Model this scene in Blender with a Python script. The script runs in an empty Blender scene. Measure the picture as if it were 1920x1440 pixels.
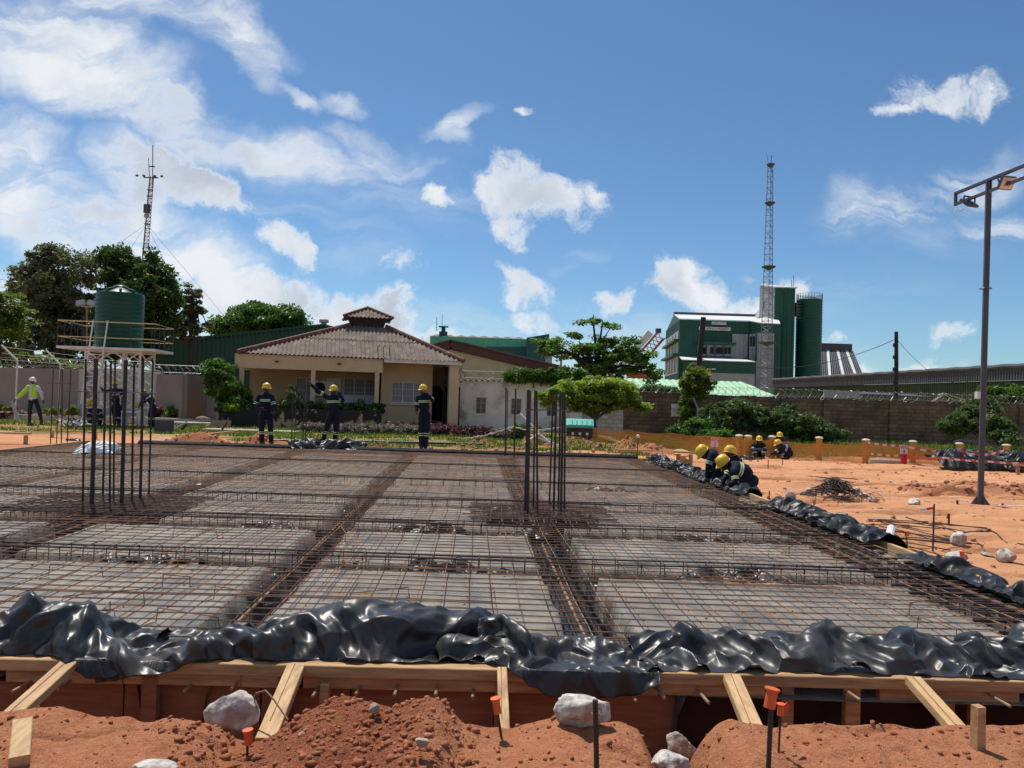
import bpy, bmesh, math, random
import numpy as np
from mathutils import Vector, Matrix, Euler, noise as mn

PI = math.pi
R = math.radians
random.seed(7)
scene = bpy.context.scene
COL = scene.collection

# ---------------------------------------------------------------- camera
CAMZ = 1.70
FPX = 1400.0                      # focal length in pixels of the 1920 wide photograph
cam_d = bpy.data.cameras.new('camera')
cam_d.sensor_width = 36.0
cam_d.lens = FPX / 1920 * 36.0
cam_d.clip_start = 0.05
cam_d.clip_end = 4000
cam = bpy.data.objects.new('camera', cam_d)
COL.objects.link(cam)
CAM_R = Matrix.Rotation(R(90) + math.atan(24 / FPX), 3, 'X') @ Matrix.Rotation(0.030, 3, 'Z')
cam.matrix_world = Matrix.Translation((0, 0, CAMZ)) @ CAM_R.to_4x4()
scene.camera = cam

# ---------------------------------------------------------------- light
SUN_EL, SUN_AZ = R(63), R(-32)    # azimuth measured from +Y, negative to the left
sun_d = bpy.data.lights.new('sun', 'SUN')
sun_d.energy = 4.4
sun_d.angle = R(0.55)
sun_d.color = (1.0, 0.955, 0.89)
sun = bpy.data.objects.new('sun', sun_d)
COL.objects.link(sun)
sdir = Vector((math.sin(SUN_AZ) * math.cos(SUN_EL), math.cos(SUN_AZ) * math.cos(SUN_EL), math.sin(SUN_EL)))
sun.rotation_euler = sdir.to_track_quat('Z', 'Y').to_euler()
scene.view_settings.view_transform = 'Standard'
scene.view_settings.look = 'None'
scene.view_settings.exposure = 0.10
scene.view_settings.gamma = 1.0
scene.view_settings.use_curve_mapping = False
scene.cycles.max_bounces = 6
scene.cycles.transparent_max_bounces = 12
scene.cycles.use_denoising = True


def ray(px, py):
    return CAM_R @ Vector(((px - 960) / FPX, -(py - 720) / FPX, -1.0))


def at(px, py, Y):
    """world point seen at this pixel of the photograph at depth Y"""
    v = ray(px, py)
    return Vector((0, 0, CAMZ)) + v * (Y / v.y)


def G(px, py, z=0.0):
    """world point on the level z seen at this pixel"""
    v = ray(px, py)
    return Vector((0, 0, CAMZ)) + v * ((z - CAMZ) / v.z)


# ---------------------------------------------------------------- world: Nishita sky and clouds
world = bpy.data.worlds.new('World')
scene.world = world
world.use_nodes = True
wt = world.node_tree
for n in list(wt.nodes):
    wt.nodes.remove(n)
WN, WL = wt.nodes, wt.links


def wnode(t, **kw):
    n = WN.new(t)
    for k, v in kw.items():
        setattr(n, k, v)
    return n


def wmath(op, a, b=None, c=None, clamp=False):
    n = WN.new('ShaderNodeMath')
    n.operation = op
    n.use_clamp = clamp
    for i, v in enumerate((a, b, c)):
        if v is None:
            continue
        if hasattr(v, 'links'):
            WL.new(v, n.inputs[i])
        else:
            n.inputs[i].default_value = v
    return n.outputs[0]


sky = wnode('ShaderNodeTexSky', sky_type='NISHITA', sun_disc=False)
sky.sun_elevation = SUN_EL
sky.sun_rotation = SUN_AZ
sky.altitude = 900
sky.air_density = 1.0
sky.dust_density = 0.6
sky.ozone_density = 2.2
tc = wnode('ShaderNodeTexCoord')
sep = wnode('ShaderNodeSeparateXYZ')
WL.new(tc.outputs['Generated'], sep.inputs[0])
ysafe = wmath('MAXIMUM', sep.outputs[1], 0.08)
U = wmath('DIVIDE', sep.outputs[0], ysafe)
Wv = wmath('DIVIDE', sep.outputs[2], ysafe)
comb = wnode('ShaderNodeCombineXYZ')
WL.new(U, comb.inputs[0])
WL.new(Wv, comb.inputs[1])


def wnoise(vec, scale, detail, rough=0.55, dist=0.0, lac=2.0):
    n = wnode('ShaderNodeTexNoise')
    n.inputs['Scale'].default_value = scale
    n.inputs['Detail'].default_value = detail
    n.inputs['Roughness'].default_value = rough
    n.inputs['Distortion'].default_value = dist
    n.inputs['Lacunarity'].default_value = lac
    WL.new(vec, n.inputs['Vector'])
    return n


# warp the coordinates so that the cloud outlines are ragged
nw = wnoise(comb.outputs[0], 7.0, 5.0, 0.6)
vs = wnode('ShaderNodeVectorMath', operation='SUBTRACT')
WL.new(nw.outputs['Color'], vs.inputs[0])
vs.inputs[1].default_value = (0.5, 0.5, 0.5)
vm = wnode('ShaderNodeVectorMath', operation='SCALE')
WL.new(vs.outputs[0], vm.inputs[0])
vm.inputs['Scale'].default_value = 0.12
va = wnode('ShaderNodeVectorMath', operation='ADD')
WL.new(comb.outputs[0], va.inputs[0])
WL.new(vm.outputs[0], va.inputs[1])
WARP = va.outputs[0]


def uw(px, py):
    v = ray(px, py)
    return v.x / v.y, v.z / v.y


def cloud_mask(items, soft=0.75):
    out = None
    for (px, py, rx, ry, ang, st) in items:
        cu, cw = uw(px, py)
        m = wnode('ShaderNodeMapping', vector_type='TEXTURE')
        m.inputs['Location'].default_value = (cu, cw, 0)
        m.inputs['Rotation'].default_value = (0, 0, R(ang))
        m.inputs['Scale'].default_value = (rx / FPX, ry / FPX, 1)
        WL.new(WARP, m.inputs['Vector'])
        ln = wnode('ShaderNodeVectorMath', operation='LENGTH')
        WL.new(m.outputs[0], ln.inputs[0])
        mr = wnode('ShaderNodeMapRange', interpolation_type='SMOOTHSTEP')
        WL.new(ln.outputs['Value'], mr.inputs['Value'])
        mr.inputs['From Min'].default_value = 1.0 + soft * 0.45
        mr.inputs['From Max'].default_value = 1.0 - soft
        mr.inputs['To Min'].default_value = 0
        mr.inputs['To Max'].default_value = st
        o = mr.outputs[0]
        out = o if out is None else wmath('MAXIMUM', out, o)
    return out


# dense cumulus: px, py, half width, half height, angle, strength
CUM = [(990, 360, 150, 62, -8, 1.0), (960, 420, 70, 50, -35, .8), (815, 365, 42, 20, -15, .8), (1095, 365, 50, 30, -10, .75),
       (1780, 178, 125, 48, 8, .95), (1850, 185, 75, 40, 0, .9), (1680, 205, 62, 24, 10, .7),
       (1300, 540, 125, 58, -8, 1.0), (1290, 510, 60, 34, 0, 1.0), (1400, 575, 90, 34, -8, .8), (1480, 560, 50, 30, 0, .7),
       (985, 545, 80, 42, -28, .95), (1155, 572, 56, 26, -4, .75), (1010, 610, 90, 32, -8, .7),
       (978, 208, 30, 18, 0, 1.0), (545, 470, 75, 40, -18, 1.0), (470, 555, 210, 62, -14, 1.15), (380, 500, 90, 60, -30, 1.1),
       (640, 592, 190, 54, -6, 1.05), (740, 500, 70, 28, -4, .6), (740, 565, 60, 34, -20, .6), (360, 470, 70, 40, -10, .8),
       (760, 640, 260, 46, -4, .8), (1790, 640, 60, 26, 0, .55), (1570, 632, 60, 16, 0, .5), (1680, 690, 300, 26, -2, .6),
       (400, 345, 150, 52, -38, 1.1), (300, 300, 120, 60, -40, 1.0)]
# broad bright sheets of cloud at upper left
SHT = [(130, 90, 260, 130, -14, 1.0), (300, 190, 150, 70, -38, .95), (20, 330, 260, 140, -22, 1.15), (170, 430, 340, 110, -16, 1.15), (230, 320, 110, 90, -40, 1.0),
       (330, 20, 280, 55, -18, .9), (470, 90, 100, 42, -48, .95), (640, 190, 100, 34, -16, .7), (420, 30, 120, 60, -40, .9), (550, 285, 200, 66, -10, .95),
       (690, 275, 160, 44, -18, .8), (845, 250, 60, 32, -35, .6), (400, 250, 90, 60, -40, .6), (100, 560, 320, 80, -6, 1.0),
       (860, 225, 80, 30, 30, .8), (555, 165, 75, 24, -42, .9)]
CIR = [(1700, 385, 170, 40, 14, .95), (1800, 345, 170, 40, 20, .9), (1600, 390, 70, 40, 20, .8), (1880, 410, 70, 30, 0, .7),
       (700, 330, 300, 70, -10, .4), (1080, 490, 60, 20, 30, .25), (1560, 560, 200, 40, 5, .15), (560, 440, 200, 60, -10, .4),
       (1760, 450, 120, 40, 0, .25), (900, 640, 700, 60, 0, .5)]
nd = wnoise(WARP, 15.0, 9.0, 0.66)
nd2 = wnoise(WARP, 4.2, 6.0, 0.55, 0.4)
mc = cloud_mask(CUM, 0.85)
ms = cloud_mask(SHT, 0.8)
mi = cloud_mask(CIR, 0.95)
# streaky noise for the cirrus
mp = wnode('ShaderNodeMapping')
mp.inputs['Rotation'].default_value = (0, 0, R(-14))
mp.inputs['Scale'].default_value = (2.0, 11.0, 1)
WL.new(WARP, mp.inputs['Vector'])
nst = wnoise(mp.outputs[0], 2.4, 6.0, 0.6, 0.6)
mp2 = wnode('ShaderNodeMapping')
mp2.inputs['Rotation'].default_value = (0, 0, R(32))
mp2.inputs['Scale'].default_value = (1.6, 5.5, 1)
WL.new(WARP, mp2.inputs['Vector'])
nsw = wnoise(mp2.outputs[0], 3.0, 8.0, 0.64, 0.5)


def wrange(v, a, b, c=0.0, d=1.0, smooth=True):
    mr = wnode('ShaderNodeMapRange', interpolation_type='SMOOTHSTEP' if smooth else 'LINEAR')
    WL.new(v, mr.inputs['Value'])
    for k, x in zip(('From Min', 'From Max', 'To Min', 'To Max'), (a, b, c, d)):
        mr.inputs[k].default_value = x
    return mr.outputs[0]


dc = wmath('ADD', mc, wmath('MULTIPLY', wmath('SUBTRACT', nd.outputs['Fac'], 0.5), 2.5))
dc = wmath('MULTIPLY', wrange(dc, 0.24, 0.98), wrange(mc, 0.0, 0.40))
ds = wmath('ADD', ms, wmath('MULTIPLY', wmath('SUBTRACT', nd2.outputs['Fac'], 0.5), 2.0))
ds = wmath('MULTIPLY', wrange(ds, 0.08, 1.0), wrange(ms, 0.0, 0.40))
ds = wmath('MULTIPLY', ds, wrange(nsw.outputs['Fac'], 0.32, 0.62, 0.30, 1.0))
di = wmath('MULTIPLY', mi, wrange(nst.outputs['Fac'], 0.32, 0.68))
dens = wmath('MAXIMUM', wmath('MAXIMUM', dc, ds), di)
front = wrange(sep.outputs[1], 0.08, 0.25)
dens = wmath('MULTIPLY', dens, front)
# a scatter of cloud behind and beside the camera, for the reflections
nb = wnoise(tc.outputs['Generated'], 2.2, 6.0, 0.6)
up = wrange(sep.outputs[2], 0.02, 0.2)
back = wmath('MULTIPLY', wmath('MULTIPLY', wrange(nb.outputs['Fac'], 0.50, 0.66), wmath('SUBTRACT', 1.0, front)), up)
dens = wmath('MAXIMUM', dens, back)
dens = wmath('MULTIPLY', dens, 0.96)
# cloud tone: bright edges, greyer thick parts
nt = wnoise(WARP, 5.5, 4.0, 0.5)
tone = wmath('MULTIPLY', wrange(nt.outputs['Fac'], 0.42, 0.68), wrange(dens, 0.6, 0.95))
mixc = wnode('ShaderNodeMix', data_type='RGBA')
WL.new(tone, mixc.inputs['Factor'])
mixc.inputs['A'].default_value = (8.0, 8.3, 8.6, 1)
mixc.inputs['B'].default_value = (4.9, 5.4, 6.2, 1)
hsv = wnode('ShaderNodeHueSaturation')
hsv.inputs['Saturation'].default_value = 1.0
hsv.inputs['Value'].default_value = 1.0
WL.new(sky.outputs[0], hsv.inputs['Color'])
tint = wnode('ShaderNodeMix', data_type='RGBA', blend_type='MULTIPLY')
tint.inputs['Factor'].default_value = 1.0
WL.new(hsv.outputs[0], tint.inputs['A'])
tint.inputs['B'].default_value = (.66, .875, 1.0, 1)
mixs = wnode('ShaderNodeMix', data_type='RGBA')
WL.new(dens, mixs.inputs['Factor'])
WL.new(tint.outputs['Result'], mixs.inputs['A'])
WL.new(mixc.outputs['Result'], mixs.inputs['B'])
bg = wnode('ShaderNodeBackground')
bg.inputs['Strength'].default_value = 0.10
WL.new(mixs.outputs['Result'], bg.inputs['Color'])
wo = wnode('ShaderNodeOutputWorld')
WL.new(bg.outputs[0], wo.inputs[0])
world.cycles.sampling_method = 'MANUAL'
world.cycles.sample_map_resolution = 1024

# ---------------------------------------------------------------- materials
MATS = {}


def newmat(name):
    m = bpy.data.materials.new(name)
    m.use_nodes = True
    nt = m.node_tree
    b = nt.nodes['Principled BSDF']
    return m, nt, b


def pm(name, c1, c2=None, scale=6.0, rough=0.7, r2=None, bump=0.0, bscale=None, metal=0.0, stretch=(1, 1, 1),
       detail=5.0, spec=None, lo=0.35, hi=0.65, coat=0.0, attr=None, c3=None, c3scale=1.0, c3lo=.55, c3hi=.7):
    """procedural material: two colours mixed by noise, optional third patch colour, roughness variation and bump"""
    if name in MATS:
        return MATS[name]
    m, nt, b = newmat(name)
    L = nt.links
    t = nt.nodes.new('ShaderNodeTexCoord')
    mp = nt.nodes.new('ShaderNodeMapping')
    mp.inputs['Scale'].default_value = stretch
    L.new(t.outputs['Object'], mp.inputs['Vector'])
    nz = nt.nodes.new('ShaderNodeTexNoise')
    nz.inputs['Scale'].default_value = scale
    nz.inputs['Detail'].default_value = detail
    nz.inputs['Roughness'].default_value = 0.6
    L.new(mp.outputs[0], nz.inputs['Vector'])
    mr = nt.nodes.new('ShaderNodeMapRange')
    mr.inputs['From Min'].default_value = lo
    mr.inputs['From Max'].default_value = hi
    L.new(nz.outputs['Fac'], mr.inputs['Value'])
    if c2 is None:
        c2 = tuple(x * 0.75 for x in c1)
    mx = nt.nodes.new('ShaderNodeMix')
    mx.data_type = 'RGBA'
    mx.inputs['A'].default_value = (*c1, 1)
    mx.inputs['B'].default_value = (*c2, 1)
    L.new(mr.outputs[0], mx.inputs['Factor'])
    col = mx.outputs['Result']
    if c3 is not None:
        n3 = nt.nodes.new('ShaderNodeTexNoise')
        n3.inputs['Scale'].default_value = c3scale
        n3.inputs['Detail'].default_value = 7
        n3.inputs['Roughness'].default_value = 0.65
        L.new(mp.outputs[0], n3.inputs['Vector'])
        m3 = nt.nodes.new('ShaderNodeMapRange')
        m3.inputs['From Min'].default_value = c3lo
        m3.inputs['From Max'].default_value = c3hi
        L.new(n3.outputs['Fac'], m3.inputs['Value'])
        x3 = nt.nodes.new('ShaderNodeMix')
        x3.data_type = 'RGBA'
        L.new(m3.outputs[0], x3.inputs['Factor'])
        L.new(col, x3.inputs['A'])
        x3.inputs['B'].default_value = (*c3, 1)
        col = x3.outputs['Result']
    L.new(col, b.inputs['Base Color'])
    b.inputs['Roughness'].default_value = rough
    if r2 is not None:
        rr = nt.nodes.new('ShaderNodeMapRange')
        rr.inputs['To Min'].default_value = rough
        rr.inputs['To Max'].default_value = r2
        L.new(mr.outputs[0], rr.inputs['Value'])
        L.new(rr.outputs[0], b.inputs['Roughness'])
    b.inputs['Metallic'].default_value = metal
    if spec is not None:
        b.inputs['Specular IOR Level'].default_value = spec
    if coat:
        b.inputs['Coat Weight'].default_value = coat
    if bump:
        nb = nt.nodes.new('ShaderNodeTexNoise')
        nb.inputs['Scale'].default_value = bscale or scale * 4
        nb.inputs['Detail'].default_value = 6
        L.new(mp.outputs[0], nb.inputs['Vector'])
        bp = nt.nodes.new('ShaderNodeBump')
        bp.inputs['Strength'].default_value = 1.0
        bp.inputs['Distance'].default_value = bump
        L.new(nb.outputs['Fac'], bp.inputs['Height'])
        L.new(bp.outputs[0], b.inputs['Normal'])
    MATS[name] = m
    return m


def leafmat(name, c1, c2, trans=0.35):
    """leaf material: each leaf card carries its own tone in the attribute 'tone'"""
    if name in MATS:
        return MATS[name]
    m, nt, b = newmat(name)
    L = nt.links
    a = nt.nodes.new('ShaderNodeAttribute')
    a.attribute_name = 'tone'
    mx = nt.nodes.new('ShaderNodeMix')
    mx.data_type = 'RGBA'
    mx.inputs['A'].default_value = (*c1, 1)
    mx.inputs['B'].default_value = (*c2, 1)
    L.new(a.outputs['Fac'], mx.inputs['Factor'])
    L.new(mx.outputs['Result'], b.inputs['Base Color'])
    b.inputs['Roughness'].default_value = 0.5
    b.inputs['Specular IOR Level'].default_value = 0.35
    tr = nt.nodes.new('ShaderNodeBsdfTranslucent')
    mc_ = nt.nodes.new('ShaderNodeMix')
    mc_.data_type = 'RGBA'
    mc_.blend_type = 'MULTIPLY'
    mc_.inputs['Factor'].default_value = 1
    mc_.inputs['B'].default_value = (1.5, 1.6, .7, 1)
    L.new(mx.outputs['Result'], mc_.inputs['A'])
    L.new(mc_.outputs['Result'], tr.inputs['Color'])
    ms_ = nt.nodes.new('ShaderNodeMixShader')
    ms_.inputs[0].default_value = trans
    out = nt.nodes['Material Output']
    L.new(b.outputs[0], ms_.inputs[1])
    L.new(tr.outputs[0], ms_.inputs[2])
    L.new(ms_.outputs[0], out.inputs['Surface'])
    MATS[name] = m
    return m


def brickmat(name, c1, c2, cm, sx, sy, stain, axis='XZ', rough=0.9, bump=.01, mortar=.02):
    if name in MATS:
        return MATS[name]
    m, nt, b = newmat(name)
    L = nt.links
    t = nt.nodes.new('ShaderNodeTexCoord')
    sp = nt.nodes.new('ShaderNodeSeparateXYZ')
    cb = nt.nodes.new('ShaderNodeCombineXYZ')
    L.new(t.outputs['Object'], sp.inputs[0])
    L.new(sp.outputs[0 if axis == 'XZ' else 1], cb.inputs[0])
    L.new(sp.outputs[2], cb.inputs[1])
    br = nt.nodes.new('ShaderNodeTexBrick')
    br.inputs['Color1'].default_value = (*c1, 1)
    br.inputs['Color2'].default_value = (*c2, 1)
    br.inputs['Mortar'].default_value = (*cm, 1)
    br.inputs['Scale'].default_value = 1
    br.inputs['Brick Width'].default_value = sx
    br.inputs['Row Height'].default_value = sy
    br.inputs['Mortar Size'].default_value = mortar
    br.inputs['Bias'].default_value = -.1
    L.new(cb.outputs[0], br.inputs['Vector'])
    nz = nt.nodes.new('ShaderNodeTexNoise')
    nz.inputs['Scale'].default_value = 0.9
    nz.inputs['Detail'].default_value = 8
    nz.inputs['Roughness'].default_value = .7
    L.new(t.outputs['Object'], nz.inputs['Vector'])
    mr = nt.nodes.new('ShaderNodeMapRange')
    mr.inputs['From Min'].default_value = .42
    mr.inputs['From Max'].default_value = .68
    L.new(nz.outputs['Fac'], mr.inputs['Value'])
    mx = nt.nodes.new('ShaderNodeMix')
    mx.data_type = 'RGBA'
    L.new(mr.outputs[0], mx.inputs['Factor'])
    L.new(br.outputs['Color'], mx.inputs['A'])
    mx.inputs['B'].default_value = (*stain, 1)
    L.new(mx.outputs['Result'], b.inputs['Base Color'])
    b.inputs['Roughness'].default_value = rough
    bp = nt.nodes.new('ShaderNodeBump')
    bp.inputs['Distance'].default_value = bump
    ad = nt.nodes.new('ShaderNodeMath')
    ad.operation = 'SUBTRACT'
    L.new(nz.outputs['Fac'], ad.inputs[0])
    L.new(br.outputs['Fac'], ad.inputs[1])
    L.new(ad.outputs[0], bp.inputs['Height'])
    L.new(bp.outputs[0], b.inputs['Normal'])
    MATS[name] = m
    return m


M_wood = pm('sawn_timber', (.54, .33, .155), (.38, .21, .09), 5, .75, bump=.0015, bscale=14, stretch=(1, 9, 9), c3=(.24, .12, .06), c3scale=1.8, c3lo=.46, c3hi=.72)
M_woodY = pm('sawn_timber_lengthwise', (.62, .41, .20), (.46, .28, .12), 5, .75, bump=.0015, bscale=14, stretch=(9, 1, 9), c3=(.26, .13, .065), c3scale=1.6, c3lo=.48, c3hi=.74)
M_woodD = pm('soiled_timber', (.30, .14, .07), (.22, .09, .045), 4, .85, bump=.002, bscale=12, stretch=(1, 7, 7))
M_rust = pm('rusty_rebar', (.29, .155, .09), (.14, .075, .045), 9, .75, bump=.001, bscale=60, c3=(.42, .20, .09), c3scale=2.2, c3lo=.5, c3hi=.62)
M_rustd = pm('dark_rebar', (.060, .038, .030), (.032, .022, .020), 7, .62, bump=.001, bscale=60, metal=.25, c3=(.12, .055, .03), c3scale=1.2, c3lo=.55, c3hi=.75)
M_steel = pm('galvanised_steel', (.42, .43, .43), (.30, .31, .32), 4, .5, metal=.5)
M_white = pm('white_paint', (.74, .74, .72), (.60, .60, .57), 3, .6)
M_black = pm('black_plastic_pipe', (.02, .02, .022), (.035, .035, .04), 5, .45)
M_navy = pm('navy_cloth', (.006, .008, .020), (.012, .015, .030), 10, .85, bump=.004, bscale=22, spec=.25)
M_skin = pm('dark_skin', (.075, .035, .022), (.055, .026, .017), 14, .55, spec=.35)
M_helm = pm('yellow_helmet_shell', (.80, .50, .015), (.72, .43, .012), 6, .35, coat=.2, c3=(.45, .30, .05), c3scale=6, c3lo=.62, c3hi=.75)
M_refl = pm('reflective_tape', (.42, .62, .30), (.50, .60, .42), 20, .5)
M_boot = pm('boot_leather', (.03, .022, .018), (.06, .035, .025), 12, .6)
M_orange = pm('orange_plastic', (.72, .12, .025), (.62, .10, .02), 8, .55, c3=(.40, .14, .07), c3scale=14, c3lo=.5, c3hi=.75)
M_rock = pm('white_granite', (.66, .60, .53), (.26, .23, .20), 16, .9, bump=.014, bscale=30, c3=(.42, .18, .09), c3scale=5, c3lo=.50, c3hi=.72)
M_rockb = pm('dusty_stone', (.42, .35, .28), (.24, .17, .12), 12, .9, bump=.014, bscale=24, c3=(.40, .20, .11), c3scale=5, c3lo=.5, c3hi=.7)


# ---------------------------------------------------------------- mesh building
def xf(o):
    m = Matrix.Identity(4)
    while o is not None:
        m = o.matrix_basis @ m
        o = o.parent
    return m


class MB:
    def __init__(s):
        s.v = []
        s.f = []

    def add(s, vs, fs):
        b = len(s.v)
        s.v.extend([tuple(p) for p in vs])
        s.f.extend([tuple(i + b for i in f) for f in fs])
        return s

    def box(s, c, size, rz=0.0, rot=None, taper=1.0):
        hx, hy, hz = size[0] / 2, size[1] / 2, size[2] / 2
        M = rot if rot is not None else Matrix.Rotation(rz, 3, 'Z')
        c = Vector(c)
        vs = []
        for z in (-1, 1):
            k = taper if z > 0 else 1
            for (x, y) in ((-1, -1), (1, -1), (1, 1), (-1, 1)):
                vs.append(c + M @ Vector((x * hx * k, y * hy * k, z * hz)))
        return s.add(vs, [(3, 2, 1, 0), (4, 5, 6, 7), (0, 1, 5, 4), (1, 2, 6, 5), (2, 3, 7, 6), (3, 0, 4, 7)])

    def beam(s, p0, p1, w, h, up=(0, 0, 1), bev=0.0):
        """rectangular bar from p0 to p1, w across, h along up"""
        p0, p1 = Vector(p0), Vector(p1)
        d = (p1 - p0)
        L = d.length
        d.normalize()
        u = Vector(up)
        x = d.cross(u)
        if x.length < 1e-4:
            x = d.cross(Vector((0, 1, 0)))
        x.normalize()
        z = x.cross(d)
        if bev <= 0:
            pr = [(-w / 2, -h / 2), (w / 2, -h / 2), (w / 2, h / 2), (-w / 2, h / 2)]
        else:
            a, b, e = w / 2, h / 2, bev
            pr = [(-a + e, -b), (a - e, -b), (a, -b + e), (a, b - e), (a - e, b), (-a + e, b), (-a, b - e), (-a, -b + e)]
        n = len(pr)
        vs = [p0 + x * a + z * b for a, b in pr] + [p1 + x * a + z * b for a, b in pr]
        fs = [(i, (i + 1) % n, n + (i + 1) % n, n + i) for i in range(n)]
        fs += [tuple(reversed(range(n))), tuple(range(n, 2 * n))]
        return s.add(vs, fs)

    def tube(s, pts, r, n=6, cap=True, closed=False):
        pts = [Vector(p) for p in pts]
        N = len(pts)
        rr = r if isinstance(r, (list, tuple)) else [r] * N
        base = None
        vs = []
        for i, p in enumerate(pts):
            if closed:
                t = pts[(i + 1) % N] - pts[i - 1]
            else:
                t = pts[min(i + 1, N - 1)] - pts[max(i - 1, 0)]
            if t.length < 1e-9:
                t = Vector((0, 0, 1))
            t.normalize()
            if base is None:
                a = Vector((0, 0, 1)) if abs(t.z) < .9 else Vector((1, 0, 0))
                base = t.cross(a).normalized()
            else:
                base = (base - t * base.dot(t))
                if base.length < 1e-6:
                    base = t.orthogonal()
                base.normalize()
            c = t.cross(base)
            for k in range(n):
                an = 2 * PI * k / n
                vs.append(p + (base * math.cos(an) + c * math.sin(an)) * rr[i])
        fs = []
        M = N if closed else N - 1
        for i in range(M):
            j = (i + 1) % N
            for k in range(n):
                fs.append((i * n + k, i * n + (k + 1) % n, j * n + (k + 1) % n, j * n + k))
        if cap and not closed:
            fs.append(tuple(reversed(range(n))))
            fs.append(tuple(range((N - 1) * n, N * n)))
        return s.add(vs, fs)

    def lathe(s, prof, c=(0, 0, 0), n=24, rot=None):
        """profile of (radius, z)"""
        c = Vector(c)
        vs = []
        for (r, z) in prof:
            for k in range(n):
                a = 2 * PI * k / n
                p = Vector((r * math.cos(a), r * math.sin(a), z))
                if rot is not None:
                    p = rot @ p
                vs.append(c + p)
        fs = []
        for i in range(len(prof) - 1):
            for k in range(n):
                fs.append((i * n + k, i * n + (k + 1) % n, (i + 1) * n + (k + 1) % n, (i + 1) * n + k))
        if prof[0][0] > 1e-4:
            fs.append(tuple(reversed(range(n))))
        if prof[-1][0] > 1e-4:
            fs.append(tuple(range((len(prof) - 1) * n, len(prof) * n)))
        return s.add(vs, fs)

    def cap(s, p0, p1, r0, r1, n=12):
        """closed tapered capsule"""
        p0, p1 = Vector(p0), Vector(p1)
        d = p1 - p0
        L = max(d.length, 1e-5)
        q = Vector((0, 0, 1)).rotation_difference(d.normalized() if L > 1e-4 else Vector((0, 0, 1))).to_matrix()
        prof = []
        for k in range(5):
            a = -PI / 2 + k / 4 * PI / 2
            prof.append((max(r0 * math.cos(a), 1e-5), r0 * math.sin(a)))
        for k in range(5):
            a = k / 4 * PI / 2
            prof.append((max(r1 * math.cos(a), 1e-5), L + r1 * math.sin(a)))
        return s.lathe(prof, p0, n, q)

    def ell(s, c, r, rot=None, n=14):
        c = Vector(c)
        m = 9
        vs, fs = [], []
        for i in range(m):
            a = -PI / 2 + PI * i / (m - 1)
            for k in range(n):
                b = 2 * PI * k / n
                p = Vector((r[0] * math.cos(a) * math.cos(b), r[1] * math.cos(a) * math.sin(b), r[2] * math.sin(a)))
                if rot is not None:
                    p = rot @ p
                vs.append(c + p)
        for i in range(m - 1):
            for k in range(n):
                fs.append((i * n + k, i * n + (k + 1) % n, (i + 1) * n + (k + 1) % n, (i + 1) * n + k))
        return s.add(vs, fs)

    def prism(s, poly, d):
        """polygon of 3-D points extruded by vector d"""
        poly = [Vector(p) for p in poly]
        n = len(poly)
        d = Vector(d)
        vs = poly + [p + d for p in poly]
        fs = [tuple(range(n)), tuple(reversed(range(n, 2 * n)))]
        fs += [(i, n + i, n + (i + 1) % n, (i + 1) % n) for i in range(n)]
        return s.add(vs, fs)

    def quad(s, a, b, c, d):
        return s.add([a, b, c, d], [(0, 1, 2, 3)])

    def mesh(s, name):
        me = bpy.data.meshes.new(name)
        me.from_pydata(s.v, [], s.f)
        me.update()
        return me

    def build(s, name, mat, parent=None, smooth=False, world=True, fix=True):
        if world and parent is not None:
            inv = xf(parent).inverted()
            s.v = [tuple(inv @ Vector(p)) for p in s.v]
        me = s.mesh(name)
        if fix:
            bm = bmesh.new()
            bm.from_mesh(me)
            bmesh.ops.recalc_face_normals(bm, faces=bm.faces)
            bm.to_mesh(me)
            bm.free()
        if smooth:
            me.polygons.foreach_set('use_smooth', [True] * len(me.polygons))
            if smooth == 'auto':
                try:
                    me.set_sharp_from_angle(angle=R(40))
                except Exception:
                    pass
        if mat is not None:
            me.materials.append(mat)
        o = bpy.data.objects.new(name, me)
        COL.objects.link(o)
        o.parent = parent
        return o


def thing(name, label, cat, loc=(0, 0, 0), rz=0.0, group=None):
    o = bpy.data.objects.new(name, None)
    COL.objects.link(o)
    o.empty_display_size = .3
    o.matrix_basis = Matrix.Translation(Vector(loc)) @ Matrix.Rotation(rz, 4, 'Z')
    o['label'] = label
    o['category'] = cat
    if group:
        o['group'] = group
    return o


def tag(o, label, cat, group=None, kind=None):
    o['label'] = label
    o['category'] = cat
    if group:
        o['group'] = group
    if kind:
        o['kind'] = kind
    return o


def solo(name, mb, mat, label, cat, loc=None, group=None, smooth=False, kind=None):
    """a thing that is one mesh, its origin at its base"""
    if loc is None:
        a = np.array(mb.v)
        loc = Vector((a[:, 0].mean(), a[:, 1].mean(), a[:, 2].min()))
    loc = Vector(loc)
    mb.v = [(p[0] - loc.x, p[1] - loc.y, p[2] - loc.z) for p in mb.v]
    o = mb.build(name, mat, None, smooth, world=False)
    o.location = loc
    return tag(o, label, cat, group, kind)


def struct(o):
    o['kind'] = 'structure'
    return o


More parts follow.
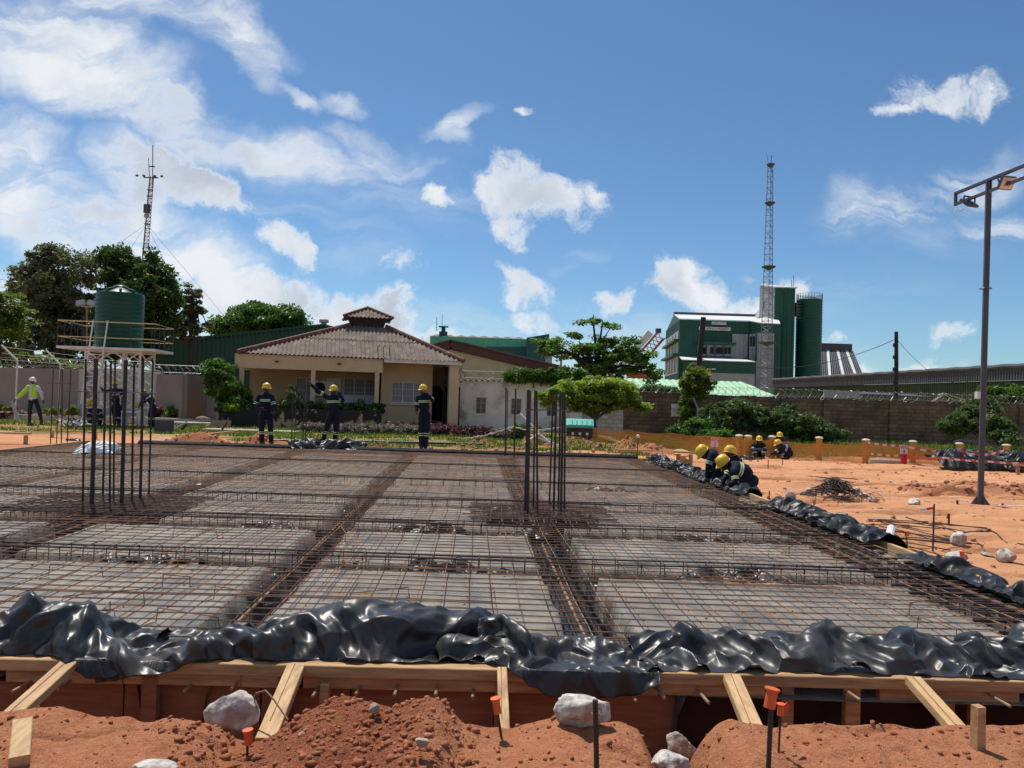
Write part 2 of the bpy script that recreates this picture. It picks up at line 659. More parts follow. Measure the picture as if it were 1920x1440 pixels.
def np_mesh(name, V, F, mat, parent=None, smooth=False, attrs=None):
    """mesh from numpy arrays; F is (n, 4) or (n, 3)"""
    me = bpy.data.meshes.new(name)
    V = np.ascontiguousarray(V, dtype=np.float32)
    F = np.ascontiguousarray(F, dtype=np.int32)
    k = F.shape[1]
    me.vertices.add(len(V))
    me.vertices.foreach_set('co', V.ravel())
    me.loops.add(F.size)
    me.loops.foreach_set('vertex_index', F.ravel())
    me.polygons.add(len(F))
    me.polygons.foreach_set('loop_start', np.arange(0, F.size, k, dtype=np.int32))
    me.polygons.foreach_set('loop_total', np.full(len(F), k, dtype=np.int32))
    me.update(calc_edges=True)
    if smooth:
        me.polygons.foreach_set('use_smooth', np.ones(len(F), dtype=bool))
    for an, vals in (attrs or {}).items():
        at_ = me.attributes.new(an, 'FLOAT', 'POINT')
        at_.data.foreach_set('value', np.ascontiguousarray(vals, dtype=np.float32))
    if mat is not None:
        me.materials.append(mat)
    o = bpy.data.objects.new(name, me)
    COL.objects.link(o)
    o.parent = parent
    return o


def grid_faces(nx, ny):
    i = np.arange(nx - 1)
    j = np.arange(ny - 1)
    I, J = np.meshgrid(i, j)
    a = (J * nx + I).ravel()
    return np.stack([a, a + 1, a + nx + 1, a + nx], 1)


# value noise for numpy arrays
class VN:
    def __init__(s, seed):
        s.t = np.random.RandomState(seed).rand(256, 256).astype(np.float64)

    def n(s, x, y):
        xi = np.floor(x).astype(int)
        yi = np.floor(y).astype(int)
        fx = x - xi
        fy = y - yi
        fx = fx * fx * (3 - 2 * fx)
        fy = fy * fy * (3 - 2 * fy)
        t = s.t
        a = t[xi & 255, yi & 255]
        b = t[(xi + 1) & 255, yi & 255]
        c = t[xi & 255, (yi + 1) & 255]
        d = t[(xi + 1) & 255, (yi + 1) & 255]
        return (a * (1 - fx) + b * fx) * (1 - fy) + (c * (1 - fx) + d * fx) * fy - .5

    def fbm(s, x, y, oct=4, gain=.5):
        o = 0
        a = 1.0
        for k in range(oct):
            o = o + a * s.n(x * 2 ** k + 17.3 * k, y * 2 ** k + 9.1 * k)
            a *= gain
        return o


VNA, VNB, VNC = VN(1), VN(2), VN(3)


def sst(a, b, x):
    t = np.clip((x - a) / (b - a), 0, 1)
    return t * t * (3 - 2 * t)


def rock(mb, c, r, seed=0, sub=3, sq=.8, rz=0.0, rough=.25):
    """irregular angular stone"""
    bm = bmesh.new()
    bmesh.ops.create_icosphere(bm, subdivisions=sub, radius=1)
    rnd = random.Random(seed)
    planes = []
    for k in range(11):
        d = Vector((rnd.gauss(0, 1), rnd.gauss(0, 1), rnd.gauss(0, 1))).normalized()
        planes.append((d, rnd.uniform(.55, .88)))
    M = Matrix.Rotation(rz, 3, 'Z')
    vs = []
    for v in bm.verts:
        p = v.co.copy()
        for d, k in planes:
            e = p.dot(d) - k
            if e > 0:
                p -= d * e * .93
        p *= 1 + rough * .35 * mn.noise(p * 2.3 + Vector((seed, 0, 0))) + rough * .22 * mn.noise(p * 6 + Vector((0, seed, 0))) + rough * .14 * mn.noise(p * 15 + Vector((0, seed, 0)))
        p = Vector((p.x * r[0], p.y * r[1], p.z * r[2]))
        vs.append(Vector(c) + M @ p)
    fs = [tuple(v.index for v in f.verts) for f in bm.faces]
    bm.free()
    return mb.add(vs, fs)

# ================================================================= GROUND
def XR(y):                        # right edge of the slab
    return 4.42 - .0445 * (y - 6.0)


XL = -11.55
Y0A, Y0B = G(0, 1235, .15), G(1920, 1279, .15)


def YF(x):                        # front face of the front board
    t = (x - Y0A.x) / (Y0B.x - Y0A.x)
    return Y0A.y + (Y0B.y - Y0A.y) * t


YB = 20.6                         # far edge
CREST = [(-300, 1330), (0, 1330), (60, 1325), (110, 1320), (180, 1338), (300, 1345), (350, 1352), (400, 1372), (440, 1400),
         (470, 1402), (500, 1387), (560, 1345), (620, 1311), (650, 1302), (700, 1313), (740, 1325), (775, 1308), (805, 1304), (835, 1312),
         (870, 1348), (920, 1357), (960, 1362), (1000, 1356), (1040, 1345), (1150, 1353), (1195, 1372), (1222, 1425), (1235, 1640),
         (1275, 1640), (1292, 1430), (1320, 1385), (1345, 1358), (1370, 1346), (1410, 1355), (1450, 1366), (1500, 1356), (1560, 1353),
         (1700, 1356), (1920, 1358), (2300, 1360)]
CYD = 3.56
_cx = np.array([at(a, b, CYD).x for a, b in CREST])
_cz = np.maximum(np.array([at(a, b, CYD).z for a, b in CREST]), -.42)
_o = np.argsort(_cx)
_cx, _cz = _cx[_o], _cz[_o]

HEAPS = []                        # x, y, rx, ry, h, seed


def heap(px, py, z, rx, ry, h):
    p = G(px, py, z)
    HEAPS.append((p.x, p.y, rx, ry, h))


for a in [(372, 838, 0, 1.1, .5, .36), (430, 843, 0, .8, .4, .16), (330, 843, 0, .5, .35, .12), (530, 838, 0, 1.2, .4, .14), (482, 836, 0, .5, .4, .25),
          (700, 838, 0, 1.6, .5, .12), (900, 836, 0, .6, .4, .3), (870, 840, 0, .9, .4, .12), (1005, 832, 0, .55, .6, .85),
          (1065, 838, 0, .7, .4, .3), (1110, 840, 0, .8, .5, .3), (1175, 838, 0, .7, .6, .45), (1230, 842, 0, 1.2, .6, .28), (960, 846, 0, .6, .3, .12),
          (1775, 922, -.05, .8, .7, .30), (1715, 915, -.05, .35, .3, .16), (1900, 922, -.05, .8, .7, .27), (1835, 905, -.05, .6, .6, .2),
          (1160, 846, 0, 1.0, .3, .15), (80, 812, 0, 1.4, .6, .06)]:
    heap(*a)


def ground_z(x, y):
    x = np.asarray(x, dtype=float)
    y = np.asarray(y, dtype=float)
    z = .05 * VNA.fbm(x * .35, y * .35, 3) + .015 * VNB.fbm(x * 2.1, y * 2.1, 3)
    # right hand yard slopes away, with wash channels running across
    r = sst(3.8, 5.0, x) * sst(3, 6, y) * (1 - sst(30, 34, y))
    z = z - .22 * sst(9, 27, y) * sst(2.5, 6, x)
    ch = VNC.fbm(x * .22 + .4 * VNA.n(x * .5, y * .5), y * 1.05, 3, .45)
    z = z + r * (.12 * np.clip(ch, -.6, .6) - .13 * np.exp(-(ch / .05) ** 2))
    z = z + r * .05 * VNB.fbm(x * 1.1, y * 2.3, 5, .6)
    # spoil heaps
    for (hx, hy, rx, ry, h) in HEAPS:
        q = np.sqrt(((x - hx) / rx) ** 2 + ((y - hy) / ry) ** 2)
        nz = 1 + .6 * VNB.fbm(x * 2.7 + hx, y * 2.7, 4)
        z = z + h * np.clip(1 - q, 0, 1) ** .9 * nz + h * .12 * (q < 1.2) * VNC.fbm(x * 9, y * 9, 2)
    # a strip of disturbed soil beyond the far edge
    st = sst(20.8, 21.2, y) * (1 - sst(23.0, 24.4, y)) * (1 - sst(5.5, 7.5, x)) * sst(-11, -9, x)
    z = z + st * (.05 + .12 * np.clip(VNB.fbm(x * .9, y * 1.4, 4), -.2, .8))
    # pit under the slab
    xr = 4.42 - .0445 * (y - 6.0) + .12
    ins = sst(XL - .12, XL + .05, x) * (1 - sst(xr - .17, xr, x)) * sst(4.1, 4.35, y) * (1 - sst(YB - .1, YB + .08, y))
    # foreground: mounds and the cut in front of the formwork
    zc = np.interp(x, _cx, _cz)
    yc = CYD + .05 * VNA.fbm(x * 1.7, x * 0 + 3.1, 2)
    zn = np.where(zc < -.2, zc, zc * .80 - .0)
    t = sst(0, 1, (y - 2.75) / (yc - 2.75))
    zf = zn + (zc - zn) * t
    zf = np.where(y > yc, zc - (y - yc) * .9, zf)
    lump = sst(-1.25, -.95, x) * (1 - sst(-.45, -.15, x))      # the two heaps of loose earth in the middle
    zf = zf + (.016 + .016 * lump) * VNB.fbm(x * 8, y * 8, 3, .55) + .03 * VNA.fbm(x * 2.3, y * 2.3, 3) * (1 - .5 * lump)
    zf = zf - .035 * (1 - lump) * np.exp(-(VNC.fbm(x * 1.6, y * 2.2, 3) / .05) ** 2) * .6
    cut = -.44 + .03 * VNA.fbm(x * 4, y * 4, 3)
    k = sst(yc + .02, yc + .20 + .05 * VNB.n(x * 5, y * 0), y)
    zf = np.minimum(zf, zf * (1 - k) + cut * k)
    m = 1 - sst(4.2, 4.6, y)
    sidem = (1 - sst(4.1, 5.2, np.abs(x)))
    w = m * np.where(y < 4.35, 1, 1)
    z = z * (1 - w) + zf * w
    z = z * (1 - ins) + (-.85) * ins
    return z


def gz(x, y):
    return float(ground_z(np.array([x]), np.array([y]))[0])


def GG(px, py, z0=0.0):
    """ground point seen at this pixel, following the terrain"""
    z = z0
    for _ in range(4):
        p = G(px, py, z)
        z = gz(p.x, p.y)
    return Vector((p.x, p.y, z))


xs = np.concatenate([np.linspace(-700, -60, 14)[:-1], np.linspace(-60, -14, 60)[:-1], np.linspace(-14, -3.4, 110)[:-1], np.linspace(-3.4, 3.4, 460)[:-1],
                     np.linspace(3.4, 14, 170)[:-1], np.linspace(14, 30, 120)[:-1], np.linspace(30, 70, 30)[:-1], np.linspace(70, 700, 14)])
ys = np.concatenate([np.linspace(-400, 1.2, 12)[:-1], np.linspace(1.2, 2.7, 30)[:-1], np.linspace(2.7, 4.3, 150)[:-1], np.linspace(4.3, 19.5, 290)[:-1],
                     np.linspace(19.5, 25, 100)[:-1], np.linspace(25, 34, 80)[:-1], np.linspace(34, 60, 40)[:-1], np.linspace(60, 900, 18)])
GX, GY = np.meshgrid(xs, ys)
GZ = ground_z(GX, GY)
gx, gy = GX.ravel(), GY.ravel()
nzg = VNA.fbm(gx * .5, gy * .9, 4)
# where grass grows: the lawn beyond the far edge at left and the strip under the far wall
gr1 = sst(22.6, 23.8, gy + nzg * 1.6) * (1 - sst(3.2, 4.6, gx + nzg * 2)) * (1 - .0 * gy)
bare = (1 - sst(24.0, 26.0, gy + nzg * 2.2)) * (1 - sst(-9.4, -8.0, gx))
gr1 = gr1 * (1 - bare)
gr2 = sst(27.4, 28.4, gy + nzg * 1.0) * sst(3, 5, gx)
grass_w = np.clip(np.maximum(gr1, gr2) * (.75 + .9 * VNB.fbm(gx * 1.4, gy * 1.4, 3)), 0, 1)
# pale dry sand in the right yard against fresh red earth near the slab
pale = np.clip(sst(3.6, 4.8, gx) * sst(4, 6, gy) + sst(20.5, 21.5, gy) * .75, 0, 1)
fresh = np.zeros_like(gx)
for (hx, hy, rx, ry, h) in HEAPS:
    q = np.sqrt(((gx - hx) / rx) ** 2 + ((gy - hy) / ry) ** 2)
    fresh = np.maximum(fresh, 1 - sst(.7, 1.15, q))
fresh = np.maximum(fresh * .7, sst(-1.32, -1.1, gx + .1 * nzg) * (1 - sst(-.5, -.2, gx + .1 * nzg)) * (gy < 4.3))
fresh = np.maximum(fresh, (gy > 3.66) & (gy < 4.3))


def ground_material():
    m, nt, b = newmat('red_laterite_soil')
    L = nt.links
    t = nt.nodes.new('ShaderNodeTexCoord')

    def nz(scale, det, rough=.6, st=(1, 1, 1)):
        mp = nt.nodes.new('ShaderNodeMapping')
        mp.inputs['Scale'].default_value = st
        L.new(t.outputs['Object'], mp.inputs[0])
        n = nt.nodes.new('ShaderNodeTexNoise')
        n.inputs['Scale'].default_value = scale
        n.inputs['Detail'].default_value = det
        n.inputs['Roughness'].default_value = rough
        L.new(mp.outputs[0], n.inputs['Vector'])
        return n.outputs['Fac']

    def rng(v, a, b_):
        r = nt.nodes.new('ShaderNodeMapRange')
        r.inputs['From Min'].default_value = a
        r.inputs['From Max'].default_value = b_
        L.new(v, r.inputs['Value'])
        return r.outputs[0]

    def mix(f, A, B):
        x = nt.nodes.new('ShaderNodeMix')
        x.data_type = 'RGBA'
        L.new(f, x.inputs['Factor'])
        for s_, v in (('A', A), ('B', B)):
            if isinstance(v, tuple):
                x.inputs[s_].default_value = (*v, 1)
            else:
                L.new(v, x.inputs[s_])
        return x.outputs['Result']

    def att(n_):
        a = nt.nodes.new('ShaderNodeAttribute')
        a.attribute_name = n_
        return a.outputs['Fac']
    n1 = rng(nz(1.3, 8), .35, .68)
    n2 = rng(nz(38, 6, .7), .35, .7)
    n3 = rng(nz(210, 3, .7), .52, .78)
    red = mix(n1, (.46, .15, .060), (.32, .095, .036))
    red = mix(n2, red, (.58, .25, .12))
    pal = mix(n1, (.65, .305, .145), (.52, .22, .095))
    pal = mix(rng(nz(2.6, 7, .7, (.35, 1.5, 1)), .45, .7), pal, (.70, .37, .19))
    frs = mix(n2, (.22, .055, .022), (.36, .105, .042))
    c = mix(att('pale'), red, pal)
    c = mix(att('fresh'), c, frs)
    # scattered pale grit
    c = mix(n3, c, (.72, .42, .25))
    c = mix(rng(nz(120, 4, .75), .60, .72), c, (.17, .055, .028))
    g = mix(rng(nz(3.1, 7), .35, .65), (.075, .12, .02), (.14, .17, .04))
    gm = nt.nodes.new('ShaderNodeMath')
    gm.operation = 'MULTIPLY'
    L.new(att('grass'), gm.inputs[0])
    L.new(rng(nz(9, 5, .7), .30, .55), gm.inputs[1])
    c = mix(gm.outputs[0], c, g)
    L.new(c, b.inputs['Base Color'])
    b.inputs['Roughness'].default_value = .95
    b.inputs['Specular IOR Level'].default_value = .2
    ad = nt.nodes.new('ShaderNodeMath')
    ad.operation = 'MULTIPLY_ADD'
    L.new(nz(70, 6, .75), ad.inputs[0])
    ad.inputs[1].default_value = .8
    L.new(nz(14, 6, .65), ad.inputs[2])
    bp = nt.nodes.new('ShaderNodeBump')
    bp.inputs['Distance'].default_value = .022
    L.new(ad.outputs[0], bp.inputs['Height'])
    L.new(bp.outputs[0], b.inputs['Normal'])
    return m


M_soil = ground_material()
ground = np_mesh('ground', np.stack([gx, gy, GZ.ravel()], 1), grid_faces(len(xs), len(ys)), M_soil, None, True,
                 {'grass': grass_w, 'pale': pale, 'fresh': fresh})
struct(ground)
ground['label'] = 'red earth of the building site with ruts and patches of grass'

# loose clods and grit lying on the soil: nobody could count them
ROCKV = []


def scatter_clods(name, label, pts, mat, zf=None):
    rs = np.random.RandomState(5)
    bm = bmesh.new()
    bmesh.ops.create_icosphere(bm, subdivisions=1, radius=1)
    bv = np.array([v.co[:] for v in bm.verts])
    bf = np.array([[v.index for v in f.verts] for f in bm.faces])
    bm.free()
    V, F = [], []
    for i, (x, y, r) in enumerate(pts):
        s = r * (.6 + .8 * rs.rand(3))
        s[2] *= .75
        v = bv * (1 + .8 * (rs.rand(len(bv), 1) - .5)) * s
        a = rs.rand() * 6.28
        ca, sa = math.cos(a), math.sin(a)
        v = np.stack([v[:, 0] * ca - v[:, 1] * sa, v[:, 0] * sa + v[:, 1] * ca, v[:, 2]], 1)
        V.append(v + np.array([x, y, 0]))
        F.append(bf + i * len(bv))
    V = np.concatenate(V)
    P = np.array([(x, y) for x, y, r in pts])
    Z = (zf or ground_z)(P[:, 0], P[:, 1]) + np.array([r for x, y, r in pts]) * .25
    V[:, 2] += np.repeat(Z, len(bv))
    o = np_mesh(name, V, np.concatenate(F), mat)
    o['kind'] = 'stuff'
    o['label'] = label
    o['category'] = 'soil'
    return o


M_clod = pm('earth_clod', (.40, .14, .06), (.24, .075, .03), 9, .95, bump=.004, bscale=60, c3=(.50, .30, .2), c3scale=5, c3lo=.62, c3hi=.7)
M_clodp = pm('pale_earth_clod', (.52, .26, .15), (.36, .16, .09), 5, .95, bump=.004, bscale=40)
rs = np.random.RandomState(11)
cl = []
for k in range(15000):
    if k % 2:
        x = rs.uniform(-1.45, -.1)
        r = .002 + .019 * rs.rand() ** 15
    else:
        x = rs.uniform(-3, 3)
        r = .0015 + .014 * rs.rand() ** 14
    y = rs.uniform(2.75, 3.75)
    cl.append((x, y, r))
scatter_clods('soil_clods', 'crumbs and small clods of red earth strewn over the mounds in front of the formwork', cl, M_clod)
cl = []
for k in range(3500):
    y = 5 + 22 * rs.rand() ** 1.2
    x = XR(y) + .6 + rs.rand() * 14
    cl.append((x, y, .008 + .05 * rs.rand() ** 6))
for (hx, hy, rx, ry, h) in HEAPS:
    for k in range(60):
        cl.append((hx + rs.randn() * rx * .5, hy + rs.randn() * ry * .5, .015 + .06 * rs.rand() ** 4))
for k in range(400):
    cl.append((rs.uniform(-9, 5), rs.uniform(20.9, 23.2), .015 + .07 * rs.rand() ** 4))
cl2 = [(rs.uniform(-9, 4), 4.6 + 14 * rs.rand() ** 1.5, .003 + .012 * rs.rand() ** 4) for _ in range(1800)]
scatter_clods('soil_clods', 'pale lumps of dry earth littering the yard and the spoil heaps round the slab', cl, M_clodp)

# ================================================================= MEMBRANE (black polythene over the soil beds, with beam trenches)
VT = [(.98, .21, .46), (-1.66, .16, .40), (-4.75, .22, .42), (-7.6, .15, .35)]      # x at y=0, half width, depth (lean like the slab)
HT = [(7.25, .13, .17), (9.25, .17, .24), (11.3, .12, .18), (13.9, .14, .2), (17.0, .14, .2)]
LEAN = -.052
PADS = [(.45, 10.35, .72, .62), (-5.35, 10.05, .90, .70)]
mxs = np.arange(XL, 4.62, .045)
mys = np.concatenate([np.arange(4.30, 12, .035), np.arange(12, YB + .02, .06)])
MX, MY = np.meshgrid(mxs, mys)
MZ = .02 + .012 * VNA.fbm(MX * 1.2, MY * 1.2, 4) + .004 * VNB.fbm(MX * 7, MY * 7, 3)
wr = np.zeros_like(MX)
for (c, hw, dp) in VT:
    xc = c + LEAN * MY
    d = np.abs(MX - xc) + .03 * VNB.n(MX * 1, MY * 1.7)
    MZ = np.minimum(MZ, MZ - (1 - sst(hw - .02, hw + .05, d)) * (dp + .03))
for (yc_, hw, dp) in HT:
    d = np.abs(MY - yc_ - .04 * VNC.n(MX * .5, MX * 0)) + .03 * VNB.n(MX * 1.3, MY)
    k = (1 - sst(hw - .02, hw + .06, d))
    MZ = np.minimum(MZ, .02 - k * dp + k * .09 * np.abs(VNB.fbm(MX * 3.1, MY * 4.0, 4)))
    wr = np.maximum(wr, (1 - sst(hw, hw + .22, d)))
for (px_, py_, hx, hy) in PADS:
    k = (1 - sst(hx - .03, hx + .04, np.abs(MX - px_))) * (1 - sst(hy - .03, hy + .04, np.abs(MY - py_)))
    MZ = np.minimum(MZ, .02 - k * .45)
xe = 4.42 - .0445 * (MY - 6.0)
k = sst(xe - .62, xe - .56, MX) * (1 - sst(xe - .12, xe - .08, MX))
MZ = np.minimum(MZ, .02 - k * .42)
MZ = MZ + wr * .035 * np.abs(VNC.fbm(MX * 4.5, MY * 5, 4))
# turned-up margins against the boards
MZ = np.where(MX > xe + .06, -.1, np.where(MX > xe - .06, np.maximum(MZ, .05), MZ))
MXX = np.minimum(MX, xe + .04)


def plastic_material(name, dust, base=(.014, .015, .017), dustc=(.30, .26, .21), rough=.30, bump=.012, bs=5.0, lo=.5, hi=.72, spec=.42):
    m, nt, b = newmat(name)
    L = nt.links
    t = nt.nodes.new('ShaderNodeTexCoord')

    def nz(scale, det, r=.6, dist=0):
        n = nt.nodes.new('ShaderNodeTexNoise')
        n.inputs['Scale'].default_value = scale
        n.inputs['Detail'].default_value = det
        n.inputs['Roughness'].default_value = r
        n.inputs['Distortion'].default_value = dist
        L.new(t.outputs['Object'], n.inputs['Vector'])
        return n.outputs['Fac']
    r = nt.nodes.new('ShaderNodeMapRange')
    r.inputs['From Min'].default_value = lo
    r.inputs['From Max'].default_value = hi
    r.inputs['To Min'].default_value = dust * .25
    r.inputs['To Max'].default_value = dust
    L.new(nz(1.7, 9, .68, .6), r.inputs['Value'])
    at_ = nt.nodes.new('ShaderNodeAttribute')
    at_.attribute_name = 'below_bed'
    cl_ = nt.nodes.new('ShaderNodeMath')
    cl_.operation = 'MULTIPLY_ADD'
    L.new(at_.outputs['Fac'], cl_.inputs[0])
    cl_.inputs[1].default_value = -.95
    cl_.inputs[2].default_value = 1
    m2_ = nt.nodes.new('ShaderNodeMath')
    m2_.operation = 'MULTIPLY'
    L.new(r.outputs[0], m2_.inputs[0])
    L.new(cl_.outputs[0], m2_.inputs[1])
    r = m2_
    x = nt.nodes.new('ShaderNodeMix')
    x.data_type = 'RGBA'
    x.inputs['A'].default_value = (*base, 1)
    x.inputs['B'].default_value = (*dustc, 1)
    d2 = nt.nodes.new('ShaderNodeMix')
    d2.data_type = 'RGBA'
    d2.inputs['A'].default_value = (*dustc, 1)
    d2.inputs['B'].default_value = (dustc[0] * .95, dustc[1] * .66, dustc[2] * .46, 1)
    d3 = nt.nodes.new('ShaderNodeMapRange')
    d3.inputs['From Min'].default_value = .50
    d3.inputs['From Max'].default_value = .72
    L.new(nz(.9, 8, .7, .4), d3.inputs['Value'])
    L.new(d3.outputs[0], d2.inputs['Factor'])
    L.new(d2.outputs['Result'], x.inputs['B'])
    L.new(r.outputs[0], x.inputs['Factor'])
    L.new(x.outputs['Result'], b.inputs['Base Color'])
    rr = nt.nodes.new('ShaderNodeMapRange')
    rr.inputs['To Min'].default_value = rough
    rr.inputs['To Max'].default_value = .85
    L.new(r.outputs[0], rr.inputs['Value'])
    L.new(rr.outputs[0], b.inputs['Roughness'])
    b.inputs['Specular IOR Level'].default_value = spec
    # fine creases: bent noise ridges
    n = nz(bs, 4, .5, 1.2)
    ab = nt.nodes.new('ShaderNodeMath')
    ab.operation = 'ABSOLUTE'
    sb = nt.nodes.new('ShaderNodeMath')
    sb.operation = 'SUBTRACT'
    L.new(n, sb.inputs[0])
    sb.inputs[1].default_value = .5
    L.new(sb.outputs[0], ab.inputs[0])
    bp = nt.nodes.new('ShaderNodeBump')
    bp.inputs['Distance'].default_value = bump
    L.new(ab.outputs[0], bp.inputs['Height'])
    L.new(bp.outputs[0], b.inputs['Normal'])
    return m


M_memb = plastic_material('dusty_black_membrane', .9, (.03, .032, .035), (.35, .31, .25), .36, .03, 2.0, .34, .68)
M_plast2 = plastic_material('weathered_black_polythene', .26, (.008, .009, .011), (.20, .185, .165), .36, .004, 7.0, .46, .78, .22)
M_plast = plastic_material('black_polythene', .30, (.008, .009, .011), (.22, .20, .175), .32, .004, 7.0, .46, .78)
below_bed = sst(-.03, -.12, MZ)  # membrane below bed level takes almost none of the dust colour
memb = np_mesh('polythene_membrane', np.stack([MXX.ravel(), MY.ravel(), MZ.ravel()], 1), grid_faces(len(mxs), len(mys)), M_memb, None, True, {'below_bed': below_bed.ravel()})
tag(memb, 'dusty black polythene membrane lining the soil beds and beam trenches under the rebar mat', 'plastic membrane')

# crumpled foil-bright plastic scraps seen in the cross trenches


def memb_z(x, y):
    j = np.clip(((x - XL) / .045).astype(int), 0, len(mxs) - 1)
    i = np.clip(np.searchsorted(mys, y), 0, len(mys) - 1)
    return MZ[i, j]


scatter_clods('soil_crumbs', 'crumbs of earth dropped on the polythene under the rebar mat', cl2, M_clod, memb_z)
# ================================================================= CRUMPLED SHEETS (position based cloth)
def crumple(name, label, path, front, back, crest, slack=1.35, slack_v=1.5, nu=200, nv=34, seed=1, steps=150, mat=None, floor=None, group=None, relax=60, amp=.12,
            pull=.05, category='plastic sheet', fold=2.9, famp=.085, fine=9, crease=.85, soft=0):
    """path: list of world (x, y) along the heap; front/back: list of (s, offset, z) rows; crest: list of (s, z)
    s runs 0..1 along the path. The sheet is longer than its path and buckles into folds."""
    rs_ = np.random.RandomState(seed)
    P = np.array(path, dtype=float)
    seg = np.sqrt(((P[1:] - P[:-1]) ** 2).sum(1))
    cs = np.concatenate([[0], np.cumsum(seg)])
    Ltot = cs[-1]
    s = np.linspace(0, 1, nu)
    cx = np.interp(s * Ltot, cs, P[:, 0])
    cy = np.interp(s * Ltot, cs, P[:, 1])
    tx = np.gradient(cx)
    ty = np.gradient(cy)
    tl = np.sqrt(tx ** 2 + ty ** 2)
    nx_, ny_ = -ty / tl, tx / tl            # to the left of the path: for a path going +x this is +y, away from the camera
    f = np.array(front)
    b = np.array(back)
    c = np.array(crest)
    fo, fz = np.interp(s, f[:, 0], f[:, 1]), np.interp(s, f[:, 0], f[:, 2])
    bo, bz = np.interp(s, b[:, 0], b[:, 1]), np.interp(s, b[:, 0], b[:, 2])
    cz = np.interp(s, c[:, 0], c[:, 1])
    v = np.linspace(0, 1, nv)
    off = fo[:, None] * (1 - v) + bo[:, None] * v
    prof = np.sin(PI * v) ** .8
    basez = fz[:, None] * (1 - v) + bz[:, None] * v
    Z = basez + (cz[:, None] - basez) * prof
    X = cx[:, None] + nx_[:, None] * off
    Y = cy[:, None] + ny_[:, None] * off
    T = np.stack([X, Y, Z], 2)
    vn1, vn2 = VN(seed + 50), VN(seed + 70)
    uu, vv = np.meshgrid(s * Ltot, v * .6, indexing='ij')
    # big folds: ridges running slantwise over the heap
    rg = .35 - 2.6 * np.abs(vn1.fbm(uu * fold + vv * 1.6, vv * 1.5 - uu * .6, 2))
    T[:, :, 2] += famp * rg * prof
    T[:, :, 1] += famp * 1.2 * (1 - 2.6 * np.abs(vn2.fbm(uu * fold * .8 + 9, vv * 2.0 + uu * .5, 2))) * prof
    Q = T.copy()
    Q[:, :, 2] += amp * vn1.fbm(uu * 4.2, vv * 4.5, 3) * prof
    Q[:, :, 0] += amp * .8 * vn2.fbm(uu * 4.6 + 5, vv * 4.5, 3)
    Q[:, :, 1] += amp * .8 * vn2.fbm(uu * 4.6 + 55, vv * 4.5 + 9, 3) * prof
    Q += rs_.normal(0, .002, Q.shape)
    Lu = Ltot / (nu - 1) * slack
    arc = np.sqrt(((T[:, 1:] - T[:, :-1]) ** 2).sum(2)).mean()
    Lv = arc * slack_v
    Ld = math.sqrt(Lu * Lu + Lv * Lv)
    V = np.zeros_like(Q)
    fl = floor or (lambda x, y: np.full_like(x, .115))

    def con(A, B, L0, k):
        d = B - A
        l = np.sqrt((d * d).sum(2, keepdims=True)) + 1e-9
        e = d * ((l - L0) / l * .5 * k)
        A += e
        B -= e
    for it in range(steps + relax):
        old = Q.copy()
        V *= .93
        V[:, :, 2] -= .0006
        Q += V
        for _ in range(5):
            for st_ in (0, 1):
                m_ = (nu - st_) // 2
                con(Q[st_:st_ + 2 * m_:2][:m_], Q[st_ + 1:st_ + 2 * m_:2][:m_], Lu, 1)
                m_ = (nv - st_) // 2
                con(Q[:, st_:st_ + 2 * m_:2][:, :m_], Q[:, st_ + 1:st_ + 2 * m_:2][:, :m_], Lv, 1)
            for (a0, b0) in ((0, 0), (1, 1)):
                con(Q[a0:-1:2, b0:-1:2], Q[a0 + 1::2, b0 + 1::2][:Q[a0:-1:2, b0:-1:2].shape[0], :Q[a0:-1:2, b0:-1:2].shape[1]], Ld, .7)
                con(Q[a0 + 1::2, b0:-1:2][:Q[a0:-1:2, b0 + 1::2].shape[0], :Q[a0:-1:2, b0 + 1::2].shape[1]], Q[a0:-1:2, b0 + 1::2][:Q[a0 + 1::2, b0:-1:2].shape[0], :Q[a0 + 1::2, b0:-1:2].shape[1]], Ld, .7)
            # bending
            for st_ in range(4):
                con(Q[st_:-2:4][:len(Q[st_ + 2::4])], Q[st_ + 2::4][:len(Q[st_:-2:4])], 2 * Lu, .10)
                con(Q[:, st_:-2:4][:, :Q[:, st_ + 2::4].shape[1]], Q[:, st_ + 2::4][:, :Q[:, st_:-2:4].shape[1]], 2 * Lv, .10)
        kk = pull if it < steps else pull * .3
        Q += (T - Q) * kk * np.array([1, 1, 1])
        Q[:, 0] += (T[:, 0] - Q[:, 0]) * .25
        Q[:, -1] += (T[:, -1] - Q[:, -1]) * .15
        z0 = fl(Q[:, :, 0], Q[:, :, 1])
        hit = Q[:, :, 2] < z0
        Q[:, :, 2] = np.where(hit, z0, Q[:, :, 2])
        V = Q - old
        V[hit] *= .3
    # finer cloth: resample, then press sharp creases into it
    def rs2(A, n, ax):
        m_ = A.shape[ax]
        t_ = np.linspace(0, m_ - 1, n)
        i1 = np.clip(np.floor(t_).astype(int), 0, m_ - 2)
        f_ = t_ - i1
        sh_ = [1, 1, 1]
        sh_[ax] = n
        f_ = f_.reshape(sh_)
        return np.take(A, i1, ax) * (1 - f_) + np.take(A, i1 + 1, ax) * f_
    nu2, nv2 = nu * fine, nv * fine
    Q = rs2(rs2(Q, nu2, 0), nv2, 1)
    for _ in range(3):
        Q[1:-1] = .5 * Q[1:-1] + .25 * (Q[2:] + Q[:-2])
        Q[:, 1:-1] = .5 * Q[:, 1:-1] + .25 * (Q[:, 2:] + Q[:, :-2])
    du, dv_ = np.gradient(Q, axis=0), np.gradient(Q, axis=1)
    N = np.cross(du, dv_)
    N /= np.linalg.norm(N, axis=2, keepdims=True) + 1e-9
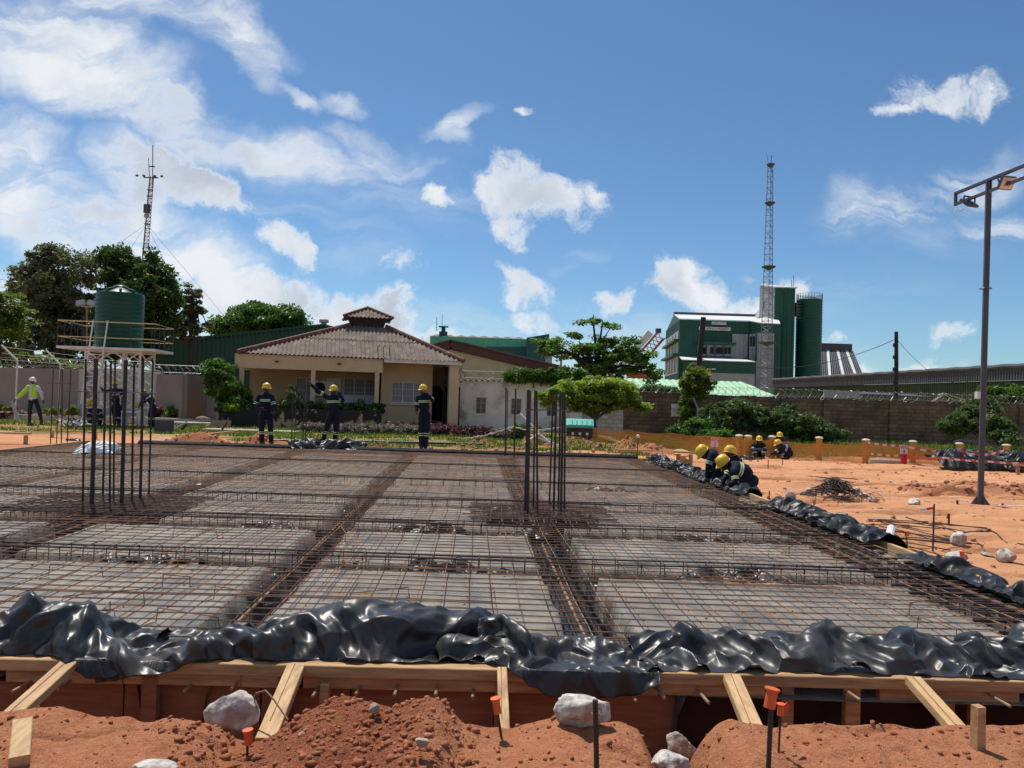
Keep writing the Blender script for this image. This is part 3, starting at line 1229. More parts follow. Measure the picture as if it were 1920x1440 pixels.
    uu, vv = np.meshgrid(np.linspace(0, Lu * nu, nu2), np.linspace(0, Lv * nv, nv2), indexing='ij')
    # triangle waves running in several directions: flat facets meeting in sharp creases
    dd_ = 0
    fam = sst(-.12, .12, vn2.fbm(uu * 1.5 + 3, vv * 1.5, 2))
    for (f_, a_, th, side) in ((2.4, .046, .55, 0), (5.3, .022, .75, 0), (10.5, .008, .45, 0), (2.0, .046, -.75, 1), (4.4, .024, -.5, 1), (11.5, .008, -.9, 1), (3.1, .012, 1.7, 2)):
        wp = vn1.fbm(uu * .9 + f_, vv * .9 + side * 5, 2) * (1.1 + f_ * .12)
        x_ = f_ * (uu * math.cos(th) + vv * math.sin(th)) + wp
        tr_ = np.abs((x_ % 1) - .5) * 2
        mk = (fam, 1 - fam, 1)[side] * np.clip(.6 + 1.4 * vn2.fbm(uu * 1.3 + f_ * 3, vv * 1.6, 2), .1, 1.2)
        dd_ = dd_ + a_ * (tr_ ** 1.5 - .4) * 2 * mk
    Q = Q + N * dd_[:, :, None] * crease
    z0 = fl(Q[:, :, 0], Q[:, :, 1])
    Q[:, :, 2] = np.maximum(Q[:, :, 2], z0)
    idx = (np.arange(nu2)[:, None] * nv2 + np.arange(nv2)[None, :])
    F = np.stack([idx[:-1, :-1].ravel(), idx[1:, :-1].ravel(), idx[1:, 1:].ravel(), idx[:-1, 1:].ravel()], 1)
    o = np_mesh(name, Q.reshape(-1, 3), F, mat or M_plast, None, True)
    sol = o.modifiers.new('thickness', 'SOLIDIFY')
    sol.thickness = .002
    tag(o, label, category, group)
    return o


def front_floor(x, y):
    yf = Y0A.y + (Y0B.y - Y0A.y) * (x - Y0A.x) / (Y0B.x - Y0A.x)
    z = np.full_like(x, .118)
    z = np.where(y < yf + .115, .157, z)
    z = np.where(y < yf - .012, -.38, z)
    return z


def sheet_front(name, label, top, bot, depth_back, seed, **kw):
    """top, bot: outlines of the heap in the photograph (px, py); the crest lies 0.3 m behind the board"""
    px0, px1 = top[0][0], top[-1][0]
    S = np.linspace(0, 1, 25)
    path, cr, fr, bk = [], [], [], []
    for s_ in S:
        px = px0 + (px1 - px0) * s_
        pt = np.interp(px, [a for a, b in top], [b for a, b in top])
        pb = np.interp(px, [a for a, b in bot], [b for a, b in bot])
        xx = at(px, 1200, 4.5).x
        yf = YF(xx)
        yc = yf + .36
        p = at(px, pt, yc)
        path.append((p.x, yc))
        cr.append((s_, p.z * 1.0))
        # front hem: on the board unless the outline falls below it
        q = G(px, pb, .155)
        if q.y < yf - .01:
            q = at(px, pb, yf - .05)
            fr.append((s_, q.y - yc, q.z))
        else:
            fr.append((s_, min(q.y, yf + .2) - yc, .16))
        bk.append((s_, depth_back, .12))
    return crumple(name, label, path, fr, bk, cr, floor=front_floor, seed=seed, **kw)


import time
_t = time.time()
sheet_front('polythene_sheet', 'black polythene heaped on the front board at the far left, one corner hanging over it',
            [(-120, 1180), (0, 1162), (60, 1130), (100, 1108), (165, 1118), (200, 1160), (235, 1185), (285, 1195)],
            [(-120, 1228), (0, 1228), (150, 1232), (190, 1240), (232, 1286), (285, 1265)], .2, 3, nu=24, nv=9, slack=1.16, slack_v=1.15, amp=.12)
sheet_front('polythene_sheet', 'long black polythene sheet left of the middle of the front board, rising in a hump',
            [(245, 1268), (330, 1235), (430, 1195), (520, 1150), (620, 1120), (700, 1122), (745, 1120), (800, 1135), (830, 1185), (880, 1170), (905, 1190)],
            [(245, 1284), (300, 1272), (430, 1238), (560, 1240), (750, 1245), (905, 1242)], .26, 8, nu=34, nv=9, slack=1.12, slack_v=1.14, amp=.12, crease=1.15)
sheet_front('polythene_sheet', 'black polythene bunched at the middle of the front board, drooping towards the white boulder',
            [(830, 1205), (880, 1172), (940, 1148), (985, 1165), (1020, 1195), (1060, 1215), (1120, 1215), (1170, 1212), (1200, 1235)],
            [(830, 1240), (940, 1244), (985, 1290), (1040, 1325), (1130, 1330), (1175, 1315), (1200, 1262)], .2, 21, nu=28, nv=11, slack=1.2, slack_v=1.15, amp=.12)
sheet_front('polythene_sheet', 'black polythene crumpled in sharp shiny folds along the right half of the front board',
            [(1195, 1235), (1225, 1205), (1275, 1192), (1330, 1196), (1400, 1182), (1440, 1190), (1500, 1186), (1560, 1184), (1620, 1190), (1690, 1198), (1730, 1190), (1800, 1200), (1920, 1205), (2080, 1215)],
            [(1195, 1258), (1500, 1263), (1920, 1273), (2080, 1277)], .22, 33, nu=54, nv=9, slack=1.16, slack_v=1.15, amp=.10)


def side_sheet(label, y0, y1, h, seed, tall=None, **kw):
    n_ = 14
    ys_ = np.linspace(y0, y1, n_)
    path = [(XR(y) + .12, y) for y in ys_]
    S = np.linspace(0, 1, n_)
    vn_ = VN(seed)
    cr = [(s_, h * (.68 + .9 * float(vn_.n(np.array([s_ * 9.0]), np.array([.3]))[0]))) for s_ in S]
    cr[0] = (0, .12)
    cr[-1] = (1, .12)
    if tall:
        cr = [(s_, z + sum(t[1] * math.exp(-((s_ - t[0]) / .07) ** 2) for t in tall)) for s_, z in cr]
    fr = [(s_, -.24, .0) for s_ in S]
    bk = [(s_, .24, .13) for s_ in S]
    return crumple('polythene_sheet', label, path, fr, bk, cr, mat=M_plast2, floor=lambda x, y: np.where(x > 4.42 - .0445 * (y - 6) + .2, .0, .12), seed=seed, **kw)


side_sheet('black polythene wrapped over the right formwork nearest the camera, its folds catching the sun', 5.4, 8.05, .22, 41, nu=36, nv=7, slack=1.16, slack_v=1.12, amp=.09, group='polythene along the right slab edge')
side_sheet('black polythene bunched over the right formwork between the bare board and the crouching workers', 8.75, 12.0, .24, 44, tall=[(.25, .12), (.75, .1)], nu=44, nv=7, slack=1.18, slack_v=1.15, amp=.11, group='polythene along the right slab edge')
side_sheet('black polythene tufted over the far right corner of the formwork beyond the crouching workers', 13.2, 20.0, .24, 47, tall=[(.3, .12), (.62, .15), (.95, .2)], nu=70, nv=7, slack=1.15, slack_v=1.15, amp=.11, group='polythene along the right slab edge')
# far edge: a long low wrapped strip
n_ = 40
crumple('polythene_sheet', 'long low strip of black polythene wrapped over the far formwork behind the standing workers',
        [(x, YB + .02) for x in np.linspace(-10.2, 3.5, n_)], [(0, -.14, .02), (1, -.14, .02)], [(0, .12, .03), (1, .12, .03)],
        [(0, .19), (.3, .22), (.34, .2), (.5, .22), (.66, .24), (.8, .21), (.9, .34), (.93, .22), (1, .28)], nu=60, nv=5, slack=1.01, slack_v=1.05, amp=.03, famp=.010, crease=.15, fine=6, mat=pm('matt_black_strip', (.010, .011, .013), (.02, .02, .022), 5, .75, spec=.15), seed=61, steps=60, relax=30, floor=lambda x, y: np.full_like(x, .02))
for i, (x, y, w, h) in enumerate([(-.5, 7.25, .5, .07), (.2, 9.2, .35, .06), (-1.0, 9.3, .45, .07), (2.2, 7.3, .5, .07), (-3.6, 7.3, .6, .07), (2.6, 9.25, .4, .06), (-3.0, 9.3, .35, .06), (.0, 11.3, .5, .07), (2.0, 13.9, .6, .08)]):
    crumple('plastic_scrap', 'crumpled scrap of black polythene lying in a cross trench under the rebar mat', [(xx, y) for xx in np.linspace(x - w, x + w, 8)], [(0, -.14, .0), (1, -.14, .0)], [(0, .14, .0), (1, .14, .0)], [(0, .02), (.5, h), (1, .02)],
            nu=18, nv=7, slack=1.15, slack_v=1.1, amp=.07, seed=200 + i, steps=30, relax=10, group='polythene scraps in the cross trenches', mat=M_plast, floor=lambda x, y: np.full_like(x, -.05))
# shiny crumples lying at the far middle
crumple('polythene_sheet', 'silvery scrap of polythene bunched round the rear starter bars between two standing workers',
        [(x, YB + .1) for x in np.linspace(-6.1, -4.1, 12)], [(0, -.25, .1), (1, -.25, .1)], [(0, .25, .1), (1, .25, .1)],
        [(0, .15), (.3, .42), (.5, .3), (.8, .45), (1, .15)], nu=20, nv=8, slack=1.2, slack_v=1.15, amp=.16, seed=66, steps=90, relax=30, floor=lambda x, y: np.full_like(x, .12))
print('SHEETS', time.time() - _t)

# ================================================================= FORMWORK (front edge)
def fx(px, dy=0.0, z=.15):
    """point on the front formwork line below this pixel column"""
    p = G(px, 1256, z)
    t = (p.x)
    return Vector((p.x, YF(p.x) + dy, z))


M_void = pm('painted_void_shade', (.06, .03, .02), (.04, .02, .014), 4, .9)  # near-black colour standing in for the shade behind the right-hand boards
fw = thing('formwork', 'pale sawn timber formwork along the front of the slab, propped by sloping braces', 'formwork', fx(960, 0, -.4))
for i, (a, b, dz) in enumerate([(-260, 145, -.002), (147, 1196, 0), (1198, 1712, .003), (1714, 2200, 0)]):
    p, q = fx(a, .05, .118 + dz), fx(b, .05, .118 + dz)
    p.x = fx(a).x
    MB().beam(p, q, .10, .066, bev=.004).build('edge_board', M_wood, fw)
for (a, b, z) in [(30, 250, .045), (252, 470, .047), (472, 560, .044), (585, 1215, .046), (1165, 1400, .052), (1590, 1820, .042)]:
    if a == 1165:
        a = 1217
    m = MB().beam(fx(a, .055, z), fx(b, .055, z), .045, .072, bev=.003)
    m.build('waling_board', M_wood, fw)
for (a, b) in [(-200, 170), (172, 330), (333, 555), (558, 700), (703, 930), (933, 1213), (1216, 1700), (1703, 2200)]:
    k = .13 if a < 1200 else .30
    MB().beam(fx(a, k, -.19), fx(b, k, -.19), .03, .34).build('shutter_or_shade_sheet', M_woodD if a < 1200 else M_void, fw)  # right of the gap these are added dark sheets, painting the void's shade
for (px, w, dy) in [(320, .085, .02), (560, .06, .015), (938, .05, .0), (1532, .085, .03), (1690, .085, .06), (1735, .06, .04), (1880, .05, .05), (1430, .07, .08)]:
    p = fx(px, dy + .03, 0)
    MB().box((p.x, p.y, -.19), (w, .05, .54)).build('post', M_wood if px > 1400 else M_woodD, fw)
p = fx(638, -.02, 0)
MB().box((p.x, p.y, -.02), (.05, .04, .16)).build('post', M_wood, fw)
for (a, b, z1, w) in [((138, 1243), (-30, 1392), .04, .095), ((555, 1256), (498, 1392), .0, .10), ((941, 1262), (946, 1385), .03, .055),
                      ((1372, 1276), (1428, 1405), .07, .095), ((1712, 1280), (1822, 1398), .09, .085)]:
    p = at(a[0], a[1], YF(0) + .0)
    p.z += .012
    q = G(b[0], b[1], z1)
    d = (q - p).normalized()
    br = MB().beam(p, q, w, .05, bev=.004).build('brace', M_woodY, fw)
    # a split running along the brace
    s = d.cross(Vector((0, 0, 1))).normalized()
    n = s.cross(d)
    MB().beam(p + n * .0262 + s * .006, p + n * .0262 + s * .012 + d * (q - p).length * .8, .004, .003).build('split', M_woodD, br)
# right hand side forms, mostly under plastic
fr = thing('formwork', 'timber formwork along the right edge of the slab, bare only in the middle', 'formwork', (XR(8), 8, -.2))
for y0, y1 in [(4.5, 8.0), (8.0, 11.3), (11.3, 15), (15, 20.6)]:
    MB().beam((XR(y0) + .14, y0, -.02), (XR(y1) + .14, y1, -.02), .045, .30, bev=.003).build('edge_board', M_woodY, fr)
for y in (5.6, 7, 8.3, 9.4, 11, 13, 15, 17, 19):
    MB().box((XR(y) + .195, y, -.1), (.05, .05, .34)).build('stake', M_woodY, fr)
ff = thing('formwork', 'timber formwork along the far edge of the slab, under a strip of black plastic', 'formwork', (-4, YB + .05, -.2))
MB().beam((XL - .1, YB + .02, 0), (XR(YB) + .1, YB + .02, 0), .05, .22).build('edge_board', M_wood, ff)
MB().beam((XL - .05, 14, .02), (XL - .05, YB, .02), .05, .26).build('edge_board', M_woodY, ff)

# dowels poking out of the front boards
for i, (px, py, ln, sx) in enumerate([(8, 1268, .18, -.05), (72, 1276, .2, -.04), (143, 1276, .16, -.02), (287, 1284, .05, 0), (365, 1285, .12, -.02), (450, 1281, .12, -.01), (600, 1290, .16, 0),
                                      (676, 1290, .13, 0), (747, 1289, .15, 0), (821, 1290, .14, .0), (888, 1297, .12, .0), (1182, 1303, .12, .03), (1232, 1297, .13, .04), (1308, 1300, .17, .05),
                                      (1585, 1300, .13, .06), (1862, 1313, .12, .05)]):
    p = at(px, py - 6, YF(0) + .04)
    d = MB()
    q = p + Vector((sx * .4, -ln, -.004))
    n = 9
    for k in range(n):
        pass
    d.tube([p + Vector((0, .2, 0)), p, q], .0085, 8)
    for k in range(int(ln / .012)):
        c = p + (q - p) * ((k + .5) / int(ln / .012))
        dd = (q - p).normalized() * .0022
        d.tube([c - dd, c + dd], .0098, 8)
    solo('dowel_bar', d, pm('dowel_steel', (.42, .27, .16), (.28, .17, .10), 12, .6, metal=.2, bump=.001, bscale=50), 'ribbed steel dowel poking out of the front formwork towards the camera', 'steel bar', p,
         'dowel bars through the front formwork')

# loose timber pieces
p, q = G(42, 1358, .21), G(36, 1430, .15)
solo('timber_offcut', MB().beam(p, q, .075, .06, bev=.004), M_woodY, 'short squared timber offcut lying on the soil in the near left corner', 'timber')
p = GG(1833, 1404, .1)
solo('wooden_stake', MB().box((p.x, p.y, p.z + .04), (.045, .045, .30), rz=.2, taper=.9), M_wood, 'weathered wooden stake driven in at the foot of the rightmost brace', 'stake', p)


# orange capped marker bars
def marker(label, base, top, r, caph, capr, lean=(0, 0)):
    t = thing('marker_bar', label, 'marker', base)
    b = Vector(base)
    e = Vector(top)
    m = MB().tube([b, e], r, 8)
    n = int((e - b).length / .013)
    if r > .006:
        for k in range(n):
            c = b + (e - b) * ((k + .5) / n)
            m.tube([c, c + (e - b).normalized() * .003], r * 1.18, 8)
    m.build('bar', M_rustd, t)
    if caph:
        q = Vector((0, 0, 1)).rotation_difference((e - b).normalized() + Vector((*lean, 0))).to_matrix()
        MB().lathe([(capr * .86, -caph * .75), (capr * .84, -caph * .2), (capr * .88, caph * .14), (capr * 1.12, caph * .17), (capr * 1.12, caph * .26), (capr * .9, caph * .27), (.001, caph * .27)], e, 18, q).build('cap', M_orange, t, 'auto')
    return t


b = at(1438, 1500, 2.95)
marker('tall ribbed bar with a large orange cap standing at the near right', b, at(1447, 1300, 2.98), .0095, .075, .026, (.12, 0))
p = GG(1460, 1412, .15)
marker('thin bar with a small orange cap and tape rag behind the large capped bar', p, at(1464, 1325, p.y), .005, .05, .0165)
b = at(1120, 1500, 2.9)
marker('bare ribbed bar without cap standing in front of the white boulder', b, at(1116, 1312, 2.92), .010, 0, 0)
p = GG(940, 1382, .1)
marker('orange capped bar beside the middle brace', p, at(930, 1316, p.y), .006, .07, .0215)
p = at(465, 1375, 3.45)
marker('low orange capped bar below the grey rock at left', p - Vector((0, 0, .12)), p, .006, .065, .022, (-.12, 0))
for (px, py, hp, lab) in [(1701, 1028, 998, 'orange capped bar among the loose rods right of the slab'), (1805, 1057, 1036, 'short orange capped bar against the pale stone right of the slab')]:
    p = GG(px, py)
    marker(lab, p, at(px - 1, hp, p.y), .007, .06, .03)


def tape_knot(p, L, mat=None):
    m = MB()
    for k in range(3):
        a = -.4 + .5 * k
        m.beam(p, p + Vector((math.cos(a) * L, .02, math.sin(a) * L * .7)), .002, .02)
    return m


M_tapeR = pm('red_tape', (.65, .03, .03), (.6, .02, .02), 4, .5)
M_tapeW = pm('white_tape', (.75, .72, .70), (.7, .7, .7), 4, .5)
p = at(1466, 1330, 3.35)
m = tape_knot(p, .04)
solo('tape_scrap', m, M_tapeR, 'red and white rag of barrier tape tied under the small orange cap', 'tape')


# rocks in the foreground
def stone(label, px, py, d, r, seed, mat=M_rock, rz=0.0, sub=4, cat='rock', name='boulder', group=None, z=None):
    p = at(px, py, d)
    m = rock(MB(), p, r, seed, sub, rz=rz)
    return solo(name, m, mat, label, cat, p, group, smooth='auto')


stone('grey angular rock lodged against the formwork between the two left braces', 432, 1342, 3.72, (.135, .11, .125), 4)
stone('white speckled granite boulder below the drooping plastic', 1092, 1334, 3.5, (.135, .09, .095), 31, rz=.1)
stone('dark rock half buried in the gap of the cut', 1272, 1400, 3.85, (.09, .07, .07), 12, mat=M_rockb)
stone('soil-caked pale rock at the bottom of the gap in front of the camera', 1258, 1432, 3.3, (.085, .07, .055), 14, mat=M_rock)
stone('flat pale rock showing at the very bottom left edge', 290, 1440, 2.93, (.085, .06, .025), 15)
stone('reddish stone resting on the middle earth heap', 703, 1330, 3.4, (.03, .02, .03), 17, mat=M_rockb)
stone('reddish lump sunk into the near slope of the right earth heap', 790, 1392, 3.05, (.03, .03, .02), 18, mat=M_rockb)
# bent wire
p = G(455, 1345, .02)
pts = [at(475, 1365, 3.75), at(475, 1310, 3.75), at(480, 1300, 3.74), at(498, 1295, 3.72), at(512, 1310, 3.68), at(540, 1350, 3.6)]
solo('bent_rod', MB().tube(pts, .005, 6), M_rust, 'thin bent rod arching over the rock beside the second brace', 'steel rod')

# ================================================================= REINFORCEMENT
mat0 = thing('rebar_mat', 'rusty rebar mat of crossing bars tied over the whole slab', 'rebar mat', (-3.5, 12, .1))
rnd = random.Random(3)


def wavy(p0, p1, n, a, zf):
    p0, p1 = Vector(p0), Vector(p1)
    out = []
    dx = rnd.uniform(-1, 1) * a
    for i in range(n + 1):
        t = i / n
        p = p0.lerp(p1, t)
        nn = mn.noise(Vector((p.x * .7, p.y * .7, 3 * dx)))
        m2 = mn.noise(Vector((p.x * .5 + 40, p.y * .5, 0)))
        p.z = zf + .014 * m2 + .006 * nn
        if abs(p1.x - p0.x) > abs(p1.y - p0.y):
            p.y += a * nn * 1.6 + a * .8 * mn.noise(Vector((p.x * .3, p0.y * 3, 9)))
        else:
            p.x += a * nn * 1.6 + a * .8 * mn.noise(Vector((p0.x * 3, p.y * .3, 19)))
        out.append(p)
    return out


def bars(items, name, stuffname):
    """the 100 nearest as parts, the rest as one part"""
    rest = MB()
    for i, (pts, r) in enumerate(items):
        m = MB() if i < 100 else rest
        m.tube(pts, r, 5 if i < 60 else 4, cap=False)
        if i < 100:
            m.build(name, M_rust, mat0, fix=False)
    if rest.v:
        o = rest.build(stuffname, M_rust, mat0, fix=False)
        o['kind'] = 'stuff'


items = []
y = 4.52
while y < YB - .05:
    sp = .155 + rnd.uniform(-.018, .018)
    x0, x1 = max(XL, -y * .78 - 1), XR(y) - .02 + rnd.uniform(-.25, .05)
    items.append((wavy((x0, y, 0), (x1, y, 0), max(8, int((x1 - x0) / .9)), .014, .105), .0051))
    if rnd.random() < .22:       # a lapped bar lying beside it
        xa = rnd.uniform(x0, x1 - 3)
        items.append((wavy((xa, y + .03, 0), (xa + rnd.uniform(1.5, 4), y + .035, 0), 6, .014, .107), .0051))
    y += sp
bars(items, 'cross_bar', 'cross_bars_beyond')
items = []
x = 4.40
while x > XL - 1.0:
    xb = x
    xs0 = xb - .0445 * (4.45 - 6)
    y0 = 4.45
    if xs0 < -3.8:
        y0 = max(4.45, (-xs0 - 1) / .78)
    yy1 = YB - .03
    pa = Vector((xb - .0445 * (y0 - 6), y0, 0))
    pb = Vector((xb - .0445 * (yy1 - 6), yy1, 0))
    if pb.x > XL:
        items.append((wavy(pa, pb, 20, .014, .094), .0051))
        if rnd.random() < .3:
            ya = rnd.uniform(y0, 12)
            yb = ya + rnd.uniform(1.5, 5)
            items.append((wavy((xb + .03 - .0445 * (ya - 6), ya, 0), (xb + .03 - .0445 * (yb - 6), yb, 0), 6, .012, .096), .0051))
    x -= .205 + rnd.uniform(-.03, .03)
items.sort(key=lambda it: abs(it[0][0].x) * 1.0 + it[0][0].y * .3)
bars(items, 'lengthwise_bar', 'lengthwise_bars_beyond')
# bent chair bars standing between bed and mat
for i in range(46):
    y = 4.7 + 9 * rnd.random() ** 1.4
    x = rnd.uniform(-.60 * y, min(.62 * y, XR(y) - .4))
    an = rnd.uniform(-.5, .5) + (PI / 2 if rnd.random() < .3 else 0)
    c = Vector((x, y, 0))
    d = Vector((math.cos(an), math.sin(an), 0))
    e = Vector((-d.y, d.x, 0))
    L = rnd.uniform(.12, .3)
    pts = [c - d * L - e * .10 + Vector((0, 0, .03)), c - d * L + Vector((0, 0, .03)), c - d * L * .95 + Vector((0, 0, .13)), c + d * L * .95 + Vector((0, 0, .135)), c + d * L + Vector((0, 0, .05)), c + d * L + e * .12 + Vector((0, 0, .035))]
    MB().tube(pts, .0048, 5, cap=False).build('chair_bar', M_rust, mat0, fix=False)


# beam cages in the trenches
def cage(label, a, b, w, zt, zb, sp, group, r=.008, rs_=.0045, mat=M_rustd, vis=None, rings=False):
    a, b = Vector(a), Vector(b)
    d = (b - a).normalized()
    s = Vector((-d.y, d.x, 0))
    t = thing('beam_cage', label, 'rebar cage', (a + b) / 2, 0, group)
    L = (b - a).length
    for o in (-1, 1):
        for z in (zt, zb):
            n = max(4, int(L / 1.0))
            pts = [a + d * L * i / n + s * o * w / 2 + Vector((0, 0, z + .006 * math.sin(i * 1.7 + o))) for i in range(n + 1)]
            MB().tube(pts, r, 6, cap=False).build('main_bar', mat, t, fix=False)
    if rings:
        n = max(4, int(L / .8))
        MB().tube([a + d * L * i / n + s * (w * .28) + Vector((0, 0, zt + .016 + .005 * math.sin(i * 2.1))) for i in range(n + 1)], .014, 7, cap=False).build('main_bar', M_rust, t, fix=False)
    n = min(100, int(L / sp))
    sp = L / n
    proto = None
    for i in range(n):
        c = a + d * (i + .5) * sp
        if proto is None:
            m = MB().tube([s * -w / 2 * 1.08 + Vector((0, 0, zb - .01)), s * -w / 2 * 1.08 + Vector((0, 0, zt + .012)), s * w / 2 * 1.08 + Vector((0, 0, zt + .012)), s * w / 2 * 1.08 + Vector((0, 0, zb - .01))], rs_, 5, closed=True)
            if rings:
                m.tube([s * (w * .28) + d * .01 * math.cos(q_) + Vector((0, 0, zt + .016)) + (s * math.cos(q_ * 1.0) + Vector((0, 0, 1)) * math.sin(q_)) * .019 for q_ in [k * PI / 4 for k in range(8)]], .0035, 4, closed=True)
            proto = m.build('stirrup', mat, t, world=False, fix=False)
            o = proto
        else:
            o = proto.copy()
            COL.objects.link(o)
            o.parent = t
        o.location = c - t.location
    return t


def xl(c, y):
    return c + LEAN * y


for (c, hw, dp), lab, rg in zip(VT[:3], ('rusty beam cage in the long trench right of the middle', 'rusty beam cage in the long trench left of the middle', 'rusty beam cage in the long trench under the left starter bars'), (True, True, False)):
    y0 = 4.45 if c > -3 else 6.2
    cage(lab, (xl(c, y0), y0, 0), (xl(c, YB - .1), YB - .1, 0), hw * 1.5, -.08, -.32, .32, 'beam cages along the slab', .009, .004, rings=rg)
for (y, hw, dp), lab in zip(HT, ('cross beam cage nearest the front board, its stirrups standing clear of the mat', 'cross beam cage just in front of the starter bars', 'cross beam cage just behind the near starter bars', 'cross beam cage halfway to the far edge', 'cross beam cage nearest the far edge')):
    x0 = max(XL, -y * .78 - .5)
    cage(lab, (x0, y, 0), (XR(y) - .3, y, 0), hw * 1.35, .13, -.04, .22 if y < 12 else .3, 'beam cages across the slab', .0085, .0048)
cage('beam cage in the trench along the right edge of the slab', (XR(4.6) - .34, 4.6, 0), (XR(YB) - .34, YB - .1, 0), .28, .05, -.3, .2, 'beam cages along the slab', .010, .005)
# short dowels over the right trench
for i in range(24):
    y = 5.6 + i * .29
    x = XR(y)
    m = MB().tube([(x - .75, y, .045 + .01 * math.sin(i)), (x + .02, y + .02, .05)], .014, 7)
    solo('edge_dowel', m, M_rustd, 'thick dark bar laid across the edge trench along the right side of the slab', 'steel bar', None, 'dark bars across the right edge trench')

M_rustm = pm('brown_rebar', (.20, .11, .07), (.10, .055, .035), 9, .75)
# dense grids round the columns
for (px_, py_, hx, hy), lab in zip(PADS, ('dense dark rebar grid round the right starter bars', 'dense dark rebar grid round the left starter bars')):
    t = thing('pad_grid', lab, 'rebar grid', (px_, py_, .06), 0, 'rebar grids round the starter bars')
    for zi, zz in enumerate((.125, -.18)):
        k = -hy - .1
        while k < hy + .1:
            j = rnd.uniform(-.012, .012)
            MB().tube([(px_ - hx - .25 + j * 9, py_ + k + j, zz), (px_, py_ + k, zz + .01), (px_ + hx + .25 + j * 6, py_ + k - j, zz)], .0075, 5, cap=False).build('grid_bar', M_rustm if zi == 0 else M_rustd, t, fix=False)
            k += .125 if zi == 0 else .2
        k = -hx - .1
        while k < hx + .1:
            j = rnd.uniform(-.012, .012)
            MB().tube([(px_ + k + j, py_ - hy - .2, zz - .014), (px_ + k, py_, zz - .004), (px_ + k - j, py_ + hy + .2, zz - .014)], .0075, 5, cap=False).build('grid_bar', M_rustm if zi == 0 else M_rustd, t, fix=False)
            k += .14 if zi == 0 else .25


# starter bars
def starter(label, barspx, tie_y, group='column starter bars', loc=None):
    """barspx: px base, py base, px top, py top, radius"""
    ps = []
    for (bx, by, tx_, ty_, r) in barspx:
        g = G(bx, by, .1)
        ps.append((g, at(tx_, ty_, g.y + (.0)), r))
    c = sum((p[0] for p in ps), Vector()) / len(ps)
    t = thing('starter_bars', label, 'starter bars', (c.x, c.y, 0), 0, group)
    for (g, e, r) in ps:
        d = (e - g) / (e.z - g.z)
        lo_ = g - d * (g.z + .42)
        m = MB().tube([lo_, g, g.lerp(e, .5) + Vector((rnd.uniform(-.004, .004), 0, 0)), e], r, 8)
        m.build('bar', M_rustd, t, 'auto')
    if tie_y:
        xs_ = [at(t_[2] * .3 + t_[0] * .7, tie_y, p[0].y) for t_, p in zip(barspx, ps)]
        x0, x1 = min(p.x for p in xs_) - .02, max(p.x for p in xs_) + .02
        y0, y1 = min(p.y for p in xs_) - .02, max(p.y for p in xs_) + .02
        z = sum(p.z for p in xs_) / len(xs_)
        MB().tube([(x0, y0, z), (x1, y0, z + .008), (x1, y1, z), (x0, y1, z - .004)], .0075, 6, closed=True).build('tie', pm('bright_tie_steel', (.22, .20, .19), (.16, .13, .11), 8, .6, metal=.4), t)
    return t


starter('nine thick dark starter bars standing tied in a square in front of the water tank',
        [(155, 947, 161, 673, .014), (172, 948, 180, 672, .028), (193, 931, 198, 676, .015), (206, 945, 208, 676, .014), (213, 933, 216, 676, .013), (228, 948, 236, 675, .026), (247, 942, 252, 678, .015), (263, 938, 268, 676, .020), (279, 930, 287, 676, .013)], 736)
starter('thick dark starter bars standing close together right of the middle of the slab',
        [(985, 963, 991, 731, .022), (989, 968, 994, 733, .015), (1000, 955, 1003, 732, .013), (1008, 967, 1006, 733, .014), (1030, 950, 1037, 735, .013), (1038, 960, 1043, 736, .016), (1047, 955, 1051, 734, .014), (1052, 962, 1056, 736, .018), (1058, 960, 1059, 735, .014)], 769)
starter('pair of thin starter bars at the far edge in front of the white building', [(947, 856, 949, 727, .020), (964, 858, 967, 729, .022), (950, 849, 952, 731, .012)], 752)
starter('four thin starter bars at the far edge between the two workers at left', [(545, 843, 551, 730, .013), (551, 845, 556, 724, .013), (567, 844, 573, 722, .013), (572, 842, 577, 722, .013)], 0)
starter('thin starter bars at the far left corner beside the worker in the lime vest', [(95, 824, 100, 693, .014), (106, 826, 114, 692, .014), (115, 828, 117, 692, .016), (126, 827, 133, 693, .015)], 719)

# white sack dropped on the mat
n_ = 20
crumple('white_sack', 'white woven sack lying on the mat behind the left starter bars', [(x, 17.3) for x in np.linspace(-9.95, -9.1, 12)], [(0, -.35, .12), (1, -.3, .12)], [(0, .3, .12), (1, .3, .12)],
        [(0, .16), (.2, .42), (.5, .36), (.62, .45), (.85, .3), (1, .14)], nu=30, nv=16, slack=1.12, slack_v=1.1, amp=.12, seed=77, steps=60, relax=20, mat=pm('white_woven_sack', (.78, .78, .76), (.7, .7, .68), 5, .5), category='sack')
# yard stones, right
SK = [(1481, 931, .15, 'pale flat stone nearest the rebar scrap on its left'), (1516, 927, .17, 'whitish stone touching the left side of the rebar scrap'), (1606, 922, .14, 'upright whitish stone behind the two pale stones right of the scrap'), (1619, 934, .15, 'rounded white stone immediately right of the rebar scrap'),
      (1637, 942, .15, 'low pale stone at the right end of the row beside the scrap'), (1566, 943, .11, 'small white stone in front of the rebar scrap'), (1714, 945, .22, 'broad whitish stone alone between the scrap and the lamp post'), (1669, 906, .07, 'small white stone far out in front of the spoil heap'),
      (1604, 994, .20, 'large brown stone at the edge of the plastic above the bare board'), (1798, 1030, .18, 'upright pale stone behind the short orange capped bar'), (1793, 1052, .24, 'long pale stone lying against the polythene'), (1851, 1042, .12, 'flat orange-brown stone beside the big pale stone'),
      (1887, 1040, .20, 'big pale stone at the right margin of the yard'), (1662, 910, .06, 'small brown stone far out in front of the spoil heap')]
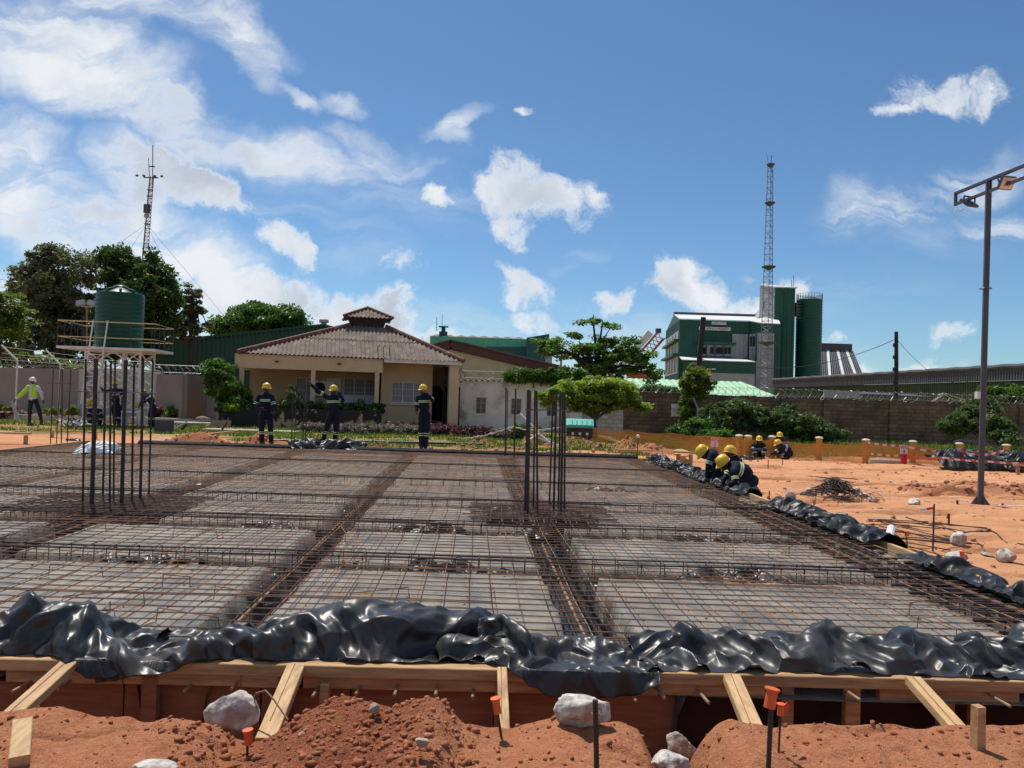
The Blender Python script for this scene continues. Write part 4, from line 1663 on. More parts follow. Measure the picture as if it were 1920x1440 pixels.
for i, (px, py, r, lab) in enumerate(SK):
    g = GG(px, py)
    sc = {1793: (1.5, .7, .55), 1714: (1.25, .8, .62), 1851: (1.4, .8, .35), 1604: (1, .8, .95), 1887: (.85, .7, .85), 1798: (.9, .7, .95)}.get(px, (1.1, .8, .75))
    r *= .76
    rr = (r * sc[0] * .9, r * sc[1] * .85, r * sc[2] * .85)
    g.z += rr[2] * .55
    solo('stone', rock(MB(), g, rr, 100 + i, 3, rz=i * .7), M_rockb if px in (1604, 1851, 1662) else M_rock, lab, 'stone', g, smooth='auto')
# scrap pile of rods
c = GG(1567, 932)
m = MB()
for i in range(260):
    a = rnd.uniform(0, 2 * PI)
    rr = abs(rnd.gauss(0, .26))
    p = Vector((c.x + math.cos(a) * rr * 1.25, c.y + math.sin(a) * rr, c.z + max(.02, .34 * math.exp(-(rr / .30) ** 2) * rnd.uniform(.3, 1))))
    b = rnd.uniform(0, 2 * PI)
    L = rnd.uniform(.1, .28)
    d = Vector((math.cos(b) * L, math.sin(b) * L, rnd.uniform(-.3, .25) * L))
    q = p + d * .3 + Vector((0, 0, .04))
    m.tube([p - d, q, p + d * .9 + Vector((rnd.uniform(-.06, .06), 0, -.03))], .006, 4)
solo('rebar_scrap', m, M_rustd, 'tangled pile of short rebar offcuts on the sand right of the slab', 'scrap pile', c)
# loose rods, right of the slab
for i in range(15):
    a = GG(1600 + rnd.uniform(0, 60), 975 + i * 3.2)
    b = GG(1730 + rnd.uniform(0, 130), 1000 + i * 3.6 + rnd.uniform(-6, 6))
    c_ = a.lerp(b, .5)
    m = MB().tube([a + Vector((0, 0, .03 + .01 * (i % 4))), c_ + Vector((rnd.uniform(-.05, .05), .06, .05)), b + Vector((0, 0, .03))], .007, 5)
    solo('loose_rod', m, M_rustd, 'long thin rebar rod in the loose bundle lying on the sand right of the slab', 'rebar rod', a, 'loose rods on the sand')
for (a, b, r, nm, lab, mt) in [((1500, 1000 - 64), (1530, 940), .02, 'pipe_offcut', 'short dark pipe offcut lying beside the pale stones', M_black), ((1568, 966), (1588, 972), .035, 'pipe_offcut', 'short dark pipe offcut pointing at the brown stone', M_black),
                              ((1665, 1013), (1671, 1010), .055, 'pipe_offcut', 'stub of wide white pipe among the loose rods', M_white)]:
    p, q = GG(*a), GG(*b)
    p.z += r
    q.z += r
    solo(nm, MB().tube([p, q], r, 12), mt, lab, 'pipe')
# cables and cords over the sand
for pts, r, mt, lab in [([(1600, 917), (1660, 924), (1730, 928), (1800, 936), (1920, 950)], .006, M_white, 'thin white cord stretched over the sand towards the lamp post'),
                        ([(1625, 958), (1700, 972), (1755, 985), (1795, 1000), (1860, 1008), (1920, 1024)], .008, M_black, 'black cable snaking over the sand in front of the lamp post'),
                        ([(1820, 1028), (1860, 1045), (1900, 1056), (1930, 1062)], .008, M_black, 'black cable beside the big pale stone at the right margin'),
                        ([(1400, 888), (1480, 892), (1560, 896), (1650, 899)], .012, M_black, 'dark hose lying across the far sand behind the rebar scrap'),
                        ([(1420, 925), (1450, 935), (1480, 945), (1500, 950)], .007, M_rustd, 'thin dark rod lying just behind the crouching workers')]:
    P = []
    for a, b in pts:
        P.append(GG(a, b) + Vector((0, 0, r + .01)))
    Q = []
    for i in range(len(P) - 1):
        for k in range(6):
            v = P[i].lerp(P[i + 1], k / 6)
            v.z = gz(v.x, v.y) + r
            Q.append(v)
    Q.append(P[-1])
    solo('cable', MB().tube(Q, r, 5), mt, lab, 'cable', P[0])
# pegs
for i, (px, py, h, r, lab) in enumerate([(1749, 1033, 945, .010, 'tall dark bar with a red and white tape tail right of the slab'), (1638, 1012, 986, .008, 'thin peg rising from the bare right board'), (1493, 945, 933, .010, 'thin peg nearest the pale flat stone'),
                              (1526, 953, 937, .010, 'thin peg in front of the rebar scrap'), (1442, 938, 920, .010, 'thin peg right beside the front crouching worker'), (1440, 880, 862, .012, 'thin rusty peg in the yard in front of the seated workers'), (1467, 872, 858, .012, 'thin rusty peg below the two squatting workers'),
                              (1795, 945, 938, .02, 'stubby rusty peg left of the lamp post foot'), (1880, 950, 944, .02, 'stubby rusty peg right of the lamp post foot'), (1265, 895, 868, .012, 'thin rusty peg between the far corner plastic and the trestle'), (1195, 862, 818, .014, 'rusty peg with a white ball on top at the far right corner'),
                              (1779, 979, 963, .014, 'short peg with a red and white tape tag')]):
    g = GG(px, py)
    e = at(px + (h - py) * -.03, h, g.y)
    t = thing('peg', lab, 'peg', g)
    MB().tube([g - Vector((0, 0, .1)), e], r, 6).build('bar', M_rustd, t)
    if i == 0:
        for k in range(4):
            a = e + Vector((-.01 - .04 * k, 0, -.05 - .008 * k))
            MB().beam(a, a + Vector((-.04, .01, -.008)), .004, .03).build('tape_tail', M_tapeR if k < 2 else M_tapeW, t)
    if i == 10:
        MB().ell(e, (.05, .05, .05)).build('ball', M_white, t, True)
    if i == 11:
        MB().beam(e, e + Vector((-.03, 0, -.07)), .004, .03).build('tape_tail', M_tapeR, t)

# ================================================================= BUILDINGS
M_beige = pm('beige_render', (.52, .37, .215), (.46, .32, .18), 1.2, .85, bump=.003, bscale=30, c3=(.34, .25, .16), c3scale=.9, c3lo=.62, c3hi=.8)
M_beigeL = pm('pale_beige_render', (.60, .45, .28), (.54, .40, .24), 1.3, .85, bump=.003, bscale=30, c3=(.36, .28, .19), c3scale=1.1, c3lo=.6, c3hi=.85)
M_asb = pm('weathered_cement_sheet', (.21, .16, .12), (.12, .092, .072), 2.2, .92, bump=.004, bscale=20, c3=(.34, .27, .20), c3scale=3.0, c3lo=.55, c3hi=.72)
M_tile = pm('red_ridge_tile', (.21, .085, .058), (.13, .058, .042), 4, .85, bump=.004, bscale=20, c3=(.42, .28, .18), c3scale=3, c3lo=.58, c3hi=.7)
M_glass = pm('window_glass', (.05, .055, .06), (.10, .10, .10), 1.5, .12, spec=.8)
M_dark = pm('dark_opening', (.012, .012, .013), (.02, .02, .02), 3, .8)
M_louv = pm('dark_louvre', (.055, .045, .04), (.03, .025, .022), 4, .8)
M_green = pm('dark_green_cladding', (.006, .085, .050), (.004, .065, .040), .5, .55)
M_greenS = pm('dark_green_shed', (.005, .050, .026), (.004, .038, .020), .6, .6)
M_teal = pm('teal_cladding', (.10, .42, .27), (.07, .34, .22), .6, .5)
M_tealD = pm('dark_teal_cladding', (.012, .085, .075), (.010, .065, .06), .6, .6)
M_grey = pm('pale_grey_cladding', (.36, .37, .37), (.29, .30, .30), .8, .6)
M_greyD = pm('dark_grey_cladding', (.085, .085, .09), (.06, .06, .065), 1.2, .7)
M_cream = pm('cream_wall', (.46, .41, .27), (.40, .35, .23), 1, .85, c3=(.28, .24, .17), c3scale=.8, c3lo=.6, c3hi=.8)
M_whitew = pm('peeling_whitewash', (.80, .75, .66), (.66, .60, .51), 1.6, .92, bump=.006, bscale=14, c3=(.20, .16, .12), c3scale=.9, c3lo=.52, c3hi=.72)
M_wallp = pm('taupe_boundary_render', (.30, .235, .205), (.265, .205, .18), .9, .9, bump=.003, bscale=25, c3=(.20, .16, .14), c3scale=1.1, c3lo=.62, c3hi=.85)
M_wallw = pm('pale_pilaster_render', (.46, .43, .41), (.40, .375, .355), 1.2, .9)
M_block = brickmat('old_block_wall', (.215, .145, .088), (.125, .088, .058), (.11, .08, .055), .42, .21, (.060, .045, .032), rough=.95, bump=.02)
M_liteg = pm('light_green_roof_sheet', (.42, .66, .38), (.34, .56, .32), 1.0, .5)
M_fascia = pm('brown_fascia', (.10, .035, .028), (.07, .028, .022), 2, .7)
M_ply = pm('black_bitumen_paint', (.016, .014, .014), (.010, .009, .009), 2, .85, c3=(.40, .27, .15), c3scale=1.25, c3lo=.56, c3hi=.60)
M_concrete = pm('pale_concrete', (.52, .46, .36), (.44, .38, .30), 3, .9, bump=.003)
M_curt = pm('pale_curtain', (.30, .29, .27), (.20, .20, .19), 8, .9, stretch=(6, 1, .2))

# ---- house
HZ = .28
house = thing('house', 'beige bungalow with a brown corrugated hip roof, louvred cupola and open porch', 'house', at(440, 790, 34), R(14))
house.location.z = 0
HM = xf(house)


def hb(c, size, name, mat, parent=None, **kw):
    return MB().box(c, size).build(name, mat, parent or house, world=False, **kw)


EZ = 3.30
# porch fascia band: thick beige parapet, front and right return
hb((3.25, .1, 2.98), (6.62, .22, .64), 'porch_fascia', M_beigeL)
hb((6.5, 1.3, 2.98), (.22, 2.2, .64), 'porch_fascia', M_beigeL)
hb((-.0, 2.2, 2.98), (.22, 4.2, .64), 'porch_fascia', M_beigeL)
hb((3.25, 2.0, 2.70), (6.3, 3.6, .06), 'porch_ceiling', M_beige)
for x in (.22, 3.38, 6.33):
    hb((x, .12, 1.45), (.20, .20, 2.44), 'porch_column', M_beigeL)
# lamp vents on fascia
for x in (1.75, 4.55):
    MB().box((x, -.06, 3.02), (.20, .10, .14)).build('bulkhead_lamp', M_beige, house, world=False)
    MB().box((x, -.115, 3.0), (.13, .02, .08)).build('lamp_glass', M_dark, house.children[-1] if False else house, world=False)
hb((3.25, 1.9, .15), (6.7, 3.9, .34), 'plinth', M_concrete)
# walls
FW = 3.6


def wall_with_holes(name, x0, x1, y, z0, z1, holes, mat, th=.2):
    """front wall parallel to local x, holes are (xa, xb, za, zb)"""
    m = MB()
    xs_ = sorted(set([x0, x1] + [h[0] for h in holes] + [h[1] for h in holes]))
    for a, b in zip(xs_[:-1], xs_[1:]):
        hs = [h for h in holes if h[0] <= a + 1e-6 and h[1] >= b - 1e-6]
        zz = z0
        for h in sorted(hs, key=lambda q: q[2]):
            if h[2] > zz:
                m.box(((a + b) / 2, y, (zz + h[2]) / 2), (b - a, th, h[2] - zz))
            zz = h[3]
        if z1 > zz:
            m.box(((a + b) / 2, y, (zz + z1) / 2), (b - a, th, z1 - zz))
    return m.build(name, mat, house, world=False)


def window(x0, x1, y, z0, z1, nv, nh=3, mat=M_white, low=None, bars=True, th=.05):
    w = MB()
    for a in [x0 + (x1 - x0) * k / nv for k in range(nv + 1)]:
        w.box((a, y, (z0 + z1) / 2), (.045, th, z1 - z0))
    for b in (z0, z1):
        w.box(((x0 + x1) / 2, y - .002, b), (x1 - x0 + .045, th, .045))
    o = w.build('window', mat, house, world=False)
    MB().box(((x0 + x1) / 2, y + .04, (z0 + z1) / 2), (x1 - x0, .01, z1 - z0)).build('pane', M_glass, o, world=False)
    MB().box(((x0 + x1) / 2, y + .022, (z0 + z1) / 2), (x1 - x0 - .03, .012, z1 - z0 - .03)).build('curtain', M_curt, o, world=False)
    if bars:
        b = MB()
        for k in range(1, nh + 1):
            zz = z0 + (z1 - z0) * k / (nh + 1)
            b.box(((x0 + x1) / 2, y - .03, zz), (x1 - x0, .012, .014))
        n = int((x1 - x0) / .16)
        for k in range(1, n):
            b.box((x0 + (x1 - x0) * k / n, y - .036, (z0 + z1) / 2), (.010, .010, z1 - z0))
        b.build('burglar_bars', M_white, o, world=False)
    return o


wall_with_holes('front_wall', .35, 6.6, FW, .3, 3.25, [(1.9 + .6, 3.5, 1.15, 2.35), (4.0, 4.75, .3, 2.4), (4.85, 6.5, .3, 2.4)], M_beige)
window(2.5, 3.5, FW - .04, 1.15, 2.35, 2)
d = hb((4.37, FW - .05, 1.35), (.72, .06, 2.08), 'door', M_white)
MB().box((4.37, FW - .09, 1.75), (.5, .02, 1.1)).build('door_glass', M_glass, d, world=False)
w = window(4.87, 6.48, FW - .04, 1.45, 2.4, 3)
m = MB()
for k in range(3):
    for j in range(2):
        m.box((4.87 + .268 + k * .537, FW - .05, .6 + j * .5 + .22), (.50, .05, .46))
m.build('lower_panel', M_white, w, world=False)
# right-hand block
wall_with_holes('front_wall', 6.62, 9.15, 1.35, .05, 3.25, [(7.15, 8.75, 1.25, 2.25)], M_beige)
window(7.15, 8.75, 1.31, 1.25, 2.25, 3, 2)
hb((7.95, 1.2, 1.17), (1.8, .14, .08), 'window_sill', M_beigeL)
hb((9.06, 2.6, 1.65), (.18, 2.3, 3.2), 'side_wall', M_beige)
hb((9.6, 3.6, 1.65), (1.2, .2, 3.2), 'front_wall', M_beige)
# arched dark opening in the recess
m = MB()
arc = [(-.42, 0), (.42, 0)] + [(.42 * math.cos(a), 1.45 + .42 * math.sin(a)) for a in np.linspace(0, PI, 12)]
m.prism([(9.62 + x, 3.49, .3 + z) for x, z in arc], (0, -.02, 0))
m.build('arched_opening', M_dark, house, world=False)
hb((10.05, .30, 1.62), (.48, .42, 3.16), 'corner_pillar', M_beigeL)
hb((10.2, 4.6, 1.62), (.18, 8.2, 3.16), 'side_wall', M_beige)
hb((.35, 5.8, 1.7), (.2, 4.4, 3.1), 'side_wall', M_beige)
hb((5.2, 8.6, 1.7), (9.8, .2, 3.1), 'back_wall', M_beige)
hb((8.35, .9, .12), (3.5, .9, .24), 'plinth', M_ply)
# white gutter board
hb((8.5, -.06, 3.26), (3.75, .05, .20), 'gutter_board', M_white)


def corr(p0, p1, q0, q1, lam=.20, amp=.032, seg=8):
    """corrugated panel between eave p0-p1 and top q0-q1"""
    p0, p1, q0, q1 = map(Vector, (p0, p1, q0, q1))
    e = (p1 - p0)
    L = e.length
    e.normalize()
    n = (q0 - p0).cross(e)
    if n.z < 0:
        n = -n
    n.normalize()
    up_ = n.cross(e)
    if up_.z < 0:
        up_ = -up_
    s0, t0 = (q0 - p0).dot(e), (q0 - p0).dot(up_)
    s1 = (q1 - p0).dot(e)
    ns = int(L / lam * seg)
    vs, fs = [], []
    nr = 3
    for i in range(ns + 1):
        s = L * i / ns
        t = t0
        if s < s0:
            t = t0 * s / max(s0, 1e-6)
        elif s > s1:
            t = t0 * (L - s) / max(L - s1, 1e-6)
        t = max(t, .02)
        o = amp * math.sin(2 * PI * s / lam)
        for j in range(nr + 1):
            tt = t0 * j / nr
            # sheets overlap in courses: each lower course sits slightly above
            u_ = min(tt, t)
            vs.append(p0 + e * s + up_ * u_ + n * (o + .0))
    for i in range(ns):
        for j in range(nr):
            a = i * (nr + 1) + j
            fs.append((a, a + nr + 1, a + nr + 2, a + 1))
    return vs, fs


X0, X1, Y0, Y1 = .05, 10.45, -.18, 9.2
CX, CY, CW, CZ = 6.0, 4.4, .95, 5.12
ez = EZ + .04
rp = MB()
cs_ = [(X0, Y0, ez), (X1, Y0, ez), (X1, Y1, ez), (X0, Y1, ez)]
ct = [(CX - CW, CY - CW, CZ), (CX + CW, CY - CW, CZ), (CX + CW, CY + CW, CZ), (CX - CW, CY + CW, CZ)]
for i in range(4):
    j = (i + 1) % 4
    vs, fs = corr(cs_[i], cs_[j], ct[i], ct[j])
    rp.add(vs, fs)
roof = rp.build('roof', M_asb, house, smooth=True, world=False, fix=False)
for i in range(4):
    a, b = Vector(cs_[i]), Vector(ct[i])
    m = MB()
    n = 26
    for k in range(n):
        p, q = a.lerp(b, k / n), a.lerp(b, (k + 1.12) / n)
        m.tube([p + Vector((0, 0, .03)), q + Vector((0, 0, .065))], [.125, .10], 8)
    m.build('ridge_tiles', M_tile, roof, world=False, smooth='auto')
# a second course lip across the front slope
m = MB()
a, b = Vector(cs_[0]).lerp(Vector(ct[0]), .52), Vector(cs_[1]).lerp(Vector(ct[1]), .52)
vs, fs = corr(a + Vector((0, -.02, .02)), b + Vector((0, -.02, .02)), a + Vector((.15, .3, .16)), b + Vector((-.15, .3, .16)))
m.add(vs, fs)
m.build('roof_course', M_asb, roof, smooth=True, world=False, fix=False)
# cupola: louvred box flaring to the top, small hip roof
cup = MB()
for k in range(7):
    z = CZ - .12 + k * .085
    w_ = 1.55 + k * .055
    cup.box((CX, CY, z), (w_, w_, .05))
    cup.box((CX, CY, z + .042), (w_ - .14, w_ - .14, .04))
cupo = cup.build('cupola', M_louv, house, world=False)
tz, bz = CZ + .46, CZ + 1.06
bw = 1.25
m = MB()
B = [(CX - bw, CY - bw, tz), (CX + bw, CY - bw, tz), (CX + bw, CY + bw, tz), (CX - bw, CY + bw, tz)]
for i in range(4):
    vs, fs = corr(B[i], B[(i + 1) % 4], (CX, CY, bz), (CX + .001, CY, bz), lam=.2, amp=.03)
    m.add(vs, fs)
m.build('cupola_roof', M_asb, cupo, smooth=True, world=False, fix=False)
m = MB()
for i in range(4):
    a, b = Vector(B[i]), Vector((CX, CY, bz))
    for k in range(9):
        p, q = a.lerp(b, k / 9), a.lerp(b, (k + 1.1) / 9)
        m.tube([p + Vector((0, 0, .03)), q + Vector((0, 0, .055))], [.085, .065], 8)
m.build('ridge_tiles', M_tile, cupo, world=False, smooth='auto')
# eave vents/wires on the porch corner
for k, x in enumerate((6.35, 6.62, 6.9)):
    MB().tube([(x, .0, 3.25), (x - .05, .0, 3.85), (x + .03, .02, 4.0)], .018, 6).build('vent_pipe', M_louv, house, world=False)

# things standing at the house
p = HM @ Vector((4.05, FW - .5, 1.85))
t = thing('air_conditioner', 'white outdoor air conditioner with round dark fan grille on the porch wall', 'air conditioner', HM @ Vector((3.85, FW - .35, 1.45)), R(14))
MB().box((0, 0, .4), (1.05, .34, .75)).build('casing', M_white, t, world=False)
MB().lathe([(.29, 0), (.30, .02), (.26, .03)], (-.2, -.175, .4), 24, Matrix.Rotation(R(90), 3, 'X')).build('fan_grille', M_dark, t, world=False)
MB().box((0, .06, -.0), (.8, .3, .05)).build('bracket', M_grey, t, world=False)
t = thing('air_conditioner', 'white outdoor air conditioner on the right side wall of the bungalow', 'air conditioner', HM @ Vector((10.55, 3.2, 1.6)), R(14))
MB().box((0, 0, .4), (.42, .95, .75)).build('casing', M_white, t, world=False)
MB().lathe([(.24, 0), (.25, .02), (.2, .03)], (0, -.48, .42), 20, Matrix.Rotation(R(90), 3, 'X')).build('fan_grille', M_dark, t, world=False)
# black planter in front of the porch
for (x0, x1, lab) in [(-.35, 3.2, 'long black bitumen-painted planter with peeling patches at the left of the porch'), (3.2, 6.5, 'long black planter with peeling patches at the right of the porch, before its door')]:
    t = thing('planter', lab, 'planter', HM @ Vector(((x0 + x1) / 2, -1.0, 0)), R(14), 'planters in front of the porch')
    w_ = x1 - x0 - .01
    for (c, s) in [((0, -.35, .42), (w_, .10, .92)), ((0, .35, .42), (w_, .10, .92)), ((-w_ / 2 + .05, 0, .42), (.1, .6, .9)), ((w_ / 2 - .05, 0, .42), (.1, .6, .9))]:
        MB().box(c, s).build('planter_wall', M_ply, t, world=False)
    MB().box((0, 0, .72), (w_ - .2, .6, .1)).build('soil', M_clod, t, world=False)


# ---- generic clad building helper
def clad(mb, p0, p1, z0, z1, rib=.35, d=.04):
    """vertical trapezoid-profile sheet between two ground points"""
    p0, p1 = Vector(p0), Vector(p1)
    e = p1 - p0
    L = e.length
    e.normalize()
    n = Vector((e.y, -e.x, 0))
    if n.dot(-p0) < 0:
        n = -n
    k = max(2, int(L / rib))
    vs = []
    zz0 = z0 if isinstance(z0, tuple) else (z0, z0)
    zz1 = z1 if isinstance(z1, tuple) else (z1, z1)
    pts = []
    for i in range(k):
        for (f, o) in ((0, 0), (.45, 0), (.55, d), (.9, d)):
            pts.append(((i + f) / k, o))
    pts.append((1, 0))
    for (t, o) in pts:
        q = p0 + e * L * t + n * o
        vs.append((q.x, q.y, zz0[0] + (zz0[1] - zz0[0]) * t))
        vs.append((q.x, q.y, zz1[0] + (zz1[1] - zz1[0]) * t))
    fs = [(2 * i, 2 * i + 2, 2 * i + 3, 2 * i + 1) for i in range(len(pts) - 1)]
    return mb.add(vs, fs)


def P2(px, Y):
    p = at(px, 740, Y)
    return Vector((p.x, Y, 0))


def zat(px, py, Y):
    return at(px, py, Y).z


# dark green warehouse at the left
t = thing('warehouse', 'long dark green corrugated warehouse behind the boundary wall at left', 'warehouse', P2(430, 62))
a, b, c = P2(282, 58), P2(600, 66), P2(655, 68)
za, zb, zc_ = zat(282, 642, 58), zat(598, 609, 66), zat(650, 622, 68)
m = MB()
clad(m, a, b, -.2, (za, zb))
clad(m, b, c, -.2, (zb, zc_))
m.build('cladding', M_greenS, t)
m = MB()
m.beam((a.x, a.y, za), (b.x, b.y, zb), .25, .18)
m.beam((b.x, b.y, zb), (c.x, c.y, zc_), .25, .18)
m.build('roof_edge', M_greenS, t)
MB().prism([(a.x, a.y, za), (b.x, b.y, zb), (c.x, c.y, zc_), (c.x, c.y, zc_ - .3), (b.x, b.y, zb - .3), (a.x, a.y, za - .3)], (-4, 22, 0)).build('roof', M_greenS, t)
MB().lathe([(.25, 0), (.25, .3), (.42, .3), (.42, .55), (.3, .62), (.001, .66)], (b.x - .0, b.y + .5, zb - .05), 16).build('roof_vent', M_grey, t)

# teal factory hall behind the house on the right
t = thing('factory_hall', 'teal-green factory hall with a dark lower storey behind the bungalow', 'factory hall', P2(900, 95))
Yt = 95
m = MB()
clad(m, P2(803, Yt), P2(1003, Yt), zat(803, 650, Yt), (zat(803, 630, Yt), zat(985, 636, Yt)), .6, .05)
m.build('upper_cladding', M_teal, t)
m = MB()
clad(m, P2(803, Yt + 1), P2(1003, Yt + 1), -1, zat(900, 652, Yt + 1), .8, .06)
m.build('lower_cladding', M_tealD, t)
m = MB()
m.prism([at(988, 633, Yt - 2), at(1030, 626, Yt - 2), at(1030, 700, Yt - 2), at(988, 700, Yt - 2)], (0, 20, 0))
m.build('side_tower', M_tealD, t)
m = MB()
vs, fs = corr(at(803, 631, Yt), at(985, 637, Yt), at(803, 627, Yt) + Vector((0, 8, .6)), at(985, 633, Yt) + Vector((0, 8, .6)), lam=1.6, amp=.09, seg=6)
m.add(vs, fs)
m.build('roof', M_asb, t, fix=False)
m = MB()
q = at(831, 632, Yt + 2)
m.box((q.x, q.y, q.z + .35), (1.0, 1.0, .7)).box((q.x, q.y, q.z + 1.0), (.5, .5, .6)).box((q.x, q.y, q.z + 1.35), (1.2, .9, .12))
m.tube([(q.x - .9, q.y, q.z + .8), (q.x - .9, q.y, q.z + 2.6)], .04, 5).tube([(q.x - .2, q.y, q.z + 1.3), (q.x - .2, q.y, q.z + 3.0)], .03, 5)
m.build('roof_vent', M_tealD, t)
for (x0, x1, y0, y1) in [(862, 883, 648, 655), (912, 990, 650, 668), (912, 990, 669, 690)]:
    MB().prism([at(x0, y0, Yt - .2), at(x1, y0 + .6, Yt - .2), at(x1, y1 + .6, Yt - .2), at(x0, y1, Yt - .2)], (0, .15, 0)).build('window', M_tealD if y1 > 660 else M_glass, t)
# white chimney pipes standing by the hall
for i, (px, y0, y1, r, lab) in enumerate([(1029, 657, 690, .36, 'fat white pipe stack left of the flat-topped tree'), (1052, 668, 695, .13, 'thin white pipe stack half hidden by the flat-topped tree')]):
    a, b = at(px, y0, 82), at(px, y1 + 30, 82)
    solo('pipe_stack', MB().tube([b, a], r, 12), M_grey, lab, 'pipe', b)

# cream gabled building with brown fascia
Yg = 56
t = thing('gabled_building', 'cream building with a wide low gable and dark brown fascia behind the white outhouse', 'building', P2(900, Yg))
L_, Rr, Ap = at(800, 656, Yg), at(1050, 696, Yg), at(845, 647, Yg)
Lb = at(740, 675, Yg)
m = MB()
m.prism([(Lb.x, Yg, -.3), (Rr.x, Yg, -.3), (Rr.x, Yg, Rr.z - .35), (Ap.x, Yg, Ap.z - .35), (Lb.x, Yg, Lb.z - .35)], (0, 16, 0))
m.build('wall', M_cream, t)
m = MB()
m.beam((Lb.x - .3, Yg - .15, Lb.z - .02), (Ap.x, Yg - .15, Ap.z), .12, .62)
m.beam((Ap.x, Yg - .15, Ap.z), (Rr.x + .3, Yg - .15, Rr.z), .12, .62)
m.build('fascia', M_fascia, t)
m = MB()
for (A_, B_) in ((Lb, Ap), (Ap, Rr)):
    m.prism([(A_.x, Yg - .35, A_.z + .33), (B_.x, Yg - .35, B_.z + .33), (B_.x, Yg - .35, B_.z + .43), (A_.x, Yg - .35, A_.z + .43)], (0, 17, 0))
rf = m.build('roof', pm('old_dark_roof', (.12, .13, .12), (.07, .085, .075), 1, .8), t)
for k, px in enumerate((833, 858, 890)):
    q = at(px, 648 + k * 6, Yg + 2)
    MB().lathe([(.36, -.25), (.36, .08), (.40, .1), (.25, .28), (.001, .34)], q, 14).build('roof_ventilator', M_steel, rf)

# white outhouse with three small windows and rusty wall cap
Yo = 38.5
t = thing('outhouse', 'low whitewashed outhouse with three small barred windows, stained with damp', 'outhouse', P2(975, Yo))
x0, x1 = P2(863, Yo).x, P2(1092, Yo).x
z1_ = zat(960, 716, Yo)
wins = []
for (pa, pb, pt_, pbt) in [(893, 912, 745, 775), (959, 978, 747, 777), (1026, 1042, 750, 780)]:
    wins.append((P2(pa, Yo).x, P2(pb, Yo).x, zat(pa, pbt, Yo), zat(pa, pt_, Yo)))
m = MB()
xs_ = sorted([x0, x1] + [w_[0] for w_ in wins] + [w_[1] for w_ in wins])
for a, b in zip(xs_[:-1], xs_[1:]):
    hs = [w_ for w_ in wins if abs(w_[0] - a) < 1e-4]
    if hs:
        h = hs[0]
        m.box(((a + b) / 2, Yo, (h[2] - .3) / 2), (b - a, .22, h[2] + .3))
        m.box(((a + b) / 2, Yo, (h[3] + z1_) / 2), (b - a, .22, z1_ - h[3]))
    else:
        m.box(((a + b) / 2, Yo, (z1_ - .3) / 2), (b - a, .22, z1_ + .3))
m.build('wall', M_whitew, t)
m = MB().box((x0 + .1, Yo + 2, z1_ / 2), (.2, 3.8, z1_)).box((x1 - .1, Yo + 2, z1_ / 2), (.2, 3.8, z1_)).box(((x0 + x1) / 2, Yo + 4, z1_ / 2), (x1 - x0, .2, z1_))
m.build('wall', M_whitew, t)
vs, fs = corr((x0 - .15, Yo - .25, z1_ + .02), (x1 + .1, Yo - .25, z1_ - .02), (x0 - .15, Yo + 4.3, z1_ + .1), (x1 + .1, Yo + 4.3, z1_ + .1), lam=.30, amp=.035)
MB().add(vs, fs).build('roof', M_asb, t, fix=False)
for w_ in wins:
    cx_, cz_ = (w_[0] + w_[1]) / 2, (w_[2] + w_[3]) / 2
    f = MB()
    ww, hh = w_[1] - w_[0], w_[3] - w_[2]
    for sx in (-1, 0, 1):
        f.box((cx_ + sx * ww / 2 * .94, Yo - .05, cz_), (.035, .04, hh))
    for sz in (-1, -.33, .33, 1):
        f.box((cx_, Yo - .055, cz_ + sz * hh / 2 * .96), (ww, .04, .03))
    o = f.build('window', M_grey, t)
    MB().box((cx_, Yo + .04, cz_), (ww, .02, hh)).build('pane', M_glass, o)
    MB().box((cx_, Yo - .13, w_[2] - .05), (ww + .12, .1, .07)).build('sill', M_whitew, o)
# dark gate between house and outhouse
a, b = P2(833, 37.5), P2(863, 38.4)
z1_ = zat(848, 725, 38)
solo('metal_gate', MB().prism([(a.x, a.y, -.1), (b.x, b.y, -.1), (b.x, b.y, z1_), (a.x, a.y, z1_)], (0, .08, 0)), M_dark, 'tall black sheet gate between the bungalow and the white outhouse', 'gate')

# lower white-painted wall continuing to the block wall
Yw = 40
a, b = P2(1088, Yw), P2(1169, Yw)
z1_ = zat(1120, 766, Yw)
solo('garden_wall', MB().box(((a.x + b.x) / 2, Yw, z1_ / 2 - .2), (b.x - a.x, .22, z1_ + .4)), brickmat('patchy_white_blockwork', (.62, .60, .55), (.50, .48, .44), (.36, .34, .30), .42, .21, (.20, .17, .14)),
     'stretch of patchy white-painted block wall behind the feathery small tree', 'wall')
# long block wall
a, b = P2(1169, Yw), P2(2150, 42)
t = thing('block_wall', 'long dark weathered block wall closing the yard at right', 'wall', ((a.x + b.x) / 2, 41, 0), math.atan2(b.y - a.y, b.x - a.x))
L = (b - a).length
z1_ = zat(1300, 741, Yw)
MB().box((0, 0, z1_ / 2 - .5), (L, .22, z1_ + 1.0)).build('blockwork', M_block, t, world=False)
m = MB()
n = int(L / .42)
for k in range(n):
    h = rnd.uniform(-.02, .06)
    m.box((-L / 2 + (k + .5) * L / n, 0, z1_ + h / 2 + .02), (L / n * .98, .26, .05 + max(h, 0)))
m.build('coping', M_block, t, world=False)
for k in range(1, 8):
    MB().box((-L / 2 + L * k / 8, -.16, z1_ / 2 - .5), (.4, .12, z1_ + .96)).build('pier', M_block, t, world=False)
# warning board on the wall
q = at(1268, 769, 39.6)
t = thing('notice_board', 'small pale notice board with faded lettering hung on the dark block wall', 'sign', q)
MB().box((0, 0, 0), (.52, .03, .66)).build('board', M_white, t, world=False)


